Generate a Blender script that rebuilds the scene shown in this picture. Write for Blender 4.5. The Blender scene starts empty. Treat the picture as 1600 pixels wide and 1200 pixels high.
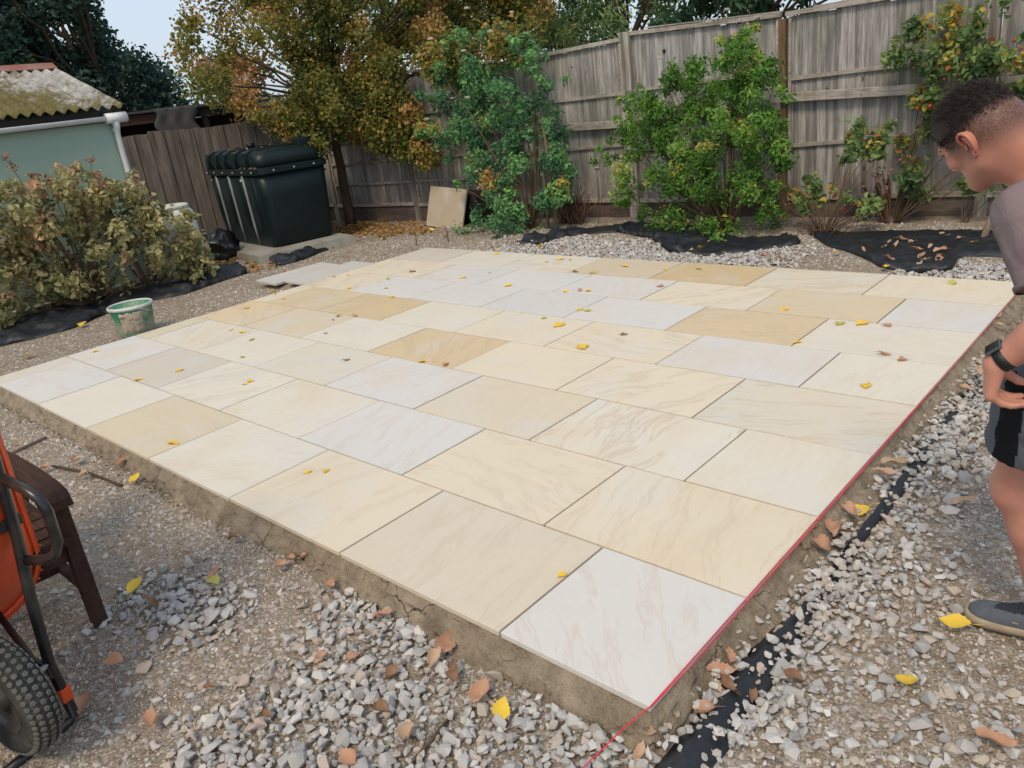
import bpy, bmesh, math, random
import numpy as np
from mathutils import Matrix, Vector, Euler, noise as mnoise
random.seed(7); RNG = np.random.default_rng(11)
scene = bpy.context.scene; COL = scene.collection
CAM_MATRIX = [[0.739888, -0.153122, 0.655072, 1.035327], [0.66203, 0.338714, -0.668572, -1.447638], [-0.119509, 0.928346, 0.351982, 1.796336], [0.0, 0.0, 0.0, 1.0]]
CAM_LENS = 27.4749
HAWTHORN = [(-9.91, 7.54, 4.05, 0.28), (-9.91, 7.06, 5.06, 0.38), (-8.17, 7.24, 4.19, 0.36), (-9.37, 6.07, 3.24, 0.2), (-9.05, 7.19, 4.09, 0.2), (-8.71, 6.41, 3.42, 0.24), (-8.38, 8.43, 3.77, 0.34), (-8.52, 5.48, 1.84, 0.24), (-8.37, 8.22, 2.94, 0.25), (-10.05, 6.17, 1.27, 0.25), (-7.22, 6.41, 2.13, 0.25), (-11.2, 6.1, 2.7, 0.35), (-9.23, 7.79, 3.6, 0.24), (-9.98, 6.22, 2.26, 0.38), (-7.6, 7.98, 4.46, 0.33), (-8.98, 5.77, 2.98, 0.35), (-9.94, 6.08, 3.67, 0.27), (-8.18, 6.37, 1.1, 0.25), (-9.06, 6.36, 4.95, 0.32), (-10.47, 5.98, 3.32, 0.22), (-7.47, 8.19, 3.9, 0.2), (-7.81, 8.5, 3.0, 0.33), (-8.22, 8.68, 3.65, 0.28), (-8.28, 6.36, 2.0, 0.31), (-10.46, 6.01, 4.52, 0.23), (-8.41, 6.33, 1.38, 0.26), (-9.63, 6.24, 2.37, 0.38), (-8.97, 6.31, 2.13, 0.25), (-9.04, 6.97, 5.0, 0.28), (-9.33, 6.26, 1.67, 0.31), (-8.78, 6.2, 2.72, 0.28), (-8.16, 6.35, 3.15, 0.22), (-8.62, 6.38, 2.29, 0.37), (-9.97, 5.9, 3.5, 0.2), (-7.45, 8.23, 4.39, 0.23), (-9.06, 7.85, 3.04, 0.3), (-8.92, 9.77, 4.2, 0.27), (-11.16, 6.27, 4.05, 0.39), (-9.67, 6.45, 4.56, 0.2), (-10.76, 6.0, 3.65, 0.39), (-8.95, 9.53, 4.04, 0.41), (-10.0, 5.91, 2.71, 0.21), (-10.08, 7.35, 3.64, 0.28), (-6.59, 7.54, 3.29, 0.23), (-9.49, 7.25, 3.37, 0.23), (-10.98, 5.5, 3.74, 0.2), (-8.11, 7.39, 4.07, 0.23), (-10.98, 5.07, 3.29, 0.27), (-9.87, 6.79, 3.67, 0.35), (-9.42, 5.78, 3.49, 0.25), (-8.23, 9.23, 2.87, 0.34), (-8.61, 6.36, 1.73, 0.25), (-9.14, 8.71, 3.1, 0.4), (-10.44, 6.08, 3.94, 0.27), (-8.22, 7.49, 4.33, 0.22), (-10.4, 5.41, 1.86, 0.21), (-7.65, 8.86, 4.09, 0.31), (-9.08, 5.58, 2.92, 0.23), (-9.18, 7.74, 4.83, 0.32), (-9.0, 6.3, 2.44, 0.25), (-8.71, 6.84, 4.92, 0.21), (-8.87, 7.3, 4.18, 0.38), (-10.78, 6.62, 2.88, 0.23), (-8.5, 7.52, 2.94, 0.34), (-7.57, 9.17, 3.75, 0.21), (-9.81, 5.77, 3.0, 0.24), (-10.23, 6.18, 4.7, 0.37), (-7.53, 8.51, 3.17, 0.26), (-7.75, 5.88, 3.65, 0.29), (-7.06, 8.13, 4.53, 0.29), (-9.44, 6.27, 2.97, 0.3), (-8.98, 6.91, 4.24, 0.29), (-8.19, 9.4, 4.24, 0.3), (-10.18, 4.9, 2.44, 0.19), (-9.8, 5.81, 3.32, 0.23), (-9.88, 5.72, 4.67, 0.21), (-7.9, 8.2, 3.34, 0.27), (-9.13, 6.74, 4.8, 0.3), (-8.97, 6.9, 2.77, 0.25), (-9.62, 7.06, 4.62, 0.33), (-8.78, 5.68, 3.88, 0.26), (-9.19, 7.36, 2.9, 0.22), (-9.08, 8.27, 3.16, 0.39), (-7.96, 8.1, 2.8, 0.3), (-8.16, 7.19, 4.79, 0.34), (-10.86, 4.98, 2.59, 0.22), (-8.39, 8.78, 4.15, 0.35), (-11.52, 5.85, 3.46, 0.28), (-8.0, 7.97, 3.17, 0.27), (-7.68, 8.19, 4.76, 0.21), (-10.05, 6.76, 3.61, 0.28), (-7.91, 6.94, 2.7, 0.31), (-9.83, 8.73, 3.37, 0.26), (-8.61, 8.78, 3.58, 0.4), (-9.8, 6.13, 4.5, 0.28), (-9.08, 7.51, 3.52, 0.2), (-7.26, 8.37, 3.07, 0.27), (-8.89, 5.42, 3.3, 0.19), (-7.43, 8.43, 4.43, 0.26), (-9.05, 6.34, 2.34, 0.28), (-9.47, 6.68, 3.48, 0.19), (-10.04, 7.29, 3.35, 0.23), (-10.09, 6.24, 2.44, 0.35), (-9.19, 6.26, 1.74, 0.35), (-8.78, 8.09, 4.83, 0.3), (-8.8, 7.34, 4.11, 0.38), (-8.02, 8.24, 4.03, 0.2), (-9.29, 7.27, 2.61, 0.37), (-7.64, 7.78, 3.36, 0.21), (-10.77, 6.23, 3.48, 0.29), (-8.53, 6.3, 1.95, 0.19), (-8.4, 7.2, 3.11, 0.29), (-9.72, 6.31, 4.57, 0.36), (-8.85, 6.25, 1.86, 0.35), (-10.34, 4.63, 2.35, 0.24), (-11.89, 6.04, 2.84, 0.34), (-5.86, 6.52, 2.36, 0.27), (-8.57, 9.94, 3.59, 0.27), (-12.32, 6.81, 3.73, 0.39), (-9.86, 7.03, 2.99, 0.31), (-8.28, 6.9, 3.79, 0.32), (-9.89, 6.23, 3.42, 0.24), (-8.16, 7.5, 2.63, 0.23), (-8.16, 8.45, 2.75, 0.21), (-8.59, 6.06, 3.26, 0.34), (-9.85, 5.87, 4.25, 0.29), (-8.32, 6.07, 2.83, 0.2), (-9.5, 7.67, 2.81, 0.24), (-8.52, 7.22, 5.12, 0.24), (-8.64, 6.35, 1.22, 0.25), (-8.45, 9.59, 3.77, 0.31), (-10.23, 7.09, 3.2, 0.29), (-9.2, 5.85, 3.54, 0.33), (-9.68, 8.99, 3.15, 0.23), (-8.11, 7.16, 4.6, 0.35), (-6.95, 6.5, 2.32, 0.33), (-7.82, 9.1, 3.62, 0.22), (-8.93, 4.92, 2.96, 0.24), (-9.02, 6.33, 1.65, 0.33), (-10.26, 4.49, 2.9, 0.25), (-9.28, 6.26, 1.83, 0.22), (-9.96, 6.93, 2.98, 0.41), (-8.41, 9.08, 3.35, 0.33), (-9.49, 6.23, 2.22, 0.29), (-11.32, 5.59, 2.73, 0.22), (-11.34, 5.4, 3.85, 0.33), (-9.61, 5.76, 4.34, 0.27), (-8.09, 6.24, 3.9, 0.28), (-8.69, 8.19, 4.04, 0.24), (-8.18, 6.06, 4.55, 0.21), (-8.01, 8.12, 4.54, 0.26), (-8.04, 6.59, 4.59, 0.27), (-11.75, 5.19, 2.89, 0.3), (-6.25, 6.54, 2.34, 0.32), (-9.38, 6.41, 3.35, 0.29), (-8.03, 6.91, 3.28, 0.21), (-8.46, 8.34, 3.89, 0.36), (-8.05, 9.49, 4.12, 0.32), (-10.27, 5.12, 2.07, 0.3), (-8.29, 6.32, 1.7, 0.23), (-10.79, 6.43, 3.43, 0.36), (-7.32, 6.42, 2.14, 0.23), (-8.96, 8.24, 2.65, 0.22), (-7.03, 8.61, 2.89, 0.21), (-8.63, 8.83, 3.25, 0.32), (-8.55, 6.29, 2.12, 0.29), (-8.87, 6.71, 5.17, 0.33), (-9.91, 6.23, 2.45, 0.23), (-8.71, 8.35, 2.92, 0.35), (-8.67, 6.37, 2.08, 0.34), (-8.69, 6.92, 5.14, 0.19), (-10.99, 6.2, 4.32, 0.33), (-8.27, 6.36, 2.24, 0.24), (-10.48, 6.11, 4.1, 0.32), (-8.47, 8.15, 4.14, 0.29), (-7.8, 8.75, 3.96, 0.33), (-9.76, 5.95, 2.35, 0.23), (-10.75, 6.33, 3.74, 0.28), (-9.18, 7.81, 2.87, 0.24), (-8.34, 7.55, 3.56, 0.23), (-10.83, 6.66, 4.85, 0.34), (-8.09, 6.33, 2.32, 0.29), (-8.17, 6.36, 1.4, 0.21), (-8.55, 6.13, 1.49, 0.23), (-7.18, 7.36, 4.72, 0.24), (-9.62, 6.11, 1.73, 0.3), (-7.05, 6.41, 2.33, 0.22), (-9.81, 5.98, 4.62, 0.26), (-7.96, 8.4, 3.15, 0.27), (-10.39, 5.69, 4.6, 0.36), (-9.52, 5.24, 4.34, 0.21), (-8.87, 7.46, 2.63, 0.28), (-7.42, 8.28, 3.96, 0.2), (-9.77, 6.79, 4.91, 0.38), (-10.22, 4.74, 3.96, 0.2), (-8.52, 8.71, 4.63, 0.35), (-9.98, 6.0, 3.08, 0.38), (-9.62, 8.78, 3.48, 0.34), (-9.72, 6.28, 3.94, 0.22), (-7.21, 8.45, 2.65, 0.28), (-9.15, 6.83, 5.03, 0.18), (-8.49, 8.09, 4.94, 0.23), (-7.38, 8.48, 3.54, 0.27), (-9.58, 6.14, 4.71, 0.22), (-7.88, 8.62, 2.7, 0.29), (-8.0, 8.23, 3.44, 0.22), (-10.12, 5.67, 4.68, 0.19), (-9.75, 6.27, 2.7, 0.39), (-8.92, 5.83, 3.36, 0.25), (-10.18, 6.96, 3.87, 0.34), (-6.72, 6.46, 2.27, 0.28), (-10.12, 8.17, 3.29, 0.41), (-8.32, 8.01, 3.82, 0.34), (-11.13, 5.66, 2.58, 0.33), (-9.84, 7.75, 5.01, 0.33), (-8.09, 8.29, 3.93, 0.37), (-8.06, 6.74, 3.18, 0.23), (-7.74, 8.27, 4.32, 0.31), (-10.29, 6.81, 2.84, 0.23), (-9.47, 7.8, 2.82, 0.24), (-8.42, 6.35, 2.42, 0.26), (-8.91, 5.65, 2.17, 0.3), (-9.26, 4.97, 2.83, 0.21), (-11.3, 5.54, 2.19, 0.3), (-9.92, 6.1, 2.75, 0.35), (-10.23, 5.98, 2.82, 0.21), (-6.18, 6.51, 2.33, 0.25), (-9.35, 7.06, 3.52, 0.36), (-11.33, 5.72, 3.96, 0.36), (-9.54, 8.74, 4.18, 0.37), (-9.55, 6.84, 4.86, 0.2), (-9.26, 4.07, 2.33, 0.33), (-9.47, 6.36, 3.08, 0.21), (-9.33, 7.14, 4.74, 0.24), (-7.92, 8.87, 2.82, 0.3), (-7.42, 6.43, 2.27, 0.33), (-10.76, 5.52, 3.06, 0.39), (-11.54, 6.12, 2.2, 0.22), (-9.14, 6.83, 4.9, 0.19), (-8.84, 5.27, 1.41, 0.23), (-8.94, 5.64, 4.48, 0.28), (-8.57, 8.02, 3.77, 0.38), (-10.42, 5.51, 4.07, 0.26), (-10.75, 5.55, 2.37, 0.32), (-8.01, 8.82, 2.86, 0.37), (-8.58, 8.27, 4.43, 0.27), (-11.76, 5.69, 2.24, 0.34), (-7.9, 9.02, 3.06, 0.36), (-11.08, 4.94, 3.26, 0.21), (-9.5, 8.44, 3.81, 0.37), (-8.56, 6.3, 1.54, 0.19), (-8.73, 6.29, 1.29, 0.18), (-8.15, 6.32, 1.92, 0.19), (-7.76, 6.38, 0.93, 0.2), (-7.9, 6.4, 1.55, 0.18), (-9.15, 6.34, 1.46, 0.25), (-7.95, 6.39, 1.11, 0.17), (-8.6, 6.27, 1.71, 0.19), (-7.86, 6.42, 1.42, 0.23), (-9.37, 6.29, 1.46, 0.25), (-8.59, 6.37, 1.4, 0.15), (-7.68, 6.36, 1.09, 0.22), (-8.39, 6.35, 1.41, 0.16), (-8.56, 6.38, 1.78, 0.21), (-8.58, 6.29, 1.83, 0.22), (-8.01, 6.38, 1.75, 0.19), (-9.09, 6.3, 1.54, 0.23), (-7.91, 6.36, 1.21, 0.16), (-7.99, 6.41, 1.85, 0.15), (-8.45, 6.34, 1.86, 0.24), (-8.23, 6.34, 1.29, 0.22), (-9.0, 6.35, 1.57, 0.25), (-8.6, 6.39, 1.23, 0.19), (-8.08, 6.43, 1.37, 0.16), (-8.87, 6.33, 1.91, 0.17), (-8.14, 6.38, 1.8, 0.17), (-8.55, 6.32, 1.91, 0.24), (-8.22, 6.36, 1.64, 0.23), (-7.92, 6.37, 1.63, 0.18), (-8.17, 6.35, 1.15, 0.18), (-9.6, 5.34, 1.85, 0.15), (-9.4, 5.56, 1.94, 0.16), (-9.37, 5.86, 1.61, 0.21), (-9.65, 5.78, 2.09, 0.2), (-9.44, 5.37, 1.75, 0.21), (-9.28, 5.41, 1.75, 0.23), (-9.38, 5.57, 1.86, 0.23), (-9.86, 5.16, 1.86, 0.15), (-9.79, 5.44, 1.62, 0.23), (-9.49, 5.38, 1.83, 0.2), (-9.64, 5.82, 1.63, 0.23), (-9.31, 5.5, 1.69, 0.24), (-9.38, 6.0, 1.67, 0.25), (-9.98, 5.54, 1.93, 0.21), (-9.53, 5.82, 1.44, 0.17), (-9.88, 5.6, 1.7, 0.18), (-9.72, 5.67, 1.33, 0.17), (-9.42, 5.53, 2.04, 0.22), (-9.38, 5.73, 1.94, 0.18), (-9.49, 5.47, 1.53, 0.21), (-9.57, 5.43, 1.56, 0.19), (-9.99, 5.38, 1.72, 0.17)]
DARK_TREE = [(-18.94, 6.81, 3.24, 0.56), (-20.66, 5.46, 5.17, 0.66), (-16.91, 5.44, 4.37, 0.49), (-16.14, 1.44, 5.31, 0.49), (-18.95, 7.12, 3.27, 0.48), (-18.61, 3.62, 4.39, 0.36), (-20.31, 3.53, 4.03, 0.67), (-19.14, 6.67, 4.95, 0.7), (-18.64, 4.49, 4.54, 0.37), (-20.1, 8.05, 2.56, 0.52), (-17.35, 3.06, 4.92, 0.36), (-18.11, 2.68, 6.63, 0.45), (-19.02, 1.72, 2.41, 0.4), (-16.44, 1.68, 4.5, 0.51), (-20.85, 5.02, 5.65, 0.43), (-18.32, 4.65, 3.79, 0.63), (-16.95, 2.41, 3.12, 0.52), (-17.68, 6.32, 3.51, 0.71), (-19.77, 3.92, 4.94, 0.52), (-17.25, 5.99, 2.93, 0.41), (-17.81, 2.71, 4.21, 0.55), (-17.39, 3.8, 4.32, 0.55), (-18.22, 2.96, 5.43, 0.52), (-15.47, 3.95, 4.87, 0.32), (-15.62, 5.06, 6.36, 0.46), (-17.42, 3.08, 4.21, 0.38), (-15.87, 2.06, 5.88, 0.39), (-18.71, 4.94, 5.13, 0.64), (-17.81, 6.18, 5.53, 0.64), (-17.75, 5.94, 5.74, 0.67), (-17.36, 4.78, 3.72, 0.47), (-18.77, 5.65, 4.45, 0.4), (-19.03, 6.02, 5.19, 0.58), (-16.57, 5.6, 5.94, 0.6), (-17.84, 5.65, 6.0, 0.47), (-18.8, 3.87, 6.4, 0.56), (-20.13, 3.76, 2.53, 0.53), (-17.46, 3.47, 6.92, 0.33), (-19.55, 2.41, 3.56, 0.53), (-18.15, 5.8, 5.61, 0.66), (-20.03, 4.21, 3.76, 0.43), (-19.87, 2.85, 4.32, 0.53), (-19.58, 2.9, 4.83, 0.4), (-19.15, 6.88, 4.14, 0.51), (-18.25, 4.35, 4.82, 0.5), (-17.2, 6.12, 4.99, 0.4), (-20.26, 4.04, 6.15, 0.56), (-19.87, 2.08, 2.75, 0.64), (-20.09, 3.83, 3.87, 0.52), (-19.63, 5.43, 6.55, 0.6), (-18.64, 5.21, 4.93, 0.4), (-17.56, 2.32, 5.76, 0.37), (-19.4, 5.01, 5.79, 0.51), (-17.56, 5.31, 3.26, 0.62), (-19.03, 5.25, 3.95, 0.48), (-16.94, 3.23, 6.21, 0.31), (-21.58, 2.74, 2.43, 0.5), (-18.67, 2.28, 2.95, 0.51), (-17.46, 5.89, 7.18, 0.46), (-19.94, 7.18, 2.48, 0.69), (-19.06, 5.8, 6.02, 0.53), (-18.94, 2.98, 2.91, 0.42), (-17.78, 5.92, 5.97, 0.59), (-16.74, 3.34, 4.69, 0.52), (-16.5, 2.55, 3.04, 0.44), (-20.07, 4.71, 4.42, 0.42), (-19.15, 8.1, 3.05, 0.45), (-16.64, 4.11, 3.73, 0.61), (-18.03, 2.26, 3.68, 0.43), (-21.31, 4.27, 3.56, 0.57), (-18.23, 6.41, 3.73, 0.41), (-18.45, 6.31, 6.54, 0.39), (-19.17, 2.48, 4.91, 0.49), (-18.11, 6.39, 5.24, 0.41), (-18.41, 3.3, 3.32, 0.6), (-18.21, 4.13, 5.04, 0.59), (-17.29, 2.3, 4.24, 0.55), (-17.92, 6.27, 4.46, 0.51), (-18.31, 4.97, 5.38, 0.53), (-19.53, 3.46, 5.55, 0.57), (-15.68, 3.73, 7.03, 0.3), (-18.5, 2.95, 5.88, 0.53), (-18.93, 2.77, 4.7, 0.46), (-19.99, 4.6, 3.1, 0.72), (-18.1, 2.14, 5.29, 0.53), (-17.17, 2.27, 4.7, 0.57), (-18.51, 5.71, 3.48, 0.59), (-17.33, 3.6, 4.45, 0.41), (-16.5, 4.32, 3.21, 0.39), (-18.89, 2.39, 3.14, 0.49), (-17.88, 4.62, 4.69, 0.45), (-18.12, 4.13, 3.62, 0.39), (-18.66, 2.95, 6.42, 0.36), (-17.27, 1.54, 3.54, 0.57), (-17.28, 4.94, 3.31, 0.58), (-16.6, 6.11, 7.19, 0.51), (-18.88, 3.33, 3.49, 0.5), (-22.02, 3.19, 3.09, 0.5), (-18.33, 5.2, 3.95, 0.5), (-19.01, 5.96, 7.18, 0.52), (-17.98, 2.51, 5.95, 0.53), (-17.4, 6.72, 2.09, 0.47), (-16.4, 6.91, 2.43, 0.66), (-20.66, 3.88, 5.41, 0.54), (-17.64, 2.83, 5.7, 0.51), (-17.41, 3.08, 5.12, 0.41), (-16.63, 4.88, 6.5, 0.56), (-20.22, 2.9, 3.34, 0.45), (-20.61, 4.06, 6.83, 0.52), (-18.98, 3.83, 3.31, 0.6), (-17.09, 6.15, 5.87, 0.62), (-15.43, 4.74, 2.56, 0.55), (-17.98, 3.34, 5.74, 0.53), (-18.28, 6.67, 5.6, 0.43), (-19.99, 4.37, 4.64, 0.68), (-15.41, 3.17, 4.18, 0.46), (-17.0, 4.11, 4.07, 0.52), (-18.38, 6.58, 6.21, 0.5), (-19.18, 8.01, 2.59, 0.71), (-18.5, 3.49, 6.63, 0.55), (-17.8, 3.73, 6.48, 0.38), (-16.46, 3.04, 5.12, 0.37), (-16.48, 4.81, 6.24, 0.49), (-17.93, 5.66, 7.3, 0.44), (-16.22, 6.4, 2.98, 0.46), (-16.95, 4.75, 4.14, 0.39), (-18.98, 5.09, 4.84, 0.51), (-19.67, 7.93, 3.12, 0.67), (-19.17, 2.75, 3.81, 0.56), (-19.03, 5.38, 4.39, 0.55)]
FAR_TREE = [(-17.68, 9.63, 2.02, 0.26), (-17.36, 9.98, 2.94, 0.31), (-17.84, 9.11, 2.26, 0.2), (-16.26, 8.58, 2.33, 0.29), (-17.85, 8.85, 3.06, 0.3), (-16.04, 9.13, 2.23, 0.22), (-17.28, 9.38, 2.47, 0.28), (-17.49, 8.83, 2.94, 0.19), (-16.97, 9.56, 2.63, 0.25), (-18.09, 10.32, 2.17, 0.21), (-17.64, 9.0, 2.11, 0.29), (-17.62, 9.0, 2.88, 0.25), (-17.7, 9.08, 3.01, 0.29), (-17.86, 10.1, 2.28, 0.26), (-16.89, 9.3, 2.99, 0.23), (-17.87, 9.67, 2.22, 0.25), (-16.93, 9.97, 2.19, 0.3), (-16.92, 8.36, 2.62, 0.24), (-16.83, 9.4, 2.41, 0.21), (-18.12, 10.47, 2.0, 0.28), (-17.19, 10.17, 2.05, 0.27), (-17.04, 8.37, 3.24, 0.29), (-15.98, 7.64, 2.32, 0.26), (-16.95, 9.3, 2.2, 0.29), (-16.56, 8.9, 3.14, 0.29), (-16.47, 8.44, 3.15, 0.28)]
ASH_TREE = [(-7.57, 9.91, 3.22, 0.22), (-6.8, 9.38, 2.73, 0.26), (-8.02, 9.84, 2.57, 0.31), (-6.28, 10.15, 2.65, 0.3), (-6.52, 9.84, 3.53, 0.24), (-7.28, 9.68, 3.13, 0.34), (-6.46, 11.17, 3.3, 0.22), (-7.13, 10.44, 2.63, 0.28), (-6.3, 9.18, 3.23, 0.24), (-6.28, 10.52, 2.9, 0.33), (-7.06, 10.26, 2.72, 0.23), (-6.68, 9.05, 3.92, 0.31), (-7.79, 10.17, 2.67, 0.28), (-7.89, 10.72, 2.37, 0.38), (-7.42, 9.49, 3.06, 0.31), (-8.11, 8.69, 2.89, 0.29), (-7.91, 10.4, 3.64, 0.35), (-6.21, 9.2, 3.89, 0.23), (-6.43, 10.33, 2.79, 0.29), (-7.01, 9.33, 3.5, 0.28), (-7.2, 9.99, 2.86, 0.32), (-7.68, 8.92, 2.44, 0.26), (-5.83, 9.77, 2.63, 0.21), (-6.99, 8.85, 3.88, 0.21), (-7.5, 9.55, 2.41, 0.21), (-5.65, 9.81, 2.89, 0.28), (-6.14, 9.28, 3.57, 0.19), (-5.88, 9.78, 3.41, 0.2), (-6.27, 9.34, 3.49, 0.27), (-6.41, 8.31, 3.7, 0.19), (-5.96, 10.11, 3.05, 0.28), (-7.7, 10.44, 3.76, 0.3), (-7.96, 9.08, 3.44, 0.34), (-6.73, 9.05, 3.59, 0.27), (-6.17, 10.24, 2.97, 0.21), (-5.55, 9.19, 3.47, 0.22), (-7.89, 9.22, 3.25, 0.25), (-6.14, 8.96, 2.51, 0.32), (-7.05, 10.56, 3.08, 0.33), (-7.09, 9.76, 3.62, 0.23), (-7.37, 10.2, 3.54, 0.3), (-7.85, 10.59, 2.87, 0.32), (-5.76, 10.24, 3.3, 0.31), (-6.34, 8.97, 3.6, 0.19), (-7.32, 9.4, 2.52, 0.22), (-6.14, 10.2, 3.66, 0.28), (-5.56, 9.51, 3.31, 0.24), (-5.59, 9.33, 2.98, 0.22), (-5.85, 10.0, 2.41, 0.27), (-6.77, 10.07, 3.17, 0.22), (-6.57, 9.3, 3.38, 0.24), (-6.5, 9.92, 3.14, 0.23), (-8.14, 10.7, 2.76, 0.36), (-6.65, 11.62, 2.5, 0.37), (-5.79, 10.32, 3.54, 0.25), (-6.71, 9.27, 2.41, 0.29), (-5.72, 9.24, 2.97, 0.24), (-6.63, 9.37, 2.73, 0.25), (-7.93, 9.59, 2.66, 0.35), (-7.88, 10.03, 2.76, 0.22)]
LAUREL = [(-3.41, 9.08, 3.15, 0.27), (-3.82, 8.17, 2.49, 0.27), (-2.84, 8.13, 2.67, 0.25), (-2.61, 8.6, 3.0, 0.21), (-4.17, 9.4, 2.81, 0.19), (-2.65, 9.6, 3.18, 0.24), (-4.26, 8.22, 3.01, 0.23), (-3.87, 9.34, 3.29, 0.18), (-4.77, 9.59, 2.71, 0.18), (-3.61, 8.43, 2.55, 0.21), (-4.92, 8.29, 2.27, 0.28), (-3.63, 8.9, 2.63, 0.2), (-3.2, 8.7, 3.3, 0.24), (-4.28, 9.21, 2.62, 0.28), (-3.99, 8.79, 3.31, 0.2), (-3.01, 9.44, 3.21, 0.16), (-4.57, 9.46, 2.81, 0.29), (-4.88, 9.49, 2.61, 0.28), (-5.16, 9.63, 2.6, 0.32), (-3.8, 8.6, 2.4, 0.16), (-2.86, 9.5, 2.48, 0.25), (-5.29, 8.97, 2.32, 0.28), (-3.44, 9.23, 2.36, 0.2), (-4.02, 8.82, 2.8, 0.2), (-4.35, 7.84, 3.33, 0.25), (-3.78, 9.21, 2.8, 0.22), (-4.66, 8.4, 3.48, 0.28), (-3.18, 9.15, 3.22, 0.23), (-2.76, 9.14, 2.84, 0.22), (-4.97, 9.16, 3.24, 0.18), (-3.44, 9.13, 3.33, 0.19), (-3.96, 9.87, 2.92, 0.24), (-3.16, 8.65, 2.64, 0.24), (-2.95, 8.67, 2.61, 0.16), (-3.73, 8.83, 2.34, 0.23), (-5.06, 8.84, 2.78, 0.2), (-4.71, 9.02, 2.81, 0.22), (-3.92, 8.79, 3.02, 0.24), (-3.03, 9.85, 2.48, 0.29), (-4.3, 8.66, 3.12, 0.28), (-4.23, 7.7, 3.48, 0.21), (-4.4, 8.99, 2.52, 0.2), (-4.44, 9.61, 2.35, 0.25), (-2.92, 9.15, 2.98, 0.19), (-2.57, 9.14, 2.5, 0.16), (-2.94, 8.57, 3.29, 0.15), (-4.56, 8.82, 3.31, 0.21), (-4.67, 8.33, 3.23, 0.28), (-3.79, 8.35, 3.1, 0.22), (-4.66, 9.55, 2.91, 0.29), (-4.45, 8.63, 2.9, 0.18), (-4.42, 8.71, 3.6, 0.23), (-3.4, 9.01, 2.82, 0.24), (-2.61, 9.17, 2.89, 0.24), (-4.81, 9.12, 3.21, 0.24), (-4.44, 9.12, 3.29, 0.24), (-4.73, 8.53, 2.33, 0.25), (-4.18, 8.52, 3.28, 0.2), (-2.72, 9.68, 2.49, 0.18), (-4.03, 8.71, 3.39, 0.28)]
BACK_TREE = [(-12.05, 11.78, 3.53, 0.56), (-12.32, 11.11, 4.1, 0.47), (-13.79, 11.65, 3.58, 0.61), (-13.63, 12.34, 5.43, 0.44), (-14.73, 11.26, 3.97, 0.43), (-11.15, 11.98, 3.45, 0.39), (-12.03, 12.18, 4.71, 0.47), (-11.73, 12.27, 5.18, 0.57), (-12.63, 11.64, 5.12, 0.53), (-12.29, 12.43, 3.89, 0.43), (-10.14, 9.67, 2.64, 0.52), (-11.89, 12.11, 3.85, 0.4), (-14.89, 11.2, 3.08, 0.45), (-10.42, 11.03, 4.44, 0.53), (-12.35, 10.51, 5.21, 0.36), (-11.48, 11.73, 3.95, 0.46), (-10.4, 12.12, 4.85, 0.36), (-10.56, 11.48, 4.17, 0.35), (-11.44, 11.4, 4.67, 0.53), (-14.31, 11.9, 5.06, 0.59), (-14.44, 11.74, 3.57, 0.54), (-13.4, 11.31, 4.68, 0.44), (-10.79, 12.08, 3.6, 0.44), (-11.54, 11.69, 3.35, 0.4), (-12.92, 12.8, 3.17, 0.58), (-10.57, 10.99, 3.83, 0.38), (-11.69, 10.66, 2.7, 0.53), (-12.66, 11.79, 3.88, 0.51), (-15.06, 12.22, 2.74, 0.63), (-14.15, 12.4, 4.36, 0.5), (-13.08, 12.01, 2.59, 0.46), (-11.97, 12.5, 4.49, 0.48), (-9.23, 10.57, 3.34, 0.34), (-12.63, 11.35, 3.42, 0.51), (-9.87, 10.91, 2.74, 0.44), (-13.5, 12.61, 2.9, 0.61), (-9.58, 11.37, 4.12, 0.49), (-13.5, 11.49, 3.36, 0.42), (-11.11, 10.95, 5.16, 0.39), (-9.26, 12.45, 4.0, 0.38), (-10.56, 13.34, 2.53, 0.59), (-10.58, 10.61, 2.91, 0.45), (-9.57, 10.27, 3.52, 0.43), (-12.9, 11.98, 2.94, 0.62), (-13.5, 10.01, 3.97, 0.5), (-12.55, 10.56, 4.68, 0.41), (-9.3, 11.95, 4.6, 0.35), (-9.59, 9.51, 4.76, 0.37), (-14.57, 11.34, 3.18, 0.49), (-13.93, 11.31, 3.28, 0.51), (-9.59, 11.39, 2.45, 0.36), (-10.84, 9.79, 2.76, 0.51), (-9.35, 12.19, 3.64, 0.46), (-11.72, 11.96, 4.29, 0.42), (-10.6, 11.77, 3.14, 0.42), (-9.53, 10.56, 3.88, 0.45), (-9.36, 11.45, 3.04, 0.35), (-12.04, 10.18, 5.17, 0.5), (-12.76, 11.08, 2.7, 0.49), (-11.91, 10.65, 3.12, 0.52)]
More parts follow.
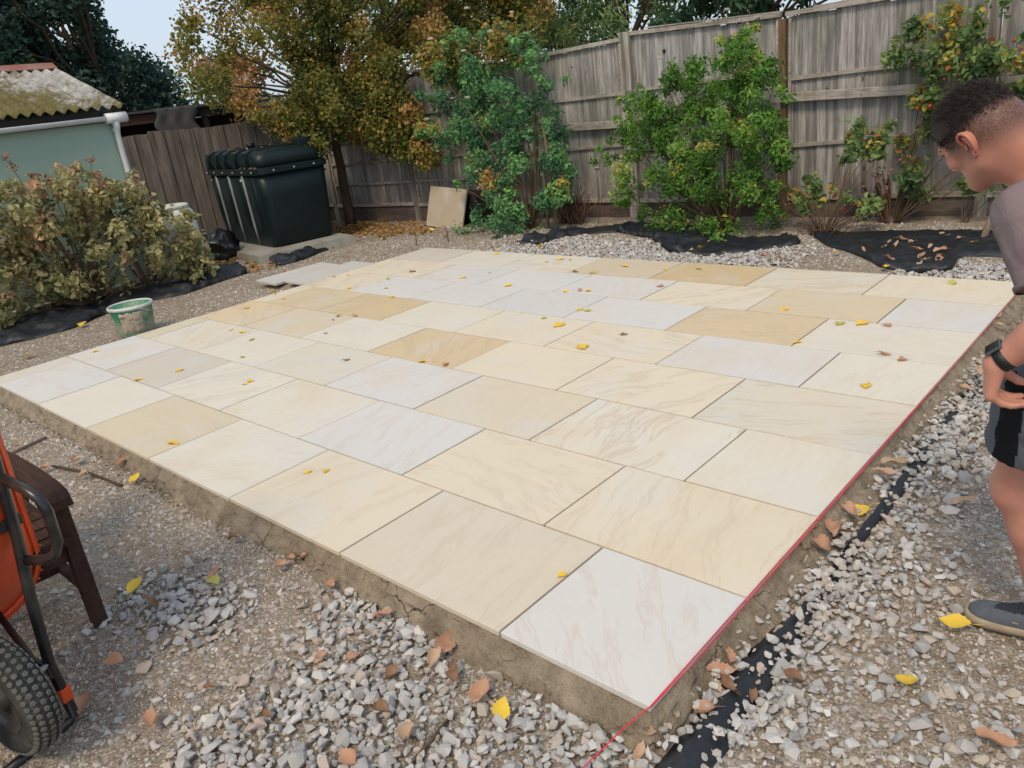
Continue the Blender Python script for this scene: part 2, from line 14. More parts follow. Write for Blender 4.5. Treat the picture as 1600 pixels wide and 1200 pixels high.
WHITE_ROSE = [(-5.83, 5.98, 1.79, 0.18), (-6.28, 6.41, 1.85, 0.14), (-7.02, 6.13, 1.8, 0.12), (-6.55, 6.16, 0.93, 0.16), (-6.72, 6.52, 1.66, 0.18), (-5.47, 6.46, 0.51, 0.19), (-5.99, 6.43, 1.55, 0.18), (-7.07, 5.97, 1.4, 0.13), (-5.29, 6.39, 0.59, 0.17), (-6.03, 6.11, 0.71, 0.12), (-6.41, 6.53, 2.0, 0.13), (-7.22, 6.46, 2.18, 0.13), (-5.48, 6.62, 1.18, 0.19), (-6.36, 6.2, 0.9, 0.16), (-6.01, 6.34, 1.4, 0.17), (-5.23, 6.46, 0.73, 0.12), (-6.87, 6.61, 1.87, 0.19), (-5.86, 6.68, 2.2, 0.17), (-6.36, 6.63, 1.4, 0.12), (-6.83, 6.54, 1.3, 0.18), (-5.91, 6.24, 1.23, 0.14), (-6.64, 6.79, 2.28, 0.18), (-5.41, 6.1, 0.42, 0.17), (-6.91, 6.61, 1.11, 0.19), (-5.96, 6.21, 1.15, 0.16), (-6.47, 6.59, 2.39, 0.17), (-5.63, 6.7, 1.44, 0.14), (-5.89, 6.53, 2.06, 0.13), (-5.94, 6.36, 1.78, 0.12), (-7.32, 6.43, 1.97, 0.13), (-5.63, 6.21, 1.56, 0.13), (-6.15, 6.25, 0.91, 0.12), (-7.06, 6.73, 1.89, 0.16), (-6.21, 6.29, 1.47, 0.15), (-5.95, 6.51, 2.26, 0.13), (-6.58, 6.44, 1.43, 0.18), (-5.54, 6.32, 0.45, 0.11), (-6.51, 6.23, 2.13, 0.16), (-6.79, 6.54, 2.23, 0.12), (-6.98, 6.66, 1.69, 0.15), (-5.48, 6.27, 1.63, 0.13), (-6.94, 6.46, 1.64, 0.18), (-6.18, 6.22, 1.1, 0.11), (-5.63, 6.3, 1.25, 0.15), (-5.31, 6.22, 0.85, 0.15), (-7.03, 6.4, 2.28, 0.14), (-5.8, 6.0, 0.26, 0.19), (-6.22, 5.99, 0.69, 0.17), (-5.84, 6.55, 1.3, 0.19), (-7.13, 6.19, 1.24, 0.15), (-6.31, 6.16, 0.54, 0.12), (-5.22, 6.17, 0.51, 0.16), (-6.15, 6.63, 2.18, 0.19), (-6.34, 6.49, 0.63, 0.17), (-5.69, 6.28, 1.48, 0.17), (-6.58, 6.23, 1.28, 0.2), (-6.51, 6.32, 1.93, 0.18), (-6.73, 6.44, 1.55, 0.13), (-6.97, 6.34, 1.43, 0.12), (-6.28, 6.69, 1.0, 0.17), (-5.89, 6.03, 0.53, 0.12), (-7.18, 6.35, 2.04, 0.15), (-5.51, 6.31, 0.88, 0.11), (-7.43, 6.54, 1.69, 0.16), (-5.38, 6.38, 0.99, 0.18), (-6.9, 6.27, 1.38, 0.19), (-6.6, 6.94, 2.34, 0.17), (-5.76, 6.05, 0.88, 0.15), (-5.85, 6.69, 1.97, 0.12), (-7.24, 6.69, 2.0, 0.2), (-6.32, 6.61, 2.31, 0.14), (-6.67, 6.2, 0.78, 0.15), (-6.87, 6.44, 1.98, 0.11), (-5.91, 6.32, 0.89, 0.17), (-5.84, 5.77, 0.4, 0.15), (-6.35, 6.42, 2.47, 0.11), (-6.59, 6.56, 1.79, 0.18), (-6.85, 6.35, 1.25, 0.16), (-7.29, 6.43, 1.24, 0.15), (-5.8, 6.04, 0.32, 0.11)]
ROSE_LOW = [(-6.04, 6.13, -0.07, 0.09), (-6.26, 5.81, -0.1, 0.12), (-6.14, 5.97, 0.53, 0.13), (-5.89, 6.07, 0.31, 0.1), (-6.45, 5.89, 0.2, 0.13), (-6.16, 5.84, 0.16, 0.09), (-5.87, 5.61, 0.25, 0.12), (-6.61, 5.79, 0.09, 0.11), (-5.94, 5.91, 0.15, 0.09), (-6.49, 6.01, 0.32, 0.13), (-5.76, 5.92, 0.07, 0.13), (-6.49, 6.2, 0.1, 0.14), (-5.84, 5.74, 0.19, 0.12), (-6.04, 5.87, 0.47, 0.08), (-5.89, 5.67, 0.05, 0.09), (-6.03, 6.04, 0.41, 0.11)]
GREEN_SHRUB = [(-2.98, 6.63, 0.51, 0.14), (-3.19, 6.47, 1.07, 0.09), (-2.92, 6.51, 1.1, 0.16), (-3.36, 6.28, 1.68, 0.11), (-3.4, 6.64, 1.35, 0.15), (-3.08, 6.79, 1.99, 0.09), (-3.12, 6.78, 1.12, 0.11), (-3.32, 6.37, 0.76, 0.16), (-3.19, 6.55, 1.77, 0.13), (-2.9, 6.45, 1.52, 0.13), (-2.87, 6.5, 1.01, 0.15), (-4.11, 6.28, 1.04, 0.16), (-2.69, 6.05, 1.13, 0.13), (-3.08, 6.56, 1.79, 0.13), (-3.95, 6.41, 0.99, 0.12), (-3.97, 6.29, 1.46, 0.13), (-3.41, 6.5, 0.67, 0.12), (-2.85, 6.37, 1.34, 0.1), (-3.68, 6.15, 0.69, 0.14), (-3.85, 6.44, 0.22, 0.11), (-2.84, 6.48, 0.78, 0.15), (-2.73, 6.41, 1.31, 0.14), (-3.12, 6.35, 0.45, 0.13), (-3.19, 6.47, 0.12, 0.12), (-2.75, 6.76, 1.67, 0.12), (-3.06, 6.39, 0.12, 0.14), (-3.68, 6.42, 0.19, 0.16), (-3.38, 6.33, 1.78, 0.12), (-3.64, 6.44, 1.27, 0.14), (-3.65, 6.57, 1.32, 0.12), (-3.07, 6.32, 1.55, 0.09), (-3.42, 6.38, 0.87, 0.14), (-2.56, 6.36, 1.17, 0.12), (-2.84, 6.1, 0.03, 0.1), (-3.08, 6.65, 1.15, 0.11), (-3.73, 6.36, 1.36, 0.14), (-2.47, 6.34, 1.01, 0.08), (-3.39, 6.23, 0.51, 0.1), (-3.12, 6.6, 1.5, 0.14), (-2.83, 6.18, 0.68, 0.14), (-2.52, 5.97, 1.22, 0.1), (-4.25, 6.69, 1.12, 0.16), (-3.76, 6.32, 1.02, 0.1), (-3.45, 6.71, 1.3, 0.14), (-2.85, 6.44, 1.58, 0.15), (-2.81, 6.29, 1.8, 0.14), (-2.92, 6.39, 1.85, 0.1), (-3.91, 6.41, 1.43, 0.09), (-2.47, 6.42, 0.76, 0.12), (-2.98, 6.37, 1.08, 0.09), (-4.15, 6.11, 0.7, 0.11), (-3.5, 6.32, 0.51, 0.1), (-4.3, 6.36, 1.21, 0.12), (-2.82, 6.28, 1.06, 0.14), (-2.8, 6.68, 1.55, 0.13), (-4.02, 6.41, 1.22, 0.13), (-2.84, 6.88, 1.72, 0.1), (-3.45, 6.49, 0.53, 0.14), (-3.21, 6.58, 0.35, 0.11), (-2.72, 6.3, 0.64, 0.14), (-3.33, 6.46, 1.07, 0.13), (-3.21, 6.23, 0.44, 0.11), (-2.84, 6.33, 1.67, 0.1), (-4.1, 6.59, 1.34, 0.12), (-3.78, 6.52, 0.82, 0.1), (-3.15, 6.01, 0.59, 0.12), (-2.69, 6.58, 1.08, 0.15), (-3.79, 6.19, 0.18, 0.15), (-3.91, 6.57, 0.86, 0.11), (-2.85, 5.84, 1.28, 0.14), (-3.34, 6.28, 0.8, 0.15), (-3.54, 6.21, 0.14, 0.12), (-4.17, 6.02, 0.77, 0.14), (-3.49, 6.45, 1.34, 0.12), (-3.68, 6.73, 0.75, 0.16), (-2.72, 6.06, 0.54, 0.13), (-3.61, 6.44, 0.85, 0.14), (-3.05, 6.32, 1.2, 0.12), (-2.54, 6.36, 0.82, 0.1), (-3.61, 6.66, 1.55, 0.14), (-3.68, 6.5, 0.5, 0.1), (-2.71, 6.57, 0.46, 0.16), (-3.07, 6.12, 0.68, 0.09), (-3.42, 6.81, 1.53, 0.11), (-3.62, 6.23, 1.13, 0.12), (-2.71, 6.61, 1.24, 0.13), (-3.71, 6.51, 1.65, 0.15), (-2.91, 5.89, 0.09, 0.09), (-3.12, 6.07, 1.0, 0.09), (-3.86, 6.53, 1.14, 0.14), (-3.14, 6.93, 1.99, 0.1), (-3.46, 6.56, 0.71, 0.1), (-4.22, 6.33, 1.17, 0.12), (-2.51, 6.45, 0.86, 0.15), (-4.0, 6.03, 1.31, 0.09), (-3.54, 6.16, 0.7, 0.15), (-3.56, 6.26, 1.01, 0.12), (-3.48, 5.97, 0.34, 0.09), (-3.63, 6.72, 1.63, 0.13), (-3.25, 6.5, 1.53, 0.1), (-2.42, 6.25, 0.92, 0.1), (-3.81, 6.31, 1.38, 0.11), (-3.41, 6.27, 1.24, 0.09), (-3.06, 6.04, 0.18, 0.09), (-2.89, 6.16, 1.8, 0.12), (-3.82, 6.38, 1.22, 0.15), (-3.14, 6.65, 0.52, 0.1), (-2.99, 6.69, 1.55, 0.1), (-2.65, 6.08, 0.52, 0.13), (-3.26, 6.39, 0.61, 0.11), (-2.63, 6.47, 1.19, 0.09), (-3.89, 6.38, 1.38, 0.1), (-3.15, 6.57, 0.97, 0.12), (-4.18, 6.37, 0.89, 0.11), (-2.72, 6.55, 0.21, 0.13), (-3.42, 6.52, 1.75, 0.13), (-4.22, 6.05, 0.54, 0.13), (-3.0, 6.69, 1.94, 0.14), (-3.22, 6.18, 0.01, 0.11), (-2.8, 6.46, 0.92, 0.15), (-3.53, 6.22, 0.65, 0.12), (-2.73, 6.35, 1.73, 0.14), (-3.07, 6.53, 1.5, 0.12), (-2.94, 6.38, 1.92, 0.1), (-2.77, 6.35, 0.86, 0.11), (-3.32, 6.73, 1.5, 0.13), (-3.61, 6.14, 0.55, 0.13), (-2.96, 6.25, 1.47, 0.13), (-2.7, 6.77, 1.57, 0.12), (-3.75, 6.24, 1.11, 0.13), (-2.93, 6.14, 1.78, 0.1), (-3.76, 6.57, 0.61, 0.1), (-2.93, 6.39, 1.58, 0.13), (-3.37, 6.32, 1.1, 0.12), (-3.78, 6.03, 0.69, 0.11), (-3.26, 6.29, 0.85, 0.15), (-3.08, 6.72, 1.41, 0.14), (-3.08, 6.18, 0.92, 0.11), (-2.66, 6.2, 1.47, 0.11), (-2.65, 6.27, 1.61, 0.09), (-2.53, 6.24, 0.39, 0.1), (-2.64, 6.53, 0.92, 0.1), (-3.77, 6.05, 0.75, 0.12), (-3.15, 6.05, 0.2, 0.12), (-2.77, 6.51, 1.59, 0.13), (-3.46, 6.79, 1.5, 0.12), (-3.27, 5.76, 1.01, 0.12), (-3.59, 6.63, 1.38, 0.14), (-3.89, 5.98, 1.51, 0.12), (-3.06, 6.53, 1.31, 0.12)]
RIGHT_ROSE = [(-0.42, 7.14, 1.25, 0.08), (-0.92, 7.19, 1.19, 0.13), (-1.33, 7.31, 1.0, 0.1), (-0.97, 7.02, 1.39, 0.11), (-1.47, 6.95, 1.62, 0.1), (-1.0, 7.22, 1.84, 0.11), (-0.74, 7.08, 1.03, 0.08), (-1.45, 7.19, 0.61, 0.11), (-1.15, 6.99, 1.49, 0.12), (-0.63, 7.18, 0.91, 0.09), (-1.01, 7.06, 1.36, 0.08), (-0.49, 7.21, 1.19, 0.09), (-1.42, 7.26, 1.27, 0.12), (-0.73, 7.12, 1.15, 0.13), (-1.11, 6.99, 1.09, 0.1), (-0.63, 7.1, 1.49, 0.1), (-1.29, 7.02, 1.45, 0.1), (-1.28, 7.19, 1.64, 0.12), (-1.14, 6.99, 1.54, 0.11), (-0.34, 6.95, 1.1, 0.1), (-1.36, 7.18, 0.9, 0.11), (-1.37, 7.12, 0.33, 0.13), (-0.85, 7.14, 1.5, 0.11), (-1.24, 7.03, 1.18, 0.12), (-0.69, 7.1, 0.93, 0.09), (-0.86, 7.04, 1.42, 0.1), (-1.26, 6.95, 1.27, 0.09), (-1.3, 7.05, 1.18, 0.1), (-1.05, 7.27, 1.69, 0.11), (-1.23, 7.24, 1.94, 0.13), (-0.66, 6.82, 1.54, 0.09), (-0.56, 7.23, 1.23, 0.11), (-1.39, 7.1, 1.85, 0.12), (-0.85, 7.14, 1.06, 0.12), (-0.53, 7.17, 1.27, 0.08), (-0.46, 7.1, 1.14, 0.09), (-1.41, 6.93, 0.52, 0.13), (-1.17, 7.19, 1.79, 0.1), (-0.82, 6.92, 1.54, 0.09), (-1.02, 7.11, 1.44, 0.11), (-0.82, 7.1, 1.6, 0.1), (-0.49, 7.19, 0.91, 0.12), (-1.3, 7.0, 1.61, 0.11), (-1.03, 7.03, 1.76, 0.08), (-1.43, 7.18, 0.28, 0.09), (-0.7, 7.11, 1.25, 0.09), (-0.96, 7.03, 1.56, 0.08), (-1.55, 7.25, 0.8, 0.11), (-1.47, 7.18, 0.47, 0.12), (-1.64, 7.09, 1.64, 0.14), (-1.51, 7.06, 1.86, 0.11), (-1.42, 7.03, 1.19, 0.09), (-0.42, 7.27, 1.2, 0.08), (-1.33, 7.14, 0.95, 0.09), (-1.38, 7.21, 1.5, 0.12), (-0.34, 6.95, 0.73, 0.09), (-0.69, 7.47, 1.47, 0.13), (-1.67, 6.79, 0.87, 0.13), (-0.96, 7.03, 1.09, 0.08), (-0.82, 7.23, 1.47, 0.12)]
RIGHT_ROSE_LOW = [(-0.91, 7.12, 0.4, 0.08), (-0.67, 7.3, 0.38, 0.06), (-0.94, 7.05, 0.43, 0.08), (-0.88, 7.1, 0.48, 0.08), (-0.88, 7.13, 0.43, 0.06), (-0.88, 7.23, 0.37, 0.07), (-0.71, 6.98, 0.41, 0.05), (-0.73, 7.06, 0.49, 0.06), (-0.98, 7.1, 0.42, 0.07)]
RIGHT_ROSE_TOP = [(-0.58, 7.06, 1.69, 0.08), (-0.4, 7.23, 2.18, 0.09), (-0.64, 7.24, 2.01, 0.09), (-0.78, 7.16, 1.88, 0.07), (-0.86, 7.12, 2.04, 0.08), (-0.45, 7.01, 1.61, 0.07), (-0.53, 7.14, 1.94, 0.08), (-0.77, 7.08, 1.98, 0.09), (-0.45, 7.05, 1.96, 0.09), (-0.51, 7.12, 1.85, 0.09), (-0.4, 7.12, 1.75, 0.07), (-0.38, 7.02, 1.79, 0.07), (-0.38, 7.17, 2.05, 0.08), (-0.51, 7.23, 1.7, 0.1)]
YOUNG_ROSE = [(-1.92, 6.84, 0.95, 0.1), (-1.58, 6.83, 1.02, 0.08), (-1.77, 6.73, 0.78, 0.07), (-1.93, 6.79, 0.81, 0.09), (-1.9, 6.76, 0.85, 0.08), (-1.72, 6.79, 0.82, 0.1), (-1.82, 6.68, 0.84, 0.1), (-1.99, 6.79, 0.74, 0.08), (-1.85, 6.76, 0.99, 0.11), (-1.68, 6.7, 0.84, 0.08), (-1.81, 6.62, 1.06, 0.09), (-1.66, 6.79, 0.78, 0.09), (-1.85, 6.63, 0.78, 0.09), (-1.72, 6.78, 0.89, 0.09)]
YOUNG_ROSE_LOW = [(-2.5, 6.64, 0.45, 0.07), (-2.02, 6.61, 0.47, 0.07), (-2.21, 6.59, 0.51, 0.1), (-2.24, 6.45, 0.32, 0.08), (-2.29, 6.55, 0.31, 0.08), (-2.35, 6.7, 0.3, 0.09), (-2.34, 6.53, 0.39, 0.09), (-2.22, 6.5, 0.45, 0.06), (-2.16, 6.6, 0.39, 0.09), (-2.17, 6.53, 0.53, 0.08), (-2.42, 6.55, 0.42, 0.07), (-2.13, 6.55, 0.34, 0.06), (-2.31, 6.66, 0.56, 0.07), (-2.19, 6.61, 0.35, 0.08), (-1.95, 6.62, 0.36, 0.08), (-2.38, 6.67, 0.35, 0.08), (-1.82, 6.5, 0.39, 0.08), (-1.7, 6.62, 0.3, 0.08), (-1.61, 6.56, 0.27, 0.08), (-1.59, 6.65, 0.33, 0.08), (-1.56, 6.48, 0.32, 0.06), (-1.68, 6.61, 0.34, 0.07), (-1.72, 6.53, 0.21, 0.06), (-1.67, 6.46, 0.27, 0.08)]
HYDRANGEA = [(-8.86, 1.84, 0.07, 0.14), (-8.9, 1.09, 0.84, 0.15), (-8.87, 1.16, 0.81, 0.12), (-8.69, 2.03, 0.92, 0.11), (-9.01, 0.98, 0.23, 0.11), (-8.61, 2.59, 0.85, 0.13), (-8.88, 1.43, 0.43, 0.17), (-8.63, 0.86, 0.61, 0.14), (-8.73, 0.6, 0.18, 0.12), (-8.75, 1.36, 0.88, 0.17), (-8.87, 2.73, 0.62, 0.19), (-8.6, 1.82, 1.23, 0.17), (-8.92, 1.62, 1.21, 0.15), (-8.68, 0.65, 0.44, 0.11), (-8.92, 0.77, 0.81, 0.17), (-8.61, 0.95, 1.38, 0.13), (-8.77, 1.91, 0.05, 0.18), (-8.8, 1.5, 0.71, 0.14), (-8.88, 0.88, 0.91, 0.13), (-8.99, 1.57, 0.05, 0.15), (-9.2, 1.99, 1.33, 0.17), (-8.65, 1.88, 0.34, 0.16), (-8.96, 1.3, 0.5, 0.12), (-8.78, 0.88, 1.16, 0.17), (-8.58, 2.6, 0.97, 0.19), (-8.83, 1.54, 1.02, 0.14), (-8.41, 1.44, 0.98, 0.15), (-8.71, 1.06, 1.11, 0.11), (-8.77, 1.76, 0.18, 0.17), (-8.51, 1.22, 1.42, 0.13), (-8.88, 2.98, 0.66, 0.14), (-8.42, 2.85, 0.34, 0.16), (-8.53, 2.52, 0.74, 0.15), (-8.88, 1.13, 0.69, 0.15), (-8.65, 3.09, 0.2, 0.18), (-8.44, 1.45, 0.38, 0.17), (-8.35, 0.91, 1.07, 0.1), (-9.08, 2.28, 0.65, 0.16), (-8.75, 2.06, 0.13, 0.2), (-8.96, 0.69, 0.6, 0.17), (-8.85, 0.94, 0.68, 0.16), (-8.77, 2.37, 1.19, 0.18), (-9.03, 1.97, 1.39, 0.19), (-8.46, 1.34, 1.11, 0.11), (-8.96, 1.46, 0.0, 0.18), (-9.17, 1.03, 0.99, 0.14), (-8.9, 1.34, 0.25, 0.18), (-8.23, 2.08, 0.83, 0.16), (-8.55, 0.94, 1.3, 0.17), (-8.54, 2.52, 0.8, 0.2), (-8.37, 2.88, 0.57, 0.17), (-8.77, 0.99, 0.38, 0.15), (-8.97, 0.76, 0.39, 0.14), (-8.65, 1.9, 1.19, 0.11), (-8.92, 1.36, 0.42, 0.14), (-8.91, 1.73, 0.48, 0.13), (-8.88, 1.96, 1.02, 0.17), (-8.9, 1.02, 0.14, 0.17), (-8.83, 1.24, 0.85, 0.18), (-9.05, 1.57, 1.12, 0.16), (-8.88, 1.25, 0.72, 0.18), (-8.59, 3.04, 0.49, 0.2), (-8.63, 1.47, 0.5, 0.14), (-9.14, 2.23, 1.09, 0.16), (-8.69, 0.91, 0.3, 0.12), (-8.76, 1.04, 0.58, 0.15), (-9.27, 2.0, 0.14, 0.16), (-8.88, 1.53, 0.95, 0.18), (-8.9, 1.69, 0.55, 0.12), (-8.55, 2.5, 0.89, 0.14), (-9.12, 2.38, 0.8, 0.18), (-8.91, 1.83, 0.85, 0.16), (-8.5, 2.1, 1.27, 0.13), (-8.69, 1.06, 1.44, 0.1), (-8.34, 1.18, 1.46, 0.14), (-8.71, 1.3, 0.34, 0.15), (-8.42, 2.09, 0.44, 0.11), (-8.99, 1.64, 1.39, 0.17), (-8.92, 0.72, 0.34, 0.16), (-9.13, 0.91, 0.85, 0.15), (-8.53, 1.56, 0.34, 0.15), (-8.49, 1.57, 0.27, 0.15), (-8.72, 1.96, 0.89, 0.16), (-8.79, 0.97, 1.06, 0.13), (-8.91, 1.94, 0.69, 0.19), (-9.05, 1.39, 0.73, 0.15), (-8.95, 2.17, 1.04, 0.17), (-8.11, 1.16, 1.21, 0.14), (-8.93, 2.54, 0.99, 0.15), (-8.86, 2.46, 0.53, 0.12), (-8.68, 2.32, 0.79, 0.17), (-8.8, 1.79, 0.94, 0.18), (-9.21, 2.0, 0.3, 0.16), (-8.66, 1.36, 1.26, 0.14), (-9.21, 1.36, 0.78, 0.18), (-8.92, 2.23, 0.99, 0.14), (-9.01, 0.65, 0.34, 0.16), (-9.08, 2.79, 0.31, 0.14), (-8.65, 1.13, 1.43, 0.15), (-8.88, 3.19, 0.28, 0.17), (-8.65, 2.88, 0.12, 0.15), (-8.84, 1.32, 0.64, 0.16), (-8.84, 1.2, 1.03, 0.13), (-9.05, 1.78, 0.44, 0.14), (-8.72, 2.93, 0.49, 0.18), (-8.52, 0.9, 0.97, 0.15), (-8.68, 2.56, 0.37, 0.14), (-8.87, 2.92, 0.21, 0.18), (-8.79, 0.86, 0.09, 0.12), (-8.8, 2.35, 0.67, 0.16), (-8.85, 0.83, 0.91, 0.16), (-8.83, 1.39, 1.1, 0.16), (-8.49, 2.08, 1.37, 0.14), (-8.51, 0.7, 0.2, 0.16), (-8.61, 1.26, 1.17, 0.17), (-8.86, 1.22, 0.53, 0.19), (-8.45, 2.45, 1.24, 0.18), (-8.39, 1.88, 0.64, 0.16), (-8.83, 0.81, 0.98, 0.18), (-9.19, 0.9, 0.57, 0.11), (-8.57, 2.04, 1.14, 0.16), (-8.93, 1.6, 0.98, 0.17), (-8.93, 1.54, 0.85, 0.12), (-8.86, 2.15, 1.43, 0.12), (-8.38, 2.05, 1.28, 0.13), (-9.03, 1.45, 1.1, 0.14), (-8.99, 1.9, 1.3, 0.17), (-8.77, 2.23, 1.17, 0.14), (-8.78, 1.66, 0.35, 0.19), (-8.76, 0.66, 0.15, 0.13)]
HYDRANGEA_TIPS = [(-8.8, 1.37, 1.76), (-8.8, 1.41, 1.64), (-8.8, 2.03, 1.55), (-8.8, 2.22, 1.6), (-8.8, 1.57, 1.52), (-8.8, 1.71, 1.46), (-8.8, 2.29, 1.3), (-8.8, 2.59, 1.29), (-8.8, 2.68, 1.25), (-8.8, 3.0, 0.91), (-8.8, 1.8, 1.31), (-8.8, 2.03, 1.27), (-8.8, 1.38, 0.93), (-8.8, 1.73, 0.86), (-8.8, 2.23, 1.2), (-8.8, 1.33, 1.19)]
WHITE_ROSE_SPRAY = [(-5.59, 6.23, 0.01, 0.1), (-5.7, 6.2, 2.32, 0.09), (-6.89, 6.52, 0.82, 0.06), (-6.48, 6.1, 2.52, 0.08), (-5.41, 6.42, 2.07, 0.06), (-6.62, 6.29, 2.46, 0.1), (-6.87, 6.36, 2.47, 0.08), (-5.33, 6.28, 1.77, 0.09), (-5.29, 6.43, 0.41, 0.07), (-5.32, 6.33, 0.9, 0.06), (-7.57, 6.17, 1.42, 0.1), (-7.47, 6.34, 1.81, 0.07), (-7.61, 6.48, 1.44, 0.06), (-5.35, 6.2, 1.35, 0.07), (-6.99, 6.17, 0.64, 0.08), (-7.58, 6.13, 1.36, 0.07), (-5.39, 6.15, 2.12, 0.09), (-5.6, 6.29, 2.14, 0.06), (-5.67, 6.23, 2.26, 0.06), (-6.47, 6.24, 0.35, 0.07), (-7.43, 6.15, 1.86, 0.09), (-7.56, 6.18, 1.43, 0.1), (-6.92, 6.27, 2.43, 0.07), (-6.15, 6.53, 2.51, 0.09), (-5.25, 6.56, 1.81, 0.07), (-5.69, 6.39, 2.37, 0.07), (-5.3, 6.21, 1.25, 0.07), (-7.17, 6.29, 0.99, 0.09), (-5.38, 6.34, 1.35, 0.06), (-5.39, 6.17, 1.98, 0.06), (-5.37, 6.34, 1.79, 0.09), (-5.22, 6.4, 0.69, 0.08), (-7.53, 6.37, 1.23, 0.09), (-5.39, 6.28, 1.81, 0.06), (-5.17, 6.22, 0.65, 0.08), (-7.0, 6.17, 2.16, 0.1), (-7.64, 6.5, 1.41, 0.09), (-5.29, 6.47, 0.83, 0.1), (-5.36, 6.17, 1.86, 0.06), (-5.29, 6.24, 0.92, 0.09), (-5.48, 6.26, 2.11, 0.09), (-5.49, 6.35, 2.17, 0.08), (-5.5, 6.28, 2.25, 0.07), (-7.64, 6.28, 1.34, 0.08), (-7.53, 6.39, 1.14, 0.1), (-6.3, 6.2, 0.25, 0.08)]
SHRUB_SPRAY = [(-4.32, 6.64, 0.26, 0.09), (-2.89, 6.74, 2.07, 0.08), (-3.95, 6.43, 1.47, 0.06), (-4.03, 6.49, 1.45, 0.07), (-4.37, 6.71, 0.5, 0.07), (-4.25, 6.16, 0.4, 0.08), (-4.39, 6.53, 0.42, 0.07), (-4.23, 6.38, 1.34, 0.06), (-2.95, 6.62, -0.12, 0.06), (-2.55, 6.3, 0.36, 0.06), (-2.47, 6.47, 0.72, 0.07), (-4.5, 6.51, 0.57, 0.07), (-3.7, 6.25, 1.68, 0.06), (-4.01, 6.59, 0.21, 0.07), (-3.26, 6.5, -0.07, 0.05), (-2.73, 6.47, -0.01, 0.06), (-4.35, 6.47, 1.11, 0.08), (-2.51, 6.72, 1.36, 0.06), (-4.22, 6.65, 1.39, 0.08), (-4.2, 6.28, 1.42, 0.05), (-2.45, 6.4, 1.15, 0.07), (-3.12, 6.61, 1.98, 0.05), (-3.94, 6.59, 0.03, 0.05), (-4.44, 6.56, 0.46, 0.07), (-3.52, 6.49, -0.02, 0.06), (-2.48, 6.47, 1.09, 0.05), (-2.73, 6.47, 0.15, 0.05), (-3.67, 6.33, 1.72, 0.06), (-4.13, 6.39, 0.26, 0.08), (-2.74, 6.33, 1.88, 0.06), (-2.53, 6.48, 0.25, 0.05), (-3.8, 6.54, 1.57, 0.07), (-3.11, 6.4, 1.98, 0.07), (-3.95, 6.38, 1.52, 0.08), (-3.68, 6.4, 1.79, 0.08), (-4.42, 6.46, 0.35, 0.08), (-2.53, 6.26, 0.36, 0.05), (-3.6, 6.34, 1.76, 0.07), (-3.76, 6.4, 1.71, 0.08), (-2.47, 6.45, 1.38, 0.06), (-2.42, 6.41, 0.92, 0.07), (-2.65, 6.68, 0.04, 0.07), (-4.01, 6.39, 1.47, 0.07), (-2.87, 6.45, 2.04, 0.06), (-2.74, 6.31, 1.82, 0.06), (-2.43, 6.45, 0.76, 0.07), (-2.85, 6.36, 2.04, 0.05), (-4.3, 6.21, 1.33, 0.07), (-4.34, 6.36, 1.06, 0.06), (-4.49, 6.68, 0.9, 0.06), (-4.32, 6.46, 1.14, 0.05), (-2.49, 6.42, 1.45, 0.07), (-2.54, 6.4, 0.56, 0.07), (-3.2, 6.37, -0.16, 0.07), (-3.11, 6.64, 1.93, 0.07), (-4.4, 6.64, 1.13, 0.06), (-2.76, 6.55, 1.81, 0.06), (-2.58, 6.72, 0.18, 0.06), (-3.84, 6.49, 1.56, 0.08), (-4.35, 6.55, 1.03, 0.06), (-4.43, 6.47, 0.66, 0.08), (-2.53, 6.41, 0.53, 0.08), (-4.23, 6.45, 0.18, 0.06), (-2.84, 6.59, 2.07, 0.06), (-4.24, 6.62, 1.66, 0.05), (-4.35, 6.53, 1.44, 0.06), (-4.48, 6.57, 1.51, 0.07), (-4.43, 6.73, 1.55, 0.07), (-4.36, 6.48, 0.88, 0.07), (-4.52, 6.44, 0.89, 0.07), (-4.8, 6.51, 0.99, 0.06), (-4.69, 6.5, 0.89, 0.07), (-4.64, 6.46, 0.82, 0.06), (-4.68, 6.61, 1.07, 0.07), (-4.8, 6.41, 0.85, 0.07)]
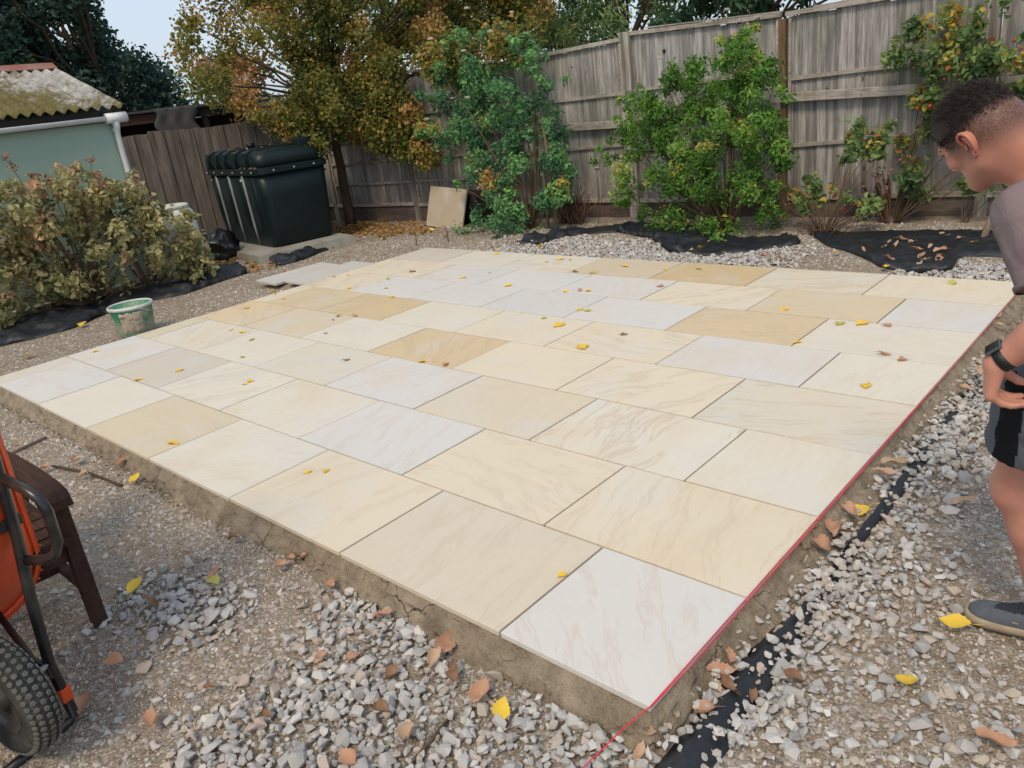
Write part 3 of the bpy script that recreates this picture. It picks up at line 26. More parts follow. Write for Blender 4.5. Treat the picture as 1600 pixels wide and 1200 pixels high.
HYD_SPRAY = [(-8.46, 2.19, 0.52, 0.1), (-8.22, 2.8, 0.13, 0.1), (-8.57, 2.84, 0.06, 0.07), (-8.49, 3.12, 0.29, 0.08), (-8.3, 1.36, 1.31, 0.06), (-8.59, 1.22, 1.48, 0.05), (-8.59, 2.52, 1.12, 0.09), (-8.67, 1.65, 0.93, 0.06), (-8.61, 2.1, 1.48, 0.07), (-8.76, 2.39, 1.27, 0.07), (-8.64, 2.27, 1.28, 0.09), (-8.52, 2.62, 1.01, 0.08), (-8.44, 1.26, 1.49, 0.06), (-8.75, 2.57, 1.01, 0.1), (-8.45, 1.77, 1.4, 0.08), (-8.67, 2.58, 1.12, 0.06), (-8.59, 1.8, 1.38, 0.09), (-8.54, 1.32, 1.41, 0.07), (-8.33, 0.97, 1.44, 0.06), (-8.53, 1.48, 1.42, 0.08), (-8.77, 2.58, 1.12, 0.09), (-8.57, 2.83, 0.88, 0.09), (-8.62, 3.08, 0.18, 0.1), (-8.3, 2.99, 0.83, 0.08), (-8.36, 1.3, 1.42, 0.08), (-8.28, 3.05, 0.19, 0.08), (-8.61, 3.06, 0.75, 0.08), (-8.7, 2.62, 0.97, 0.07), (-8.74, 2.32, 1.27, 0.07), (-8.33, 2.13, 1.33, 0.07), (-8.62, 1.88, 1.49, 0.09), (-8.51, 2.98, 0.85, 0.08), (-8.48, 2.11, 1.38, 0.06), (-8.93, 2.28, 1.24, 0.08), (-8.78, 3.17, 0.26, 0.07), (-8.42, 3.03, 0.52, 0.07), (-8.74, 0.92, 1.47, 0.06), (-8.49, 2.71, 0.94, 0.08), (-8.6, 3.15, 0.31, 0.09), (-8.77, 2.59, 0.23, 0.08), (-8.66, 2.6, 1.06, 0.09), (-8.79, 2.58, 1.14, 0.09), (-8.6, 1.75, 1.38, 0.07), (-8.57, 1.67, 0.92, 0.06), (-8.57, 2.8, 0.09, 0.08), (-8.57, 3.12, 0.23, 0.1), (-8.77, 2.04, 1.53, 0.09), (-8.64, 1.54, 1.44, 0.07), (-8.67, 2.24, 1.24, 0.06), (-8.71, 3.02, 0.26, 0.07), (-8.21, 2.56, 0.8, 0.1), (-8.41, 2.51, 0.34, 0.11), (-8.38, 2.45, 0.31, 0.1), (-8.35, 2.76, 0.37, 0.12), (-8.31, 2.74, 0.45, 0.09), (-8.3, 2.94, 0.69, 0.1), (-8.4, 2.59, 0.56, 0.12), (-8.27, 2.96, 0.28, 0.09), (-8.59, 2.54, 0.5, 0.13), (-8.41, 2.85, 0.35, 0.1), (-8.48, 2.59, 0.71, 0.11), (-8.21, 2.4, 0.49, 0.12), (-8.36, 2.87, 0.5, 0.1), (-8.33, 2.5, 0.87, 0.11), (-8.34, 2.71, 0.39, 0.12), (-8.4, 2.66, 0.34, 0.11), (-8.31, 2.5, 0.94, 0.12), (-8.18, 2.71, 0.86, 0.09), (-8.37, 2.56, 0.25, 0.09), (-8.33, 2.83, 0.3, 0.1), (-8.33, 2.82, 0.71, 0.09), (-8.31, 3.02, 0.41, 0.1)]
SLAB_LEAVES = [(-6.12, 0.792, 1.0, 'y'), (-4.739, 0.882, 1.0, 'y'), (-4.868, 0.621, 1.1, 'y'), (-3.914, 1.006, 1.0, 'y'), (-3.902, 0.959, 0.6, 'y'), (-5.215, 1.695, 1.0, 'y'), (-5.416, 1.697, 0.7, 'y'), (-4.903, 1.594, 1.0, 'g'), (-4.526, 1.293, 0.8, 'g'), (-6.016, 2.206, 1.2, 'y'), (-6.454, 2.76, 1.0, 'y'), (-6.242, 2.667, 0.8, 'y'), (-5.925, 2.564, 1.0, 'y'), (-5.53, 3.076, 1.0, 'y'), (-6.227, 3.398, 0.8, 'y'), (-6.074, 3.494, 0.8, 'y'), (-5.104, 3.222, 0.9, 'y'), (-4.744, 2.996, 1.0, 'y'), (-5.413, 3.511, 1.0, 'g'), (-5.367, 3.81, 1.0, 'b'), (-4.568, 3.77, 1.0, 'y'), (-4.719, 2.361, 0.7, 'b'), (-4.558, 2.416, 1.0, 'o'), (-4.659, 2.262, 0.5, 'b'), (-4.369, 1.975, 0.6, 'b'), (-3.015, 1.819, 1.0, 'y'), (-2.79, 1.846, 1.0, 'o'), (-3.595, 1.605, 0.8, 'b'), (-3.868, 3.664, 1.2, 'y'), (-3.184, 3.658, 1.0, 'y'), (-3.066, 3.713, 1.0, 'o'), (-2.998, 3.733, 1.2, 'y'), (-2.702, 3.233, 1.0, 'y'), (-2.635, 3.236, 1.1, 'g'), (-2.844, 2.951, 0.8, 'g'), (-2.612, 2.844, 1.7, 'y'), (-2.124, 2.493, 1.7, 'y'), (-2.009, 2.829, 0.9, 'b'), (-2.449, 4.016, 1.0, 'o'), (-5.012, 4.747, 1.2, 'y'), (-4.049, 4.673, 1.2, 'y'), (-3.922, 4.671, 0.9, 'g'), (-4.122, 4.544, 0.7, 'g'), (-3.345, 4.279, 1.3, 'g'), (-3.532, 4.258, 0.9, 'b'), (-3.182, 4.567, 1.4, 'y'), (-2.721, 4.551, 0.8, 'y'), (-2.436, 4.642, 1.1, 'g'), (-4.427, 4.013, 0.6, 'g'), (-0.427, 4.672, 1.4, 'g'), (-1.251, 3.728, 1.0, 'y'), (-0.802, 3.539, 1.4, 'g'), (-0.664, 3.574, 1.4, 'y'), (-0.511, 3.586, 1.0, 'o'), (-0.362, 3.062, 1.1, 'o'), (-0.245, 3.007, 0.9, 'o'), (-0.286, 2.563, 1.2, 'y'), (-0.882, 3.092, 0.9, 'y'), (-3.367, 0.175, 1.25, 'y'), (-2.272, 0.369, 0.7, 'y'), (-2.19, 0.43, 0.75, 'y'), (-0.609, 0.363, 0.62, 'y')]
GROUND_LEAVES = [(-2.2, -0.571, 1.1, 'y'), (-1.907, -0.37, 1.0, 'g'), (-1.962, -0.329, 0.8, 'o'), (-2.006, -0.591, 0.9, 'b'), (-1.61, -1.007, 1.25, 'o'), (-1.752, -0.855, 1.0, 'o'), (-1.435, -0.104, 1.0, 'o'), (-1.757, -0.142, 0.9, 'o'), (-1.76, -0.082, 0.5, 'o'), (-1.717, -0.045, 0.6, 'o'), (-2.163, -0.138, 0.9, 'b'), (-3.304, -0.112, 1.2, 'y'), (-3.895, -0.202, 1.1, 'o'), (-3.592, -0.057, 1.1, 'o'), (-3.616, -0.267, 1.1, 'p'), (-4.086, 0.025, 1.3, 'p'), (-0.8, -0.08, 1.3, 'o'), (-1.106, -0.106, 0.9, 'o'), (-0.658, -0.165, 1.0, 'b'), (-0.821, -0.3, 1.0, 'b'), (-0.524, -0.179, 1.2, 'o'), (-0.413, -0.192, 0.95, 'y'), (-1.003, -0.314, 0.8, 'o'), (-1.106, -0.39, 0.8, 'o'), (-0.757, -0.161, 1.0, 'p'), (-0.573, -0.437, 1.2, 'p'), (-1.334, -0.899, 1.0, 'o'), (-0.722, -0.415, 0.9, 'b'), (-0.659, -0.601, 0.9, 'o'), (-0.019, -0.014, 1.5, 'p'), (0.021, -0.091, 0.8, 'p'), (0.042, 0.388, 0.9, 'o'), (0.057, 0.317, 1.1, 'o'), (0.07, 0.252, 0.7, 'p'), (0.109, 0.276, 1.0, 'b'), (0.098, 0.145, 0.9, 'o'), (0.063, 1.189, 1.2, 'o'), (0.066, 1.26, 1.0, 'b'), (0.079, 1.43, 1.2, 'y'), (0.072, 1.363, 1.0, 'o'), (0.085, 1.715, 1.2, 'p'), (0.087, 1.815, 1.2, 'p'), (0.076, 1.08, 1.2, 'o'), (0.526, 0.582, 1.0, 'y'), (0.555, 0.925, 1.2, 'y'), (0.77, 0.482, 1.1, 'o'), (0.392, 1.698, 1.1, 'p'), (0.183, 0.272, 0.7, 'b'), (0.241, 0.415, 0.9, 'b'), (0.13, 3.032, 1.2, 'p'), (0.119, 3.327, 1.2, 'p'), (0.001, 4.034, 1.0, 'p'), (0.066, 3.894, 0.9, 'p'), (0.104, 2.803, 1.0, 'p'), (-3.346, -0.466, 0.9, 'y'), (-3.974, -0.357, 0.9, 'o'), (-2.248, -0.324, 0.7, 'o'), (-7.766, 1.267, 1.6, 'y'), (-7.083, 0.523, 1.4, 'y'), (-1.309, -0.697, 0.6, 'b'), (-1.016, -0.651, 0.7, 'b'), (-4.551, -0.322, 1.0, 'o')]
BACK_LEAVES = [(-1.181, 6.059, 1.5, 'o'), (-1.173, 5.878, 1.3, 'p'), (-1.074, 5.972, 1.2, 'o'), (-0.964, 5.742, 1.3, 'o'), (-0.904, 5.851, 1.2, 'p'), (-0.812, 5.699, 1.0, 'p'), (-0.782, 5.753, 1.4, 'o'), (-0.86, 5.503, 1.3, 'o'), (-0.787, 5.384, 1.3, 'p'), (-0.721, 5.421, 1.6, 'o'), (-1.08, 5.387, 1.4, 'o'), (-0.797, 5.251, 1.5, 'p'), (-1.023, 5.133, 1.6, 'y'), (-1.362, 5.616, 0.9, 'p'), (-1.239, 5.765, 0.9, 'p'), (-1.258, 5.941, 1.0, 'p'), (-1.561, 5.478, 1.4, 'y'), (-2.113, 5.214, 1.4, 'o'), (-1.955, 5.198, 1.4, 'p'), (-4.455, 5.234, 1.3, 'o'), (-4.761, 5.211, 1.2, 'y'), (-3.882, 5.399, 1.0, 'o'), (-3.644, 5.721, 1.0, 'p'), (-3.323, 5.649, 0.9, 'y'), (-2.91, 5.513, 1.0, 'y'), (-2.935, 5.366, 0.9, 'p'), (-2.96, 5.8, 0.9, 'p'), (-2.581, 5.352, 1.0, 'y'), (-0.861, 6.242, 1.0, 'p'), (-0.737, 6.157, 1.0, 'o'), (-0.939, 6.338, 1.0, 'p'), (-0.612, 6.051, 1.0, 'y'), (-7.407, 5.958, 1.2, 'y'), (-6.976, 5.838, 1.2, 'o'), (-8.104, 5.179, 1.0, 'b'), (-8.191, 5.598, 1.0, 'b'), (-8.625, 4.888, 1.0, 'y'), (-8.188, 4.796, 1.0, 'b')]
BACK_SHEET = [(-2.15, 6.303), (-1.986, 6.509), (-1.513, 6.571), (-0.979, 6.698), (-0.557, 6.696), (-0.148, 6.591), (0.05, 5.43), (-0.356, 5.759), (-0.599, 5.708), (-0.546, 5.222), (-0.74, 5.092), (-1.08, 5.176), (-1.466, 5.601), (-1.791, 5.848)]
BACK_STRIP = [(-5.373, 5.337), (-5.327, 5.699), (-5.063, 6.257), (-4.674, 6.534), (-3.904, 6.471), (-2.833, 6.11), (-2.287, 6.283), (-2.003, 5.948), (-2.34, 5.529), (-2.737, 5.261), (-3.19, 5.363), (-3.839, 5.959), (-4.433, 6.188), (-4.805, 5.921), (-4.928, 5.347)]
LEFT_SHEET = [(-7.575, -0.417), (-8.069, 0.098), (-8.001, 0.533), (-7.853, 0.848), (-7.827, 1.218), (-8.143, 1.643), (-8.106, 1.917), (-8.118, 2.184), (-7.978, 2.509), (-8.157, 3.06), (-8.239, 3.529), (-8.868, 3.732), (-8.955, 3.354), (-8.65, 2.928), (-8.653, 2.549), (-9.215, 2.389), (-9.144, 1.923), (-9.29, 1.31), (-9.437, 0.939), (-9.297, -0.09)]
TANK_STRIP = [(-8.593, 3.967), (-8.841, 4.376), (-8.749, 4.965), (-8.461, 5.097), (-8.284, 4.639), (-8.119, 4.214), (-8.16, 3.845)]
STONES_CLEAN = [(-1.22, -0.14, 0.14), (-0.97, -0.15, 0.17), (-0.93, -0.36, 0.22), (-0.9, -0.54, 0.25), (-0.73, -0.36, 0.16), (-0.94, -0.7, 0.25), (-0.68, -0.55, 0.25), (-0.46, -0.39, 0.2), (-0.3, -0.22, 0.16), (-0.16, -0.15, 0.15), (-0.04, -0.13, 0.12), (-0.95, -0.05, 0.12), (-2.06, -0.54, 0.15), (-1.78, -0.51, 0.15), (0.05, 0.14, 0.12), (0.04, 0.36, 0.12), (0.03, 0.71, 0.1), (0.03, 1.03, 0.1), (0.02, 1.45, 0.12), (0.08, 1.8, 0.12), (0.24, 0.47, 0.14), (0.27, 0.66, 0.18), (0.29, 0.28, 0.14), (0.32, 0.85, 0.18), (0.14, 0.87, 0.12), (0.13, 2.26, 0.25), (0.14, 2.78, 0.3), (0.14, 3.17, 0.3), (0.36, 1.14, 0.2), (0.48, 0.6, 0.2), (0.67, 0.54, 0.2)]
ROSE_FLOWERS = [(-6.424, 6.15, 1.74, 0.05), (-6.956, 6.15, 2.486, 0.06), (-6.242, 6.15, 2.742, 0.05), (-5.909, 6.15, 2.44, 0.05), (-7.249, 6.15, 1.529, 0.055), (-7.171, 6.15, 1.367, 0.04), (-7.125, 6.15, 1.112, 0.03), (-6.446, 6.15, 0.823, 0.04), (-6.703, 6.15, 1.755, 0.035), (-6.387, 6.15, 2.282, 0.05), (-6.458, 6.15, 1.743, 0.03), (-5.533, 6.15, 2.597, 0.04)]
SHRUB_FLOWERS = [(-3.761, 6.4, 1.893, 0.045), (-3.085, 6.6, 2.259, 0.04), (-3.39, 6.3, 1.678, 0.025)]
DEAD_HEADS = [(-1.67, 6.95, 0.59, 0.06), (-1.69, 6.85, 0.51, 0.06), (-1.61, 6.88, 0.43, 0.05), (-1.74, 7.01, 0.43, 0.05), (-1.73, 6.98, 0.56, 0.06), (-1.83, 6.86, 0.48, 0.06), (-1.65, 6.96, 0.43, 0.06), (-1.72, 6.93, 0.52, 0.05), (-1.76, 7.01, 0.37, 0.07), (-1.71, 6.91, 0.54, 0.06), (-1.66, 7.09, 0.47, 0.06), (-1.62, 6.94, 0.56, 0.06)]
WB_POS = (-1.57, -1.195, 0.0)
WB_LEAN = -4
WB_AXIS = (0.26, -0.965, 0)
POLE = [(-2.961, -0.886, 0.5), (-3.038, -0.715, 0.484), (-3.144, -0.483, 0.47)]
MAN = {'head': (0.523, 0.879, 1.543), 'neck': (0.69, 0.92, 1.44), 'shL': (0.664, 0.744, 1.365), 'shR': (0.8, 1.08, 1.375), 'elL': (0.785, 0.657, 1.146), 'wrL': (0.647, 0.652, 1.024), 'elR': (0.95, 1.12, 1.13), 'wrR': (0.93, 1.05, 0.9), 'hipL': (0.735, 0.851, 0.926), 'hipR': (0.86, 1.14, 0.9), 'knL': (0.675, 0.96, 0.535), 'knR': (0.84, 1.24, 0.52), 'anL': (0.785, 1.035, 0.085), 'anR': (0.99, 1.27, 0.085)}
HEAD_F = (-0.75, 0.42, -0.52)
HEAD_U = (-0.57, -0.05, 0.82)
HAND_L = ((-0.1, 0.12, -1), (0.85, 0.35, -0.25), (0.25, -0.9, -0.1))
SHORT_LEN = 0.6
PANEL_A = 58.0
PANEL_B = 10.0
PANEL_W = 17.0
WATCH_OUT = (-1, -0.25, 0.1)

# ------------------------------------------------------------------ camera, sky, sun, exposure
cam_d = bpy.data.cameras.new('camera'); cam = bpy.data.objects.new('camera', cam_d); COL.objects.link(cam)
cam.matrix_world = Matrix(CAM_MATRIX); cam_d.sensor_width = 36; cam_d.lens = CAM_LENS
cam_d.clip_start = 0.05; cam_d.clip_end = 2000
scene.camera = cam
CP = Vector((CAM_MATRIX[0][3], CAM_MATRIX[1][3], CAM_MATRIX[2][3]))
SUN_DIR = Vector((0.24, -0.66, 0.90)).normalized()           # towards the sun, behind thin cloud
world = bpy.data.worlds.new('World'); scene.world = world; world.use_nodes = True
wn = world.node_tree; wn.nodes.clear()
wo = wn.nodes.new('ShaderNodeOutputWorld'); bg = wn.nodes.new('ShaderNodeBackground')
sky = wn.nodes.new('ShaderNodeTexSky'); sky.sky_type = 'NISHITA'; sky.sun_disc = False
sky.sun_elevation = math.asin(SUN_DIR.z); sky.sun_rotation = math.atan2(SUN_DIR.x, SUN_DIR.y)
sky.air_density = 1.0; sky.dust_density = 3.0; sky.ozone_density = 1.0
mixc = wn.nodes.new('ShaderNodeMix'); mixc.data_type = 'RGBA'; mixc.inputs[0].default_value = 0.66
mixc.inputs[7].default_value = (5.7, 6.5, 7.5, 1)                # thin white cloud over the blue
wn.links.new(sky.outputs[0], mixc.inputs[6]); wn.links.new(mixc.outputs[2], bg.inputs[0])
bg.inputs[1].default_value = 0.10; wn.links.new(bg.outputs[0], wo.inputs[0])
sun_d = bpy.data.lights.new('sun', 'SUN'); sun_d.energy = 1.5; sun_d.angle = math.radians(16); sun_d.color = (1, .83, .60)
sun = bpy.data.objects.new('sun', sun_d); COL.objects.link(sun)
sun.rotation_euler = SUN_DIR.to_track_quat('Z', 'Y').to_euler()
scene.view_settings.view_transform = 'Standard'; scene.view_settings.look = 'None'
scene.view_settings.gamma = 1; scene.view_settings.use_curve_mapping = False
scene.view_settings.exposure = 0.50
scene.cycles.max_bounces = 10; scene.cycles.diffuse_bounces = 7; scene.cycles.transmission_bounces = 8; scene.cycles.transparent_max_bounces = 4

# ------------------------------------------------------------------ material helper
class Mat:
    def __init__(s, name):
        s.m = bpy.data.materials.new(name); s.m.use_nodes = True; s.t = s.m.node_tree; s.t.nodes.clear()
        s.out = s.t.nodes.new('ShaderNodeOutputMaterial')
    def n(s, kind, ins=None, **at):
        nd = s.t.nodes.new('ShaderNode' + kind)
        for k, v in at.items(): setattr(nd, k, v)
        for k, v in (ins or {}).items():
            sock = nd.inputs[k]
            if isinstance(v, bpy.types.NodeSocket): s.t.links.new(v, sock)
            else:
                if isinstance(v, tuple) and len(v) == 3 and sock.type == 'RGBA': v = v + (1,)
                sock.default_value = v
        return nd
    def noise(s, vec, scale, detail=4, rough=.6, dist=0.):
        return s.n('TexNoise', {'Vector': vec, 'Scale': scale, 'Detail': detail, 'Roughness': rough, 'Distortion': dist}).outputs[0]
    def map(s, vec, scale=(1, 1, 1), loc=(0, 0, 0), rot=(0, 0, 0)):
        return s.n('Mapping', {'Vector': vec, 'Scale': scale, 'Location': loc, 'Rotation': rot}).outputs[0]
    def ramp(s, fac, stops, interp='LINEAR'):
        r = s.n('ValToRGB', {'Fac': fac}); cr = r.color_ramp; cr.interpolation = interp
        while len(cr.elements) < len(stops): cr.elements.new(0.5)
        for e, (p, c) in zip(cr.elements, stops):
            e.position = p; e.color = tuple(c) + (1,) if not isinstance(c, (int, float)) else (c, c, c, 1)
        return r.outputs[0]
    def mix(s, fac, a, b, mode='MIX'):
        nd = s.n('Mix', data_type='RGBA', blend_type=mode)
        for i, v in ((0, fac), (6, a), (7, b)):
            if isinstance(v, bpy.types.NodeSocket): s.t.links.new(v, nd.inputs[i])
            else: nd.inputs[i].default_value = v if i == 0 else tuple(v) + (1,)
        return nd.outputs[2]
    def math(s, op, a, b=0.5, clamp=False):
        return s.n('Math', {0: a, 1: b}, operation=op, use_clamp=clamp).outputs[0]
    def attr(s, name): return s.n('Attribute', attribute_name=name)
    def pos(s): return s.n('NewGeometry').outputs['Position']
    def obj(s): return s.n('TexCoord').outputs['Object']
    def info(s): return s.n('ObjectInfo')
    def bump(s, h, strength=.3, dist=.01):
        return s.n('Bump', {'Height': h, 'Strength': strength, 'Distance': dist}).outputs[0]
    def done(s, color, rough=.7, normal=None, spec=.4, metal=0., trans=None, coat=0.):
        p = s.n('BsdfPrincipled', {'Base Color': color, 'Roughness': rough, 'Metallic': metal, 'Specular IOR Level': spec, 'Coat Weight': coat})
        if normal is not None: s.t.links.new(normal, p.inputs['Normal'])
        sh = p.outputs[0]
        if trans:
            tr = s.n('BsdfTranslucent', {'Color': color})
            mx = s.n('MixShader', {0: trans}); s.t.links.new(sh, mx.inputs[1]); s.t.links.new(tr.outputs[0], mx.inputs[2]); sh = mx.outputs[0]
        s.t.links.new(sh, s.out.inputs[0]); return s.m

def shifted(m, vec, amount=37.):
    """per-object random shift of a coordinate"""
    r = m.info().outputs['Random']
    off = m.n('CombineXYZ', {0: m.math('MULTIPLY', r, amount), 1: m.math('MULTIPLY', r, amount * 1.7), 2: m.math('MULTIPLY', r, amount * .6)}).outputs[0]
    return m.n('VectorMath', {0: vec, 1: off}, operation='ADD').outputs[0]

def simple(name, col, rough=.6, spec=.4, var=.25, scale=8., bump=.15, bscale=60., metal=0., dirt=None, dirt_amt=.5):
    m = Mat(name); p = m.pos()
    n1 = m.noise(p, scale, 5)
    c = m.mix(n1, tuple(x * (1 - var) for x in col), tuple(min(1, x * (1 + var)) for x in col))
    if dirt:
        c = m.mix(m.math('MULTIPLY', m.ramp(m.noise(p, scale * .7, 6, .7), [(.45, 0), (.65, 1)]), dirt_amt), c, dirt)
    return m.done(c, rough, m.bump(m.noise(p, bscale, 4), bump, .004), spec, metal)

# ---- stone, ground
def make_sandstone():
    m = Mat('sawn_sandstone'); inf = m.info(); rnd = inf.outputs['Random']; o = m.obj()
    rot = m.n('VectorRotate', {'Vector': o, 'Axis': (0, 0, 1), 'Angle': m.math('MULTIPLY', rnd, 31.)}, rotation_type='AXIS_ANGLE').outputs[0]
    v = shifted(m, rot, 61.)
    warp = m.n('TexNoise', {'Vector': v, 'Scale': 1.5, 'Detail': 3.}).outputs[1]
    vw = m.n('VectorMath', {0: v, 1: m.n('VectorMath', {0: warp, 'Scale': .42}, operation='SCALE').outputs[0]}, operation='ADD').outputs[0]
    bands = m.noise(m.map(vw, (.9, 6.5, 1)), 1.7, 6, .62)
    fine = m.noise(m.map(vw, (1.4, 15, 1)), 2.2, 5, .6)
    vein = m.ramp(bands, [(.53, 0), (.565, 1), (.59, .25), (.66, 0)])
    big = m.noise(v, 2.1, 3, .5)
    r2 = m.n('TexWhiteNoise', {'W': rnd}, noise_dimensions='1D').outputs[0]
    r3 = m.n('TexWhiteNoise', {'W': m.math('ADD', rnd, 3.7)}, noise_dimensions='1D').outputs[0]; base = inf.outputs['Color']; sat = m.n('SeparateColor', {0: base}, mode='HSV').outputs[1]; r2 = m.math('MULTIPLY', m.math('POWER', r2, 1.3), m.ramp(sat, [(.02, .12), (.16, 1)]))
    c = m.mix(m.math('MULTIPLY', m.math('MULTIPLY', m.ramp(big, [(.46, 0), (.70, 1)]), m.ramp(r3, [(.3, .05), (.8, 1)])), .34), base, (.60, .46, .28))
    c = m.mix(m.math('MULTIPLY', m.ramp(big, [(.30, 1), (.47, 0)]), .45), c, (.60, .595, .585))
    c = m.mix(m.math('MULTIPLY', vein, m.math('MULTIPLY', r2, .60)), c, (.42, .29, .165))
    c = m.mix(m.math('MULTIPLY', m.ramp(fine, [(.5, 0), (.62, 1)]), m.math('MULTIPLY', r3, .10)), c, (.42, .33, .23))
    rust = m.ramp(m.noise(v, 3.3, 4, .6, .6), [(.72, 0), (.80, 1)])
    c = m.mix(m.math('MULTIPLY', rust, .35), c, (.55, .30, .12))
    wear = m.ramp(m.noise(m.pos(), 3.1, 7, .75), [(.50, 0), (.75, 1)]); c = m.mix(m.math('MULTIPLY', wear, .16), c, (.40, .35, .28))
    smear = m.ramp(m.noise(m.map(m.pos(), (1, 3.2, 1), (4, 2, 0), (0, 0, .5)), 5.5, 6, .72), [(.66, 0), (.74, 1)]); c = m.mix(m.math('MULTIPLY', smear, .14), c, (.34, .28, .20))
    speck = m.ramp(m.noise(m.pos(), 95, 2), [(.765, 0), (.80, 1)]); c = m.mix(m.math('MULTIPLY', speck, .5), c, (.20, .16, .12))
    c = m.mix(.10, c, m.ramp(m.noise(o, 240, 2), [(.3, (.35, .33, .3)), (.7, (.8, .78, .75))]))
    return m.done(c, m.ramp(big, [(.3, .5), (.7, .68)]), m.bump(m.math('ADD', m.noise(o, 90, 4), m.math('MULTIPLY', bands, 1.6)), .25, .003), .2)
M_SAND = make_sandstone()

def make_mortar():
    m = Mat('wet_mortar'); p = m.pos()
    n = m.noise(p, 9, 6, .65)
    c = m.ramp(n, [(.3, (.17, .132, .092)), (.5, (.295, .24, .172)), (.72, (.41, .342, .255))])
    gr = m.noise(p, 190, 3, .7); c = m.mix(m.math('MULTIPLY', m.ramp(gr, [(.52, 0), (.66, 1)]), .45), c, (.40, .34, .26)); c = m.mix(m.math('MULTIPLY', m.ramp(gr, [(.34, 1), (.46, 0)]), .55), c, (.085, .062, .040))
    cr = m.n('TexVoronoi', {'Vector': m.n('VectorMath', {0: p, 1: m.n('VectorMath', {0: m.n('TexNoise', {'Vector': p, 'Scale': 9.}).outputs[1], 'Scale': .12}, operation='SCALE').outputs[0]}, operation='ADD').outputs[0], 'Scale': 7.}, feature='DISTANCE_TO_EDGE').outputs[0]
    crk = m.math('MULTIPLY', m.ramp(cr, [(.0, 1), (.012, 0)]), m.ramp(m.noise(p, 2.3, 3), [(.48, 0), (.58, 1)])); c = m.mix(m.math('MULTIPLY', crk, .8), c, (.06, .045, .03))
    h = m.math('ADD', m.math('ADD', m.noise(p, 70, 6, .75), m.math('MULTIPLY', m.noise(p, 16, 5), 2.)), m.math('MULTIPLY', crk, -1.5))
    return m.done(c, .88, m.bump(h, .9, .014), .22)
M_MORTAR = make_mortar()

def make_dirt():
    m = Mat('stony_dirt'); p = m.pos()
    vo = m.n('TexVoronoi', {'Vector': p, 'Scale': 75., 'Randomness': 1.})
    peb = m.ramp(m.n('SeparateColor', {0: vo.outputs['Color']}).outputs[0], [(0, (.12, .10, .08)), (.35, (.235, .20, .165)), (.65, (.34, .30, .26)), (1, (.46, .43, .40))])
    big = m.noise(p, 1.3, 6, .65); med = m.noise(p, 14, 6, .7)
    soil = m.ramp(med, [(.3, (.15, .112, .078)), (.5, (.275, .218, .155)), (.72, (.40, .33, .25))])
    c = m.mix(m.ramp(m.noise(p, 22, 5, .7), [(.44, 0), (.58, .85)]), soil, peb)
    c = m.mix(m.ramp(big, [(.45, 0), (.62, .4)]), c, (.215, .165, .115))
    h = m.math('ADD', m.math('MULTIPLY', vo.outputs['Distance'], -1.1), m.noise(p, 60, 5, .7))
    return m.done(c, .93, m.bump(h, .8, .010), .2)
M_DIRT = make_dirt()

def make_gravel():
    m = Mat('crushed_limestone'); t = m.attr('tone').outputs['Fac']; p = m.pos()
    c = m.ramp(t, [(0, (.15, .148, .148)), (.2, (.295, .29, .285)), (.42, (.425, .415, .40)), (.55, (.56, .545, .52)), (.62, (.345, .302, .258)),
                   (.75, (.41, .345, .28)), (.86, (.43, .33, .285)), (.92, (.50, .46, .40)), (1, (.64, .63, .61))])
    c = m.mix(m.math('MULTIPLY', m.ramp(m.noise(p, 55, 6, .7), [(.35, 0), (.7, 1)]), .35), c, (.50, .465, .42))
    return m.done(c, .88, m.bump(m.noise(p, 140, 5, .7), .45, .004), .3)
M_GRAVEL = make_gravel()

# ---- timber
def make_wood(name, dark, mid, light, along='z', green=.0, brown=0., seed=0., streak=1.):
    m = Mat(name); p = m.pos(); v = shifted(m, p, 53. + seed)
    sc = {'z': (1, 1, .045), 'x': (.045, 1, 1)}[along]
    grain = m.noise(m.map(v, sc), 70, 6, .7); wide = m.noise(m.map(v, tuple(x ** .6 for x in sc)), 9, 5, .6)
    r = m.info().outputs['Random']
    f = m.math('ADD', m.math('MULTIPLY', grain, .55), m.math('MULTIPLY', wide, .45))
    c = m.ramp(f, [(.36, dark), (.50, mid), (.66, light)])
    c = m.mix(m.math('MULTIPLY', r, .45), c, tuple(x * .62 for x in mid))
    if streak:
        s = m.noise(m.map(p, (14, 14, .5)), 1.0, 5, .7)
        c = m.mix(m.math('MULTIPLY', m.ramp(s, [(.46, 0), (.60, 1)]), .70 * streak), c, tuple(x * .30 for x in mid))
    if green:
        g = m.ramp(m.noise(m.map(p, (1, 1, .7)), 1.1, 5, .7), [(.5, 0), (.7, 1)])
        c = m.mix(m.math('MULTIPLY', g, green), c, (.085, .092, .040))
    if brown:
        z = m.n('SeparateXYZ', {0: p}).outputs[2]
        bz = m.n('MapRange', {0: z, 1: .75, 2: .2, 3: 0., 4: 1.}).outputs[0]
        bn = m.math('MULTIPLY', bz, m.ramp(m.noise(p, 2.2, 4), [(.35, 0), (.6, 1)]))
        c = m.mix(m.math('MULTIPLY', bn, brown), c, (.095, .058, .045))
    knot = m.n('TexVoronoi', {'Vector': m.map(v, (6, 6, 2.2)), 'Scale': 1.}).outputs['Distance']
    c = m.mix(m.math('MULTIPLY', m.ramp(knot, [(.05, 1), (.09, 0)]), .8), c, (.03, .024, .02))
    return m.done(c, .9, m.bump(f, .35, .004), .15)
M_FENCE = make_wood('weathered_grey_boards', (.115, .105, .097), (.36, .345, .33), (.60, .585, .57), green=.55, brown=.8)
M_FENCE2 = make_wood('brown_grey_boards', (.055, .047, .041), (.135, .118, .105), (.215, .193, .172), green=.15, seed=9., streak=.7)
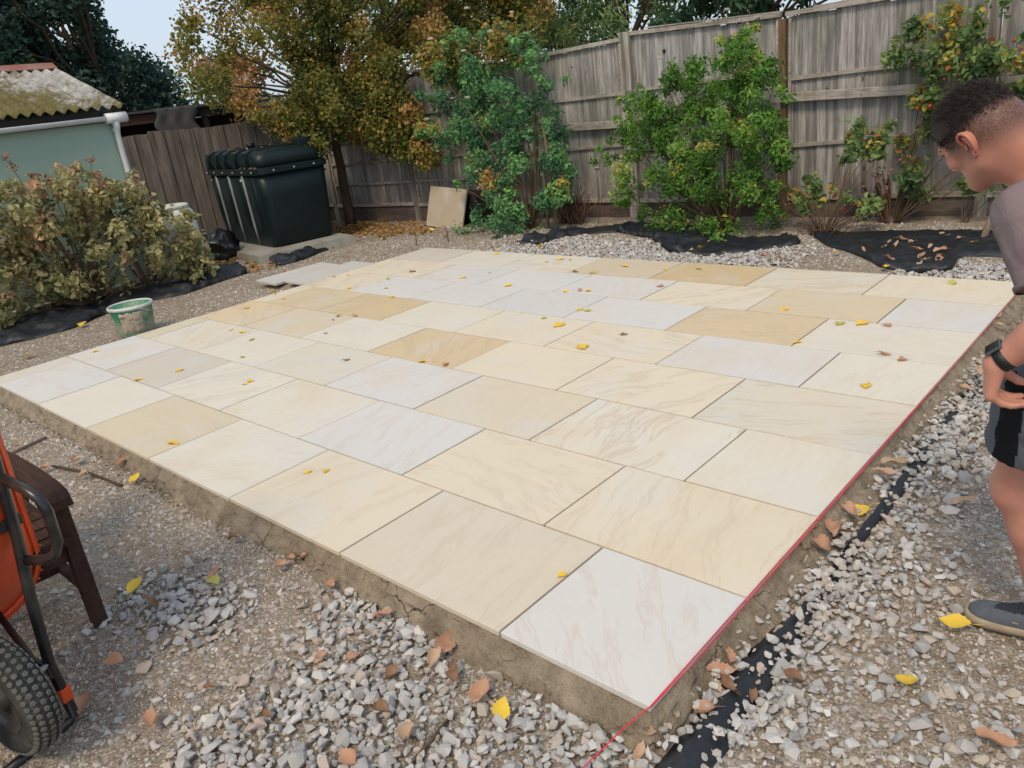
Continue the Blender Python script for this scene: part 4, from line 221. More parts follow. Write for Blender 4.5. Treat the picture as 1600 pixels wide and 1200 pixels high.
M_RAIL = make_wood('weathered_rail', (.13, .11, .09), (.36, .325, .285), (.55, .52, .475), along='x', green=.4, streak=.4)
M_POST = make_wood('weathered_post', (.13, .112, .095), (.34, .31, .275), (.50, .47, .43), green=.3)
M_POSTB = make_wood('brown_post', (.10, .062, .035), (.21, .135, .078), (.30, .21, .13), green=.1, seed=3.)
M_GBOARD = make_wood('stained_gravel_board', (.055, .042, .036), (.12, .092, .08), (.20, .165, .145), along='x', green=.25, streak=.3)
M_BENCH = make_wood('dark_brown_stained_bench', (.034, .019, .014), (.064, .036, .027), (.105, .063, .048), along='x', streak=.3, seed=5.)
M_BARK = make_wood('bark', (.035, .026, .018), (.085, .062, .042), (.15, .115, .08), green=.35, seed=6., streak=.3)
M_TWIG = make_wood('twigs', (.05, .034, .022), (.11, .075, .048), (.17, .125, .085), seed=8., streak=0)
M_CANE = make_wood('dead_canes', (.06, .032, .022), (.14, .08, .055), (.24, .155, .11), seed=4., streak=0)
M_STAKE = make_wood('old_stake', (.10, .075, .05), (.2, .155, .11), (.29, .24, .18), seed=2., streak=.2)

# ---- leaves
def leafmat(name, stops, trans=.42, rough=.55, spec=.35, bright=1.4):
    m = Mat(name); t = m.attr('tone').outputs['Fac']; p = m.pos()
    stops = [(a, tuple(min(.85, x * bright) for x in b_)) for a, b_ in stops]
    c = m.ramp(t, stops)
    c = m.mix(m.math('MULTIPLY', m.noise(p, 60, 3), .3), c, tuple(.6 * x for x in stops[0][1]))
    return m.done(c, rough, None, spec, trans=trans)
LM_HAW = leafmat('hawthorn_leaf', [(0, (.048, .066, .018)), (.35, (.105, .118, .026)), (.6, (.20, .165, .034)), (.8, (.31, .205, .055)), (.92, (.33, .17, .07)), (1, (.38, .21, .11))], bright=1.85)
LM_DARK = leafmat('dark_green_leaf', [(0, (.012, .032, .026)), (.5, (.026, .060, .044)), (.85, (.045, .090, .055)), (1, (.13, .14, .04))], .3, bright=1.5)
LM_ASH = leafmat('ash_leaf', [(0, (.06, .11, .05)), (.6, (.13, .20, .08)), (1, (.24, .28, .10))], bright=1.8)
LM_LAUREL = leafmat('laurel_leaf', [(0, (.016, .042, .024)), (.6, (.045, .10, .045)), (1, (.11, .19, .07))], .3)
LM_ROSE = leafmat('rose_leaf', [(0, (.040, .098, .054)), (.45, (.088, .195, .085)), (.8, (.16, .31, .10)), (.93, (.24, .38, .09)), (1, (.36, .18, .06))], bright=1.9)
LM_SHRUB = leafmat('green_shrub_leaf', [(0, (.034, .085, .016)), (.5, (.085, .185, .032)), (.85, (.17, .30, .06)), (.95, (.30, .36, .09)), (1, (.42, .29, .07))], bright=1.75)
LM_RROSE = leafmat('old_rose_leaf', [(0, (.05, .09, .036)), (.5, (.12, .18, .065)), (.78, (.20, .26, .08)), (.88, (.52, .34, .05)), (1, (.28, .11, .045))], bright=1.7)
LM_HYD = leafmat('dull_green_leaf', [(0, (.078, .082, .038)), (.45, (.165, .160, .075)), (.72, (.26, .235, .12)), (.86, (.34, .25, .14)), (1, (.34, .17, .11))], bright=2.5)
LM_HYDF = leafmat('faded_flower_head', [(0, (.16, .085, .055)), (.5, (.26, .155, .11)), (1, (.36, .25, .18))], .2)
LM_HIP = leafmat('rosehip', [(0, (.32, .05, .03)), (1, (.45, .14, .08))], .1)
LM_PETAL = leafmat('pale_petal', [(0, (.75, .66, .56)), (.6, (.82, .78, .70)), (1, (.80, .52, .22))], .3, bright=1.)
def fallen(name, col, spot):
    m = Mat(name); o = m.obj(); n = m.noise(shifted(m, o, 5.), 55, 5, .7)
    r = m.info().outputs['Random']
    c = m.mix(m.math('MULTIPLY', m.ramp(n, [(.45, 0), (.7, 1)]), .7), col, spot)
    c = m.mix(m.math('MULTIPLY', r, .35), c, spot)
    return m.done(c, .6, m.bump(n, .3, .002), .3, trans=.2)
LEAFM = {'y': fallen('yellow_fallen_leaf', (.86, .60, .07), (.68, .42, .06)), 'g': fallen('greenish_fallen_leaf', (.55, .50, .12), (.33, .32, .07)),
         'o': fallen('orange_fallen_leaf', (.56, .33, .22), (.36, .18, .10)), 'b': fallen('brown_fallen_leaf', (.32, .18, .105), (.14, .08, .045)),
         'p': fallen('pale_fallen_leaf', (.60, .42, .29), (.35, .21, .125))}

# ---- other surfaces
M_WALL = simple('green_render', (.285, .385, .325), .85, .2, .07, 1.6, .25, 140)
M_WHITE = simple('white_plastic', (.66, .68, .70), .45, .5, .08, 3, .05, dirt=(.42, .42, .38), dirt_amt=.35)
M_FASCIA = simple('dark_timber', (.022, .018, .016), .8)
M_RIDGE = simple('red_ridge', (.235, .105, .080), .85, .2, .2, 6, .3, 60, dirt=(.30, .25, .2), dirt_amt=.4)
M_BROWNB = simple('brown_fascia', (.080, .042, .032), .8, .2, .25, 5)
M_FELT = simple('grey_roof_felt', (.055, .055, .058), .85, .25, .25, 3)
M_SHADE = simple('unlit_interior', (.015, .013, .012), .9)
M_CONC = simple('concrete', (.30, .29, .26), .9, .2, .22, 4, .4, 80, dirt=(.17, .14, .11), dirt_amt=.5)
M_TANK = simple('dark_green_plastic', (.0045, .0125, .0135), .40, .28, .3, 5, .08, 200, dirt=(.012, .02, .02), dirt_amt=.3)
M_TANKR = simple('rib_highlight_plastic', (.22, .25, .26), .6, .4, .2)  # grey highlights along the tank ribs, put into the rib colour
M_BOLT = simple('galvanised_bolt', (.45, .45, .43), .5, .5, .2, metal=.4)
M_BAG = simple('black_bin_bag', (.008, .008, .010), .30, .5, .3, 8, .5, 30)
def make_sheet():
    m = Mat('weed_membrane'); p = m.pos()
    w = m.noise(p, 5, 5, .65)
    weave = m.n('TexWave', {'Vector': p, 'Scale': 95., 'Distortion': 1.2}).outputs[1]
    dust = m.ramp(m.noise(p, 7, 6, .75), [(.50, 0), (.80, .42)])
    c = m.mix(dust, (.0105, .013, .0175), (.10, .095, .09))
    return m.done(c, .42, m.bump(m.math('ADD', m.math('MULTIPLY', weave, .15), m.noise(p, 16, 4, .6, .5)), .5, .012), .55)
M_SHEET = make_sheet()
M_BUCKET = simple('green_bucket', (.020, .195, .105), .5, .5, .15, 5, .1, 80, dirt=(.42, .38, .31), dirt_amt=.9)
M_BRIM = simple('bucket_rim', (.50, .54, .50), .6, .4, .2, 9, .1, dirt=(.36, .32, .26), dirt_amt=.6)
M_SLUDGE = simple('mortar_residue', (.40, .34, .27), .9, .2, .25, 12, .5)
M_ORANGE = simple('orange_plastic', (.74, .085, .014), .42, .5, .10, 5, .05, 60, dirt=(.40, .12, .055), dirt_amt=.45)
M_FRAME = simple('black_paint', (.011, .0115, .014), .28, .5, .25, 9, .12, 90, dirt=(.085, .075, .06), dirt_amt=.45)
M_TYRE = simple('dusty_rubber', (.026, .028, .028), .85, .25, .3, 12, .2, 90, dirt=(.13, .115, .09), dirt_amt=.55)
M_TREAD = simple('worn_tread', (.105, .11, .105), .85, .25, .25, 18, .2, 90, dirt=(.16, .14, .105), dirt_amt=.6)
M_STRING = simple('red_string', (.62, .030, .065), .7, .3, .15, 40)
M_RUST = simple('rusty_steel', (.09, .05, .035), .85, .3, .3, 30)
def make_roof():
    m = Mat('mossy_cement_sheet'); p = m.pos(); o = p
    base = m.ramp(m.noise(p, 7, 6, .7), [(.3, (.22, .21, .19)), (.55, (.36, .35, .33)), (.75, (.52, .51, .49))])
    sx = m.n('SeparateXYZ', {0: p})
    up = m.n('MapRange', {0: sx.outputs[0], 1: -9.35, 2: -11.3, 3: .14, 4: -.10}).outputs[0]
    verge = m.n('MapRange', {0: sx.outputs[1], 1: 2.0, 2: 2.9, 3: .045, 4: -.16}).outputs[0]
    f = m.math('ADD', m.math('ADD', m.noise(m.map(p, (.6, 1.3, 1)), 3.6, 7, .72), up), verge)
    moss = m.ramp(m.math('ADD', f, m.math('MULTIPLY', m.math('ADD', m.noise(p, 17, 6, .75), -.5), .60)), [(.42, 0), (.57, .92)])
    mc = m.ramp(m.noise(p, 20, 5, .7), [(.3, (.045, .040, .012)), (.55, (.125, .105, .022)), (.75, (.20, .155, .035))])
    c = m.mix(moss, base, mc)
    return m.done(c, .95, m.bump(m.math('ADD', m.noise(p, 50, 5, .7), moss), .6, .015), .15)
M_ROOF = make_roof()

# ------------------------------------------------------------------ mesh helpers
def link(o, parent=None):
    COL.objects.link(o)
    if parent is not None: o.parent = parent
    return o
def tag(o, label=None, cat=None, group=None, kind=None):
    for k, v in (('label', label), ('category', cat), ('group', group), ('kind', kind)):
        if v: o[k] = v
    return o
ROOT = {}
def thing(name, label, cat, loc=(0, 0, 0), group=None):
    o = bpy.data.objects.new(name, None); o.empty_display_size = .1; o.location = loc; COL.objects.link(o)
    ROOT[o.name] = Vector(loc)
    return tag(o, label, cat, group)
def wloc(o):
    v = Vector(o.location)
    while o.parent is not None: o = o.parent; v = v + o.location
    return v
def np_mesh(name, verts, polys, attrs=None, smooth=False):
    """verts (n,3); polys: list of int arrays (m,k)"""
    me = bpy.data.meshes.new(name); verts = np.asarray(verts, np.float32)
    me.vertices.add(len(verts)); me.vertices.foreach_set('co', verts.ravel())
    loops = np.concatenate([np.asarray(p, np.int32).ravel() for p in polys])
    tot = np.concatenate([np.full(len(p), np.asarray(p).shape[1], np.int32) for p in polys])
    start = np.concatenate([[0], np.cumsum(tot)[:-1]]).astype(np.int32)
    me.loops.add(len(loops)); me.loops.foreach_set('vertex_index', loops)
    me.polygons.add(len(tot)); me.polygons.foreach_set('loop_start', start)
    try: me.polygons.foreach_set('loop_total', tot)
    except Exception: pass
    me.polygons.foreach_set('use_smooth', np.full(len(tot), smooth, bool))
    for k, (dom, arr) in (attrs or {}).items():
        a = me.attributes.new(k, 'FLOAT', dom); a.data.foreach_set('value', np.asarray(arr, np.float32))
    me.update(calc_edges=True); me.validate(); return me
class MB:
    def __init__(s): s.v = []; s.f = []; s.sm = []
    def add(s, vs, fs, smooth=False):
        b = len(s.v); s.v += [tuple(v) for v in vs]; s.f += [tuple(i + b for i in f) for f in fs]; s.sm += [smooth] * len(fs); return s
    def box(s, c, size, rot=None, taper=1., bevel=0.):
        hx, hy, hz = (x / 2 for x in size); R_ = rot.to_matrix() if isinstance(rot, Euler) else (rot or Matrix.Identity(3))
        if bevel <= 0:
            pts = [(-hx, -hy, -hz), (hx, -hy, -hz), (hx, hy, -hz), (-hx, hy, -hz)]
            pts += [(x * taper, y * taper, hz) for x, y, _ in pts]
            fs = [(0, 3, 2, 1), (4, 5, 6, 7), (0, 1, 5, 4), (1, 2, 6, 5), (2, 3, 7, 6), (3, 0, 4, 7)]
        else:
            bm = bmesh.new(); bmesh.ops.create_cube(bm, size=1)
            for v in bm.verts: v.co = Vector((v.co.x * size[0], v.co.y * size[1], v.co.z * size[2]))
            bmesh.ops.bevel(bm, geom=list(bm.edges), offset=bevel, segments=2, affect='EDGES', profile=.6)
            bm.verts.ensure_lookup_table()
            for i, v in enumerate(bm.verts): v.index = i
            pts = [tuple(v.co) for v in bm.verts]; fs = [tuple(v.index for v in f.verts) for f in bm.faces]; bm.free()
        c = Vector(c); return s.add([c + R_ @ Vector(p) for p in pts], fs)
    def beam(s, a, b, w, h, up=(0, 0, 1), bevel=.003):
        a = Vector(a); b = Vector(b); d = b - a; L_ = d.length; x = d.normalized(); u = Vector(up)
        y = u.cross(x); y = y.normalized() if y.length > 1e-4 else x.orthogonal().normalized(); z = x.cross(y)
        return s.box((a + b) / 2, (L_, w, h), Matrix((x, y, z)).transposed(), bevel=bevel)
    def tube(s, pts, r, n=8, caps=True, smooth=True):
        pts = [Vector(p) for p in pts]; rr = r if hasattr(r, '__len__') else [r] * len(pts); rings = []; ref = None
        for i, p in enumerate(pts):
            t = (pts[min(i + 1, len(pts) - 1)] - pts[max(i - 1, 0)]).normalized()
            if ref is None: ref = t.orthogonal().normalized()
            ref = (ref - t * ref.dot(t)); ref = ref.normalized() if ref.length > 1e-5 else t.orthogonal().normalized()
            b = t.cross(ref)
            rings.append([p + (ref * math.cos(2 * math.pi * k / n) + b * math.sin(2 * math.pi * k / n)) * rr[i] for k in range(n)])
        vs = [v for r_ in rings for v in r_]; fs = []
        for i in range(len(rings) - 1):
            for k in range(n): fs.append((i * n + k, i * n + (k + 1) % n, (i + 1) * n + (k + 1) % n, (i + 1) * n + k))
        if caps: fs += [tuple(range(n - 1, -1, -1)), tuple(len(vs) - n + k for k in range(n))]
        return s.add(vs, fs, smooth)
    def loft(s, rings, caps=True, smooth=True, closed=True):
        n = len(rings[0]); vs = [v for r_ in rings for v in r_]; fs = []
        for i in range(len(rings) - 1):
            for k in range(n if closed else n - 1): fs.append((i * n + k, i * n + (k + 1) % n, (i + 1) * n + (k + 1) % n, (i + 1) * n + k))
        if caps: fs += [tuple(range(n - 1, -1, -1)), tuple(len(vs) - n + k for k in range(n))]
        return s.add(vs, fs, smooth)
    def lathe(s, prof, c=(0, 0, 0), n=24, smooth=True, caps=False):
        c = Vector(c); return s.loft([[c + Vector((r * math.cos(2 * math.pi * k / n), r * math.sin(2 * math.pi * k / n), z)) for k in range(n)] for r, z in prof], caps, smooth)
    def grid(s, P, smooth=True):
        nu = len(P); nv = len(P[0]); return s.add([p for r_ in P for p in r_], [(i * nv + j, (i + 1) * nv + j, (i + 1) * nv + j + 1, i * nv + j + 1) for i in range(nu - 1) for j in range(nv - 1)], smooth)
    def xform(s, M): s.v = [tuple(M @ Vector(v)) for v in s.v]; return s
    def mesh(s, name, off=(0, 0, 0)):
        me = bpy.data.meshes.new(name); o = Vector(off)
        me.from_pydata([(v[0] - o.x, v[1] - o.y, v[2] - o.z) for v in s.v], [], s.f); me.polygons.foreach_set('use_smooth', s.sm)
        bm = bmesh.new(); bm.from_mesh(me); bmesh.ops.recalc_face_normals(bm, faces=bm.faces); bm.to_mesh(me); bm.free()
        return me
    def build(s, name, m, parent=None):
        off = wloc(parent) if parent is not None else Vector((0, 0, 0))
        o = bpy.data.objects.new(name, s.mesh(name, off)); o.data.materials.append(m); return link(o, parent)
    def alone(s, name, m, label, cat, group=None, kind=None):
        """a thing that is one mesh, its origin at its base centre"""
        V_ = np.array(s.v); c = Vector(((V_[:, 0].min() + V_[:, 0].max()) / 2, (V_[:, 1].min() + V_[:, 1].max()) / 2, V_[:, 2].min()))
        o = bpy.data.objects.new(name, s.mesh(name, c)); o.location = c; o.data.materials.append(m); link(o); return tag(o, label, cat, group, kind)
def np_part(name, me, m, parent=None, kind=None):
    o = bpy.data.objects.new(name, me); me.materials.append(m); link(o, parent)
    if parent is not None: o.location = -wloc(parent)
    return tag(o, kind=kind)
def ss(x, a, b):
    t = np.clip((np.asarray(x, float) - a) / (b - a), 0, 1); return t * t * (3 - 2 * t)
# smooth value noise, vectorised
_perm = np.random.default_rng(3).random((64, 64, 8))
def vn(x, y, k=0):
    x = np.asarray(x, float); y = np.asarray(y, float); xi = np.floor(x).astype(int); yi = np.floor(y).astype(int); fx = x - xi; fy = y - yi
    fx = fx * fx * (3 - 2 * fx); fy = fy * fy * (3 - 2 * fy); T = _perm[:, :, k % 8]
    g_ = lambda a, b: T[a % 64, b % 64]
    return (g_(xi, yi) * (1 - fx) + g_(xi + 1, yi) * fx) * (1 - fy) + (g_(xi, yi + 1) * (1 - fx) + g_(xi + 1, yi + 1) * fx) * fy
def fbm(x, y, k=0, o=4):
    s_ = 0; a = .5
    for i in range(o): s_ = s_ + a * vn(x * 2 ** i + 17 * i, y * 2 ** i + 5 * i, k + i); a *= .5
    return s_
PW, PD, PT = 6.285, 4.848, .10                                   # patio width, depth, top
def gh(x, y):
    """ground height"""
    x = np.asarray(x, float); y = np.asarray(y, float)
    h = -.012 + .035 * (fbm(x * 1.1, y * 1.1, 1) - .45) + .016 * (fbm(x * 6, y * 6, 2) - .45)
    h = h + .055 * ss(y, 4.3, 5.1) * ss(x, -8.5, -6.5) + .03 * ss(y, 5.0, 5.5) * (fbm(x * 1.6, y * 1.6, 5) - .3)
    d = np.maximum(np.maximum(-PW - x, x), np.maximum(-y, y - PD))                # outside distance to the patio
    far = ss(np.hypot(x + 4, y - 3), 9, 16)
    h = h * (1 - far)
    return np.where(d < -.12, -.035, h)
def ghf(x, y): return float(gh(np.array([x]), np.array([y]))[0])

# ================================================================== GROUND
xs = np.concatenate([[-900, -300, -100, -50, -30, -22, -18], np.arange(-15, 2.2, .055), [2.6, 3.5, 5, 8, 14, 30, 100, 300, 900]])
ys = np.concatenate([[-900, -300, -100, -30, -12, -6, -3.5], np.arange(-2.2, 8.2, .055), [8.6, 10, 13, 18, 30, 60, 150, 400, 900]])
gx, gy = np.meshgrid(xs, ys, indexing='ij'); gz = gh(gx, gy); nx_, ny_ = gx.shape
idx = np.arange(nx_ * ny_).reshape(nx_, ny_)
ground = np_part('ground', np_mesh('ground', np.stack([gx, gy, gz], -1).reshape(-1, 3), [np.stack([idx[:-1, :-1], idx[1:, :-1], idx[1:, 1:], idx[:-1, 1:]], -1).reshape(-1, 4)], smooth=True), M_DIRT)
tag(ground, 'bare brown stony dirt ground around the new patio', None, None, 'structure')

# ================================================================== PATIO
patio = thing('patio', 'new patio of pale sandstone slabs on a mortar bed', None, (-PW / 2, PD / 2, 0)); patio['kind'] = 'structure'
W_, C_, P_, B_, T_, K_ = (.668, .648, .612), (.730, .645, .495), (.715, .665, .560), (.685, .545, .340), (.600, .445, .240), (.615, .555, .470)
ROWC = [[W_, (.675, .61, .49), C_, P_, (.665, .57, .41), P_, W_, (.66, .62, .54)],
        [C_, C_, W_, P_, P_, K_, W_],
        [P_, P_, (.67, .59, .45), W_, (.675, .62, .51), P_, P_, (.66, .58, .44)],
        [(.68, .62, .5), C_, C_, (.645, .50, .30), P_, (.66, .57, .42), B_],
        [P_, W_, C_, C_, P_, (.62, .48, .275), (.65, .53, .35), C_],
        [P_, (.64, .51, .32), W_, (.63, .625, .61), W_, W_, C_],
        [W_, (.655, .54, .36), C_, W_, W_, W_, C_],
        [C_, (.675, .61, .48), T_, (.62, .52, .37), P_, P_, K_]]
SLAB = {}
def slab_mesh(w):
    k = round(w, 3)
    if k not in SLAB:
        mb = MB(); mb.box((0, 0, -.011), (w, .596, .022), bevel=.0025); SLAB[k] = mb.mesh('paving_slab'); SLAB[k].materials.append(M_SAND)
    return SLAB[k]
for r in range(8):
    u = 0.; first = .588 if r % 2 == 0 else .894; i = 0
    while u < PW - .05:
        w = first if i == 0 else .8965
        w = min(w, PW - u - .002)
        o = bpy.data.objects.new('paving_slab', slab_mesh(w)); o.location = (-u - w / 2 + PW / 2, r * .606 + .299 - PD / 2, PT + RNG.normal() * .0008)
        o.rotation_euler = (RNG.normal() * .0007, RNG.normal() * .0007, RNG.normal() * .0009)
        c = [q_ * .905 for q_ in ROWC[r][min(i, len(ROWC[r]) - 1)]]; j = RNG.normal() * .007; o.color = (c[0] + j, c[1] + j, c[2] + j, 1)
        link(o, patio); u += w + .0100; i += 1
mb = MB()
mb.box((-PW / 2, PD / 2, .020), (PW - .03, PD - .03, .088)); mb.build('mortar_bed', M_MORTAR, patio)
# rough haunching round the edge
def haunch():
    path = []; L_ = [(0, -.0), (-PW, 0), (-PW, PD), (0, PD), (0, 0)]
    for (ax, ay), (bx, by) in zip(L_[:-1], L_[1:]):
        n = int(math.hypot(bx - ax, by - ay) / .010); nx, ny = (by - ay), -(bx - ax); l = math.hypot(nx, ny)
        side = (nx / l * -1, ny / l * -1)
        for k in range(n): path.append((ax + (bx - ax) * k / n, ay + (by - ay) * k / n, -side[0], -side[1]))
    P = []; n = len(path)
    # blend the outward direction round the corners
    dirs = np.array([(p[2], p[3]) for p in path]); cen = np.array([-PW / 2, PD / 2])
    pts = np.array([(p[0], p[1]) for p in path])
    if np.mean(np.sum(dirs * (pts - cen), 1)) < 0: dirs = -dirs
    sm = dirs.copy()
    for _ in range(6): sm = (np.roll(sm, 1, 0) + sm + np.roll(sm, -1, 0)) / 3
    sm /= np.linalg.norm(sm, axis=1)[:, None]
    prof = [(-.030, .0755), (-.006, .0755), (.000, .071), (.006, .063), (.011, .055), (.017, .047), (.023, .039), (.029, .031), (.036, .023), (.043, .015), (.050, .008), (.057, .001), (.066, -.010), (.082, -.035)]
    for i in range(n + 1):
        x, y = pts[i % n]; dx, dy = sm[i % n]; s_ = i % n * .010; row = []
        rough = 1.9 if abs(x) < .02 and y > .3 else 1.
        w = .92 + .9 * (fbm(s_ * 1.9 + 3, 1.5, 3) - .45) * rough + (.5 * ss(y, .2, 1.2) if abs(x) < .02 else 0)
        for k, (o_, z) in enumerate(prof):
            a = 0 if k < 2 else min(1, (k - 1) / 5)
            nz = a * .026 * (fbm(s_ * 7, k * .55 + 4, 4) - .45) * rough + a * .018 * (fbm(s_ * 30, k * 1.3, 5) - .45) * rough
            oo = o_ * (w if k >= 2 else 1) + (a * .046 * (fbm(s_ * 8 + 9, k * .4, 6) - .45) + a * .024 * (fbm(s_ * 38, k * 1.2, 1) - .45)) * (1 if k > 6 else .35)
            row.append((x + dx * oo, y + dy * oo, z + nz))
        P.append(row)
    return P
MB().grid(haunch()).build('mortar_edge', M_MORTAR, patio)

# ================================================================== GRAVEL
def rock_variants(n, k, seed):
    out = []; rr = random.Random(seed)
    for i in range(n):
        bm = bmesh.new()
        for _ in range(k):
            d = Vector((rr.gauss(0, 1), rr.gauss(0, 1), rr.gauss(0, 1))).normalized() * rr.uniform(.86, 1.04)
            bm.verts.new((d.x * rr.uniform(.8, 1.1), d.y * .78, d.z * .55))
        res = bmesh.ops.convex_hull(bm, input=bm.verts)
        junk = list({g for g in res['geom_interior'] + res['geom_unused'] if isinstance(g, bmesh.types.BMVert)})
        if junk: bmesh.ops.delete(bm, geom=junk, context='VERTS')
        bmesh.ops.triangulate(bm, faces=bm.faces); bmesh.ops.recalc_face_normals(bm, faces=bm.faces)
        bm.verts.ensure_lookup_table()
        for q, v in enumerate(bm.verts): v.index = q
        out.append((np.array([v.co[:] for v in bm.verts]), np.array([[v.index for v in f.verts] for f in bm.faces]))); bm.free()
    return out
def euler_mats(a, b, c):
    ca, sa, cb, sb, cc, sc = np.cos(a), np.sin(a), np.cos(b), np.sin(b), np.cos(c), np.sin(c); M_ = np.empty((len(a), 3, 3))
    M_[:, 0, 0] = cc * cb; M_[:, 0, 1] = cc * sb * sa - sc * ca; M_[:, 0, 2] = cc * sb * ca + sc * sa
    M_[:, 1, 0] = sc * cb; M_[:, 1, 1] = sc * sb * sa + cc * ca; M_[:, 1, 2] = sc * sb * ca - cc * sa
    M_[:, 2, 0] = -sb; M_[:, 2, 1] = cb * sa; M_[:, 2, 2] = cb * ca; return M_
def scatter_rocks(name, P, size, tone, variants, tilt=.45, sink=.25):
    n = len(P); vid = RNG.integers(0, len(variants), n); V_, F_, T = [], [], []; base = 0
    Rm = euler_mats(RNG.normal(0, tilt, n), RNG.normal(0, tilt, n), RNG.random(n) * 6.283)
    for k, (v, f) in enumerate(variants):
        s_ = np.where(vid == k)[0]
        if not len(s_): continue
        sc = size[s_, None, None] * .5 * RNG.uniform(.8, 1.2, (len(s_), 1, 3))
        w = np.einsum('nij,nkj->nki', Rm[s_], v[None] * sc) + P[s_, None, :]
        w[:, :, 2] += (size[s_] * (.27 - sink * .5))[:, None]
        V_.append(w.reshape(-1, 3)); F_.append((f[None] + (np.arange(len(s_)) * len(v))[:, None, None]).reshape(-1, 3) + base)
        T.append(np.repeat(tone[s_], len(f)) + np.tile(RNG.normal(0, .012, len(f)), len(s_))); base += len(s_) * len(v)
    return np_mesh(name, np.concatenate(V_), [np.concatenate(F_)], {'tone': ('FACE', np.clip(np.concatenate(T), 0, 1))})
CAMINV = np.linalg.inv(np.array(CAM_MATRIX)); FPX = CAM_LENS / 36 * 1600
def in_view(x, y, z, margin=60):
    d = np.stack([x, y, z, np.ones_like(x)], -1) @ CAMINV.T; zz = np.maximum(-d[:, 2], .05)
    px = 800 + FPX * d[:, 0] / zz; py = 600 - FPX * d[:, 1] / zz
    return (d[:, 2] < 0) & (px > -margin - 250) & (px < 1600 + margin + 250) & (py < 1200 + margin + 150)
def clean(x, y):
    m_ = np.zeros_like(x)
    for a, b, r in STONES_CLEAN: m_ = np.maximum(m_, np.exp(-((x - a) ** 2 + (y - b) ** 2) / (r * r) * .8))
    pile = ss(y, 4.8, 4.95) * (1 - ss(y, 5.35, 6.1)) * ss(x, -6.0, -4.6) * (1 - ss(x, -2.3, -1.6))
    pile = np.maximum(pile, ss(y, 4.85, 5.0) * (1 - ss(y, 5.3, 5.6)) * ss(x, -1.1, -.8))
    strip = .42 * ss(x, .05, .2) * (1 - ss(x, .28, .5)) * ss(y, .4, 1.4)
    return np.clip(np.maximum(np.maximum(m_ * 1.15 * (1 - .55 * ss(x, .24, .40)), pile), strip) * 1.25 * (.6 + .85 * fbm(x * 3, y * 3, 6)), 0, 1)
def allowed(x, y):
    d = np.maximum(np.maximum(-PW - x, x), np.maximum(-y, y - PD))
    edge = .035 + .05 * fbm(x * 5, y * 5, 2)
    return (d > edge) & (y < 7.0 + .08 * x + .35) & (x > -12)
def poly_mask(x, y, poly):
    r = np.zeros(len(x), bool); n = len(poly)
    for i in range(n):
        (x1, y1), (x2, y2) = poly[i], poly[i - 1]
        with np.errstate(divide='ignore', invalid='ignore'):
            r ^= ((y1 > y) != (y2 > y)) & (x < (x2 - x1) * (y - y1) / (y2 - y1 + 1e-12) + x1)
    return r
def on_sheet(x, y):
    m_ = np.zeros(len(x), bool)
    for P in (BACK_SHEET, BACK_STRIP, LEFT_SHEET): m_ |= poly_mask(x, y, P)
    return m_
def cells(x0, x1, y0, y1, c):
    a, b = np.meshgrid(np.arange(x0, x1, c), np.arange(y0, y1, c)); a = a.ravel() + RNG.uniform(-.5, .5, a.size) * c; b = b.ravel() + RNG.uniform(-.5, .5, b.size) * c
    k = allowed(a, b) & in_view(a, b, np.zeros_like(a)) ; return a[k], b[k]
BIG = rock_variants(40, 15, 1); MED = rock_variants(30, 11, 2); FIN = rock_variants(16, 7, 3)
VX, VY, VS, VT, VV = [], [], [], [], []
def tones(n, cl):
    t_grey = np.clip(RNG.normal(.36, .11, n), .02, .56); t_br = RNG.choice([.60, .66, .72, .78, .84, .9, .96], n, p=[.26, .22, .2, .12, .08, .08, .04]) + RNG.normal(0, .02, n)
    return np.where(RNG.random(n) < .36 + .50 * cl, t_grey, np.clip(t_br, 0, 1))
dist = lambda x, y: np.hypot(x - CP.x, y - CP.y)
# coarse clean limestone
x, y = cells(-9.5, 1.9, -1.9, 6.9, .026); cl = clean(x, y); k = (RNG.random(len(x)) < cl * 1.0) & ~(on_sheet(x, y) & (RNG.random(len(x)) < .985)); x, y, cl = x[k], y[k], cl[k]
s = np.clip(RNG.lognormal(math.log(.035), .38, len(x)), .014, .08); z = gh(x, y) + RNG.random(len(x)) * .020 * cl
coarse = scatter_rocks('gravel', np.stack([x, y, z], -1), s, tones(len(x), cl), BIG)
g1 = np_part('gravel', coarse, M_GRAVEL); tag(g1, 'loose clean grey crushed limestone gravel lying beside the patio', None, None, 'stuff')
# medium, mixed
x, y = cells(-12, 1.9, -1.9, 7.1, .0225); cl = clean(x, y); dd = dist(x, y); nz = fbm(x * 2.2, y * 2.2, 3)
p = (.50 + .75 * ss(nz, .36, .58)) * np.clip(5.0 / np.maximum(dd, 1), .3, 1.); k = (RNG.random(len(x)) < p * (1 - .55 * cl)) & ~(on_sheet(x, y) & (RNG.random(len(x)) < .97)); x, y, cl = x[k], y[k], cl[k]
s = np.clip(RNG.lognormal(math.log(.0215), .40, len(x)), .009, .058)
g2 = np_part('gravel', scatter_rocks('gravel', np.stack([x, y, gh(x, y)], -1), s, tones(len(x), cl * .6 - .12), MED, .26, .62), M_GRAVEL)
tag(g2, 'brown and grey mixed small stones trodden into the dirt', None, None, 'stuff')
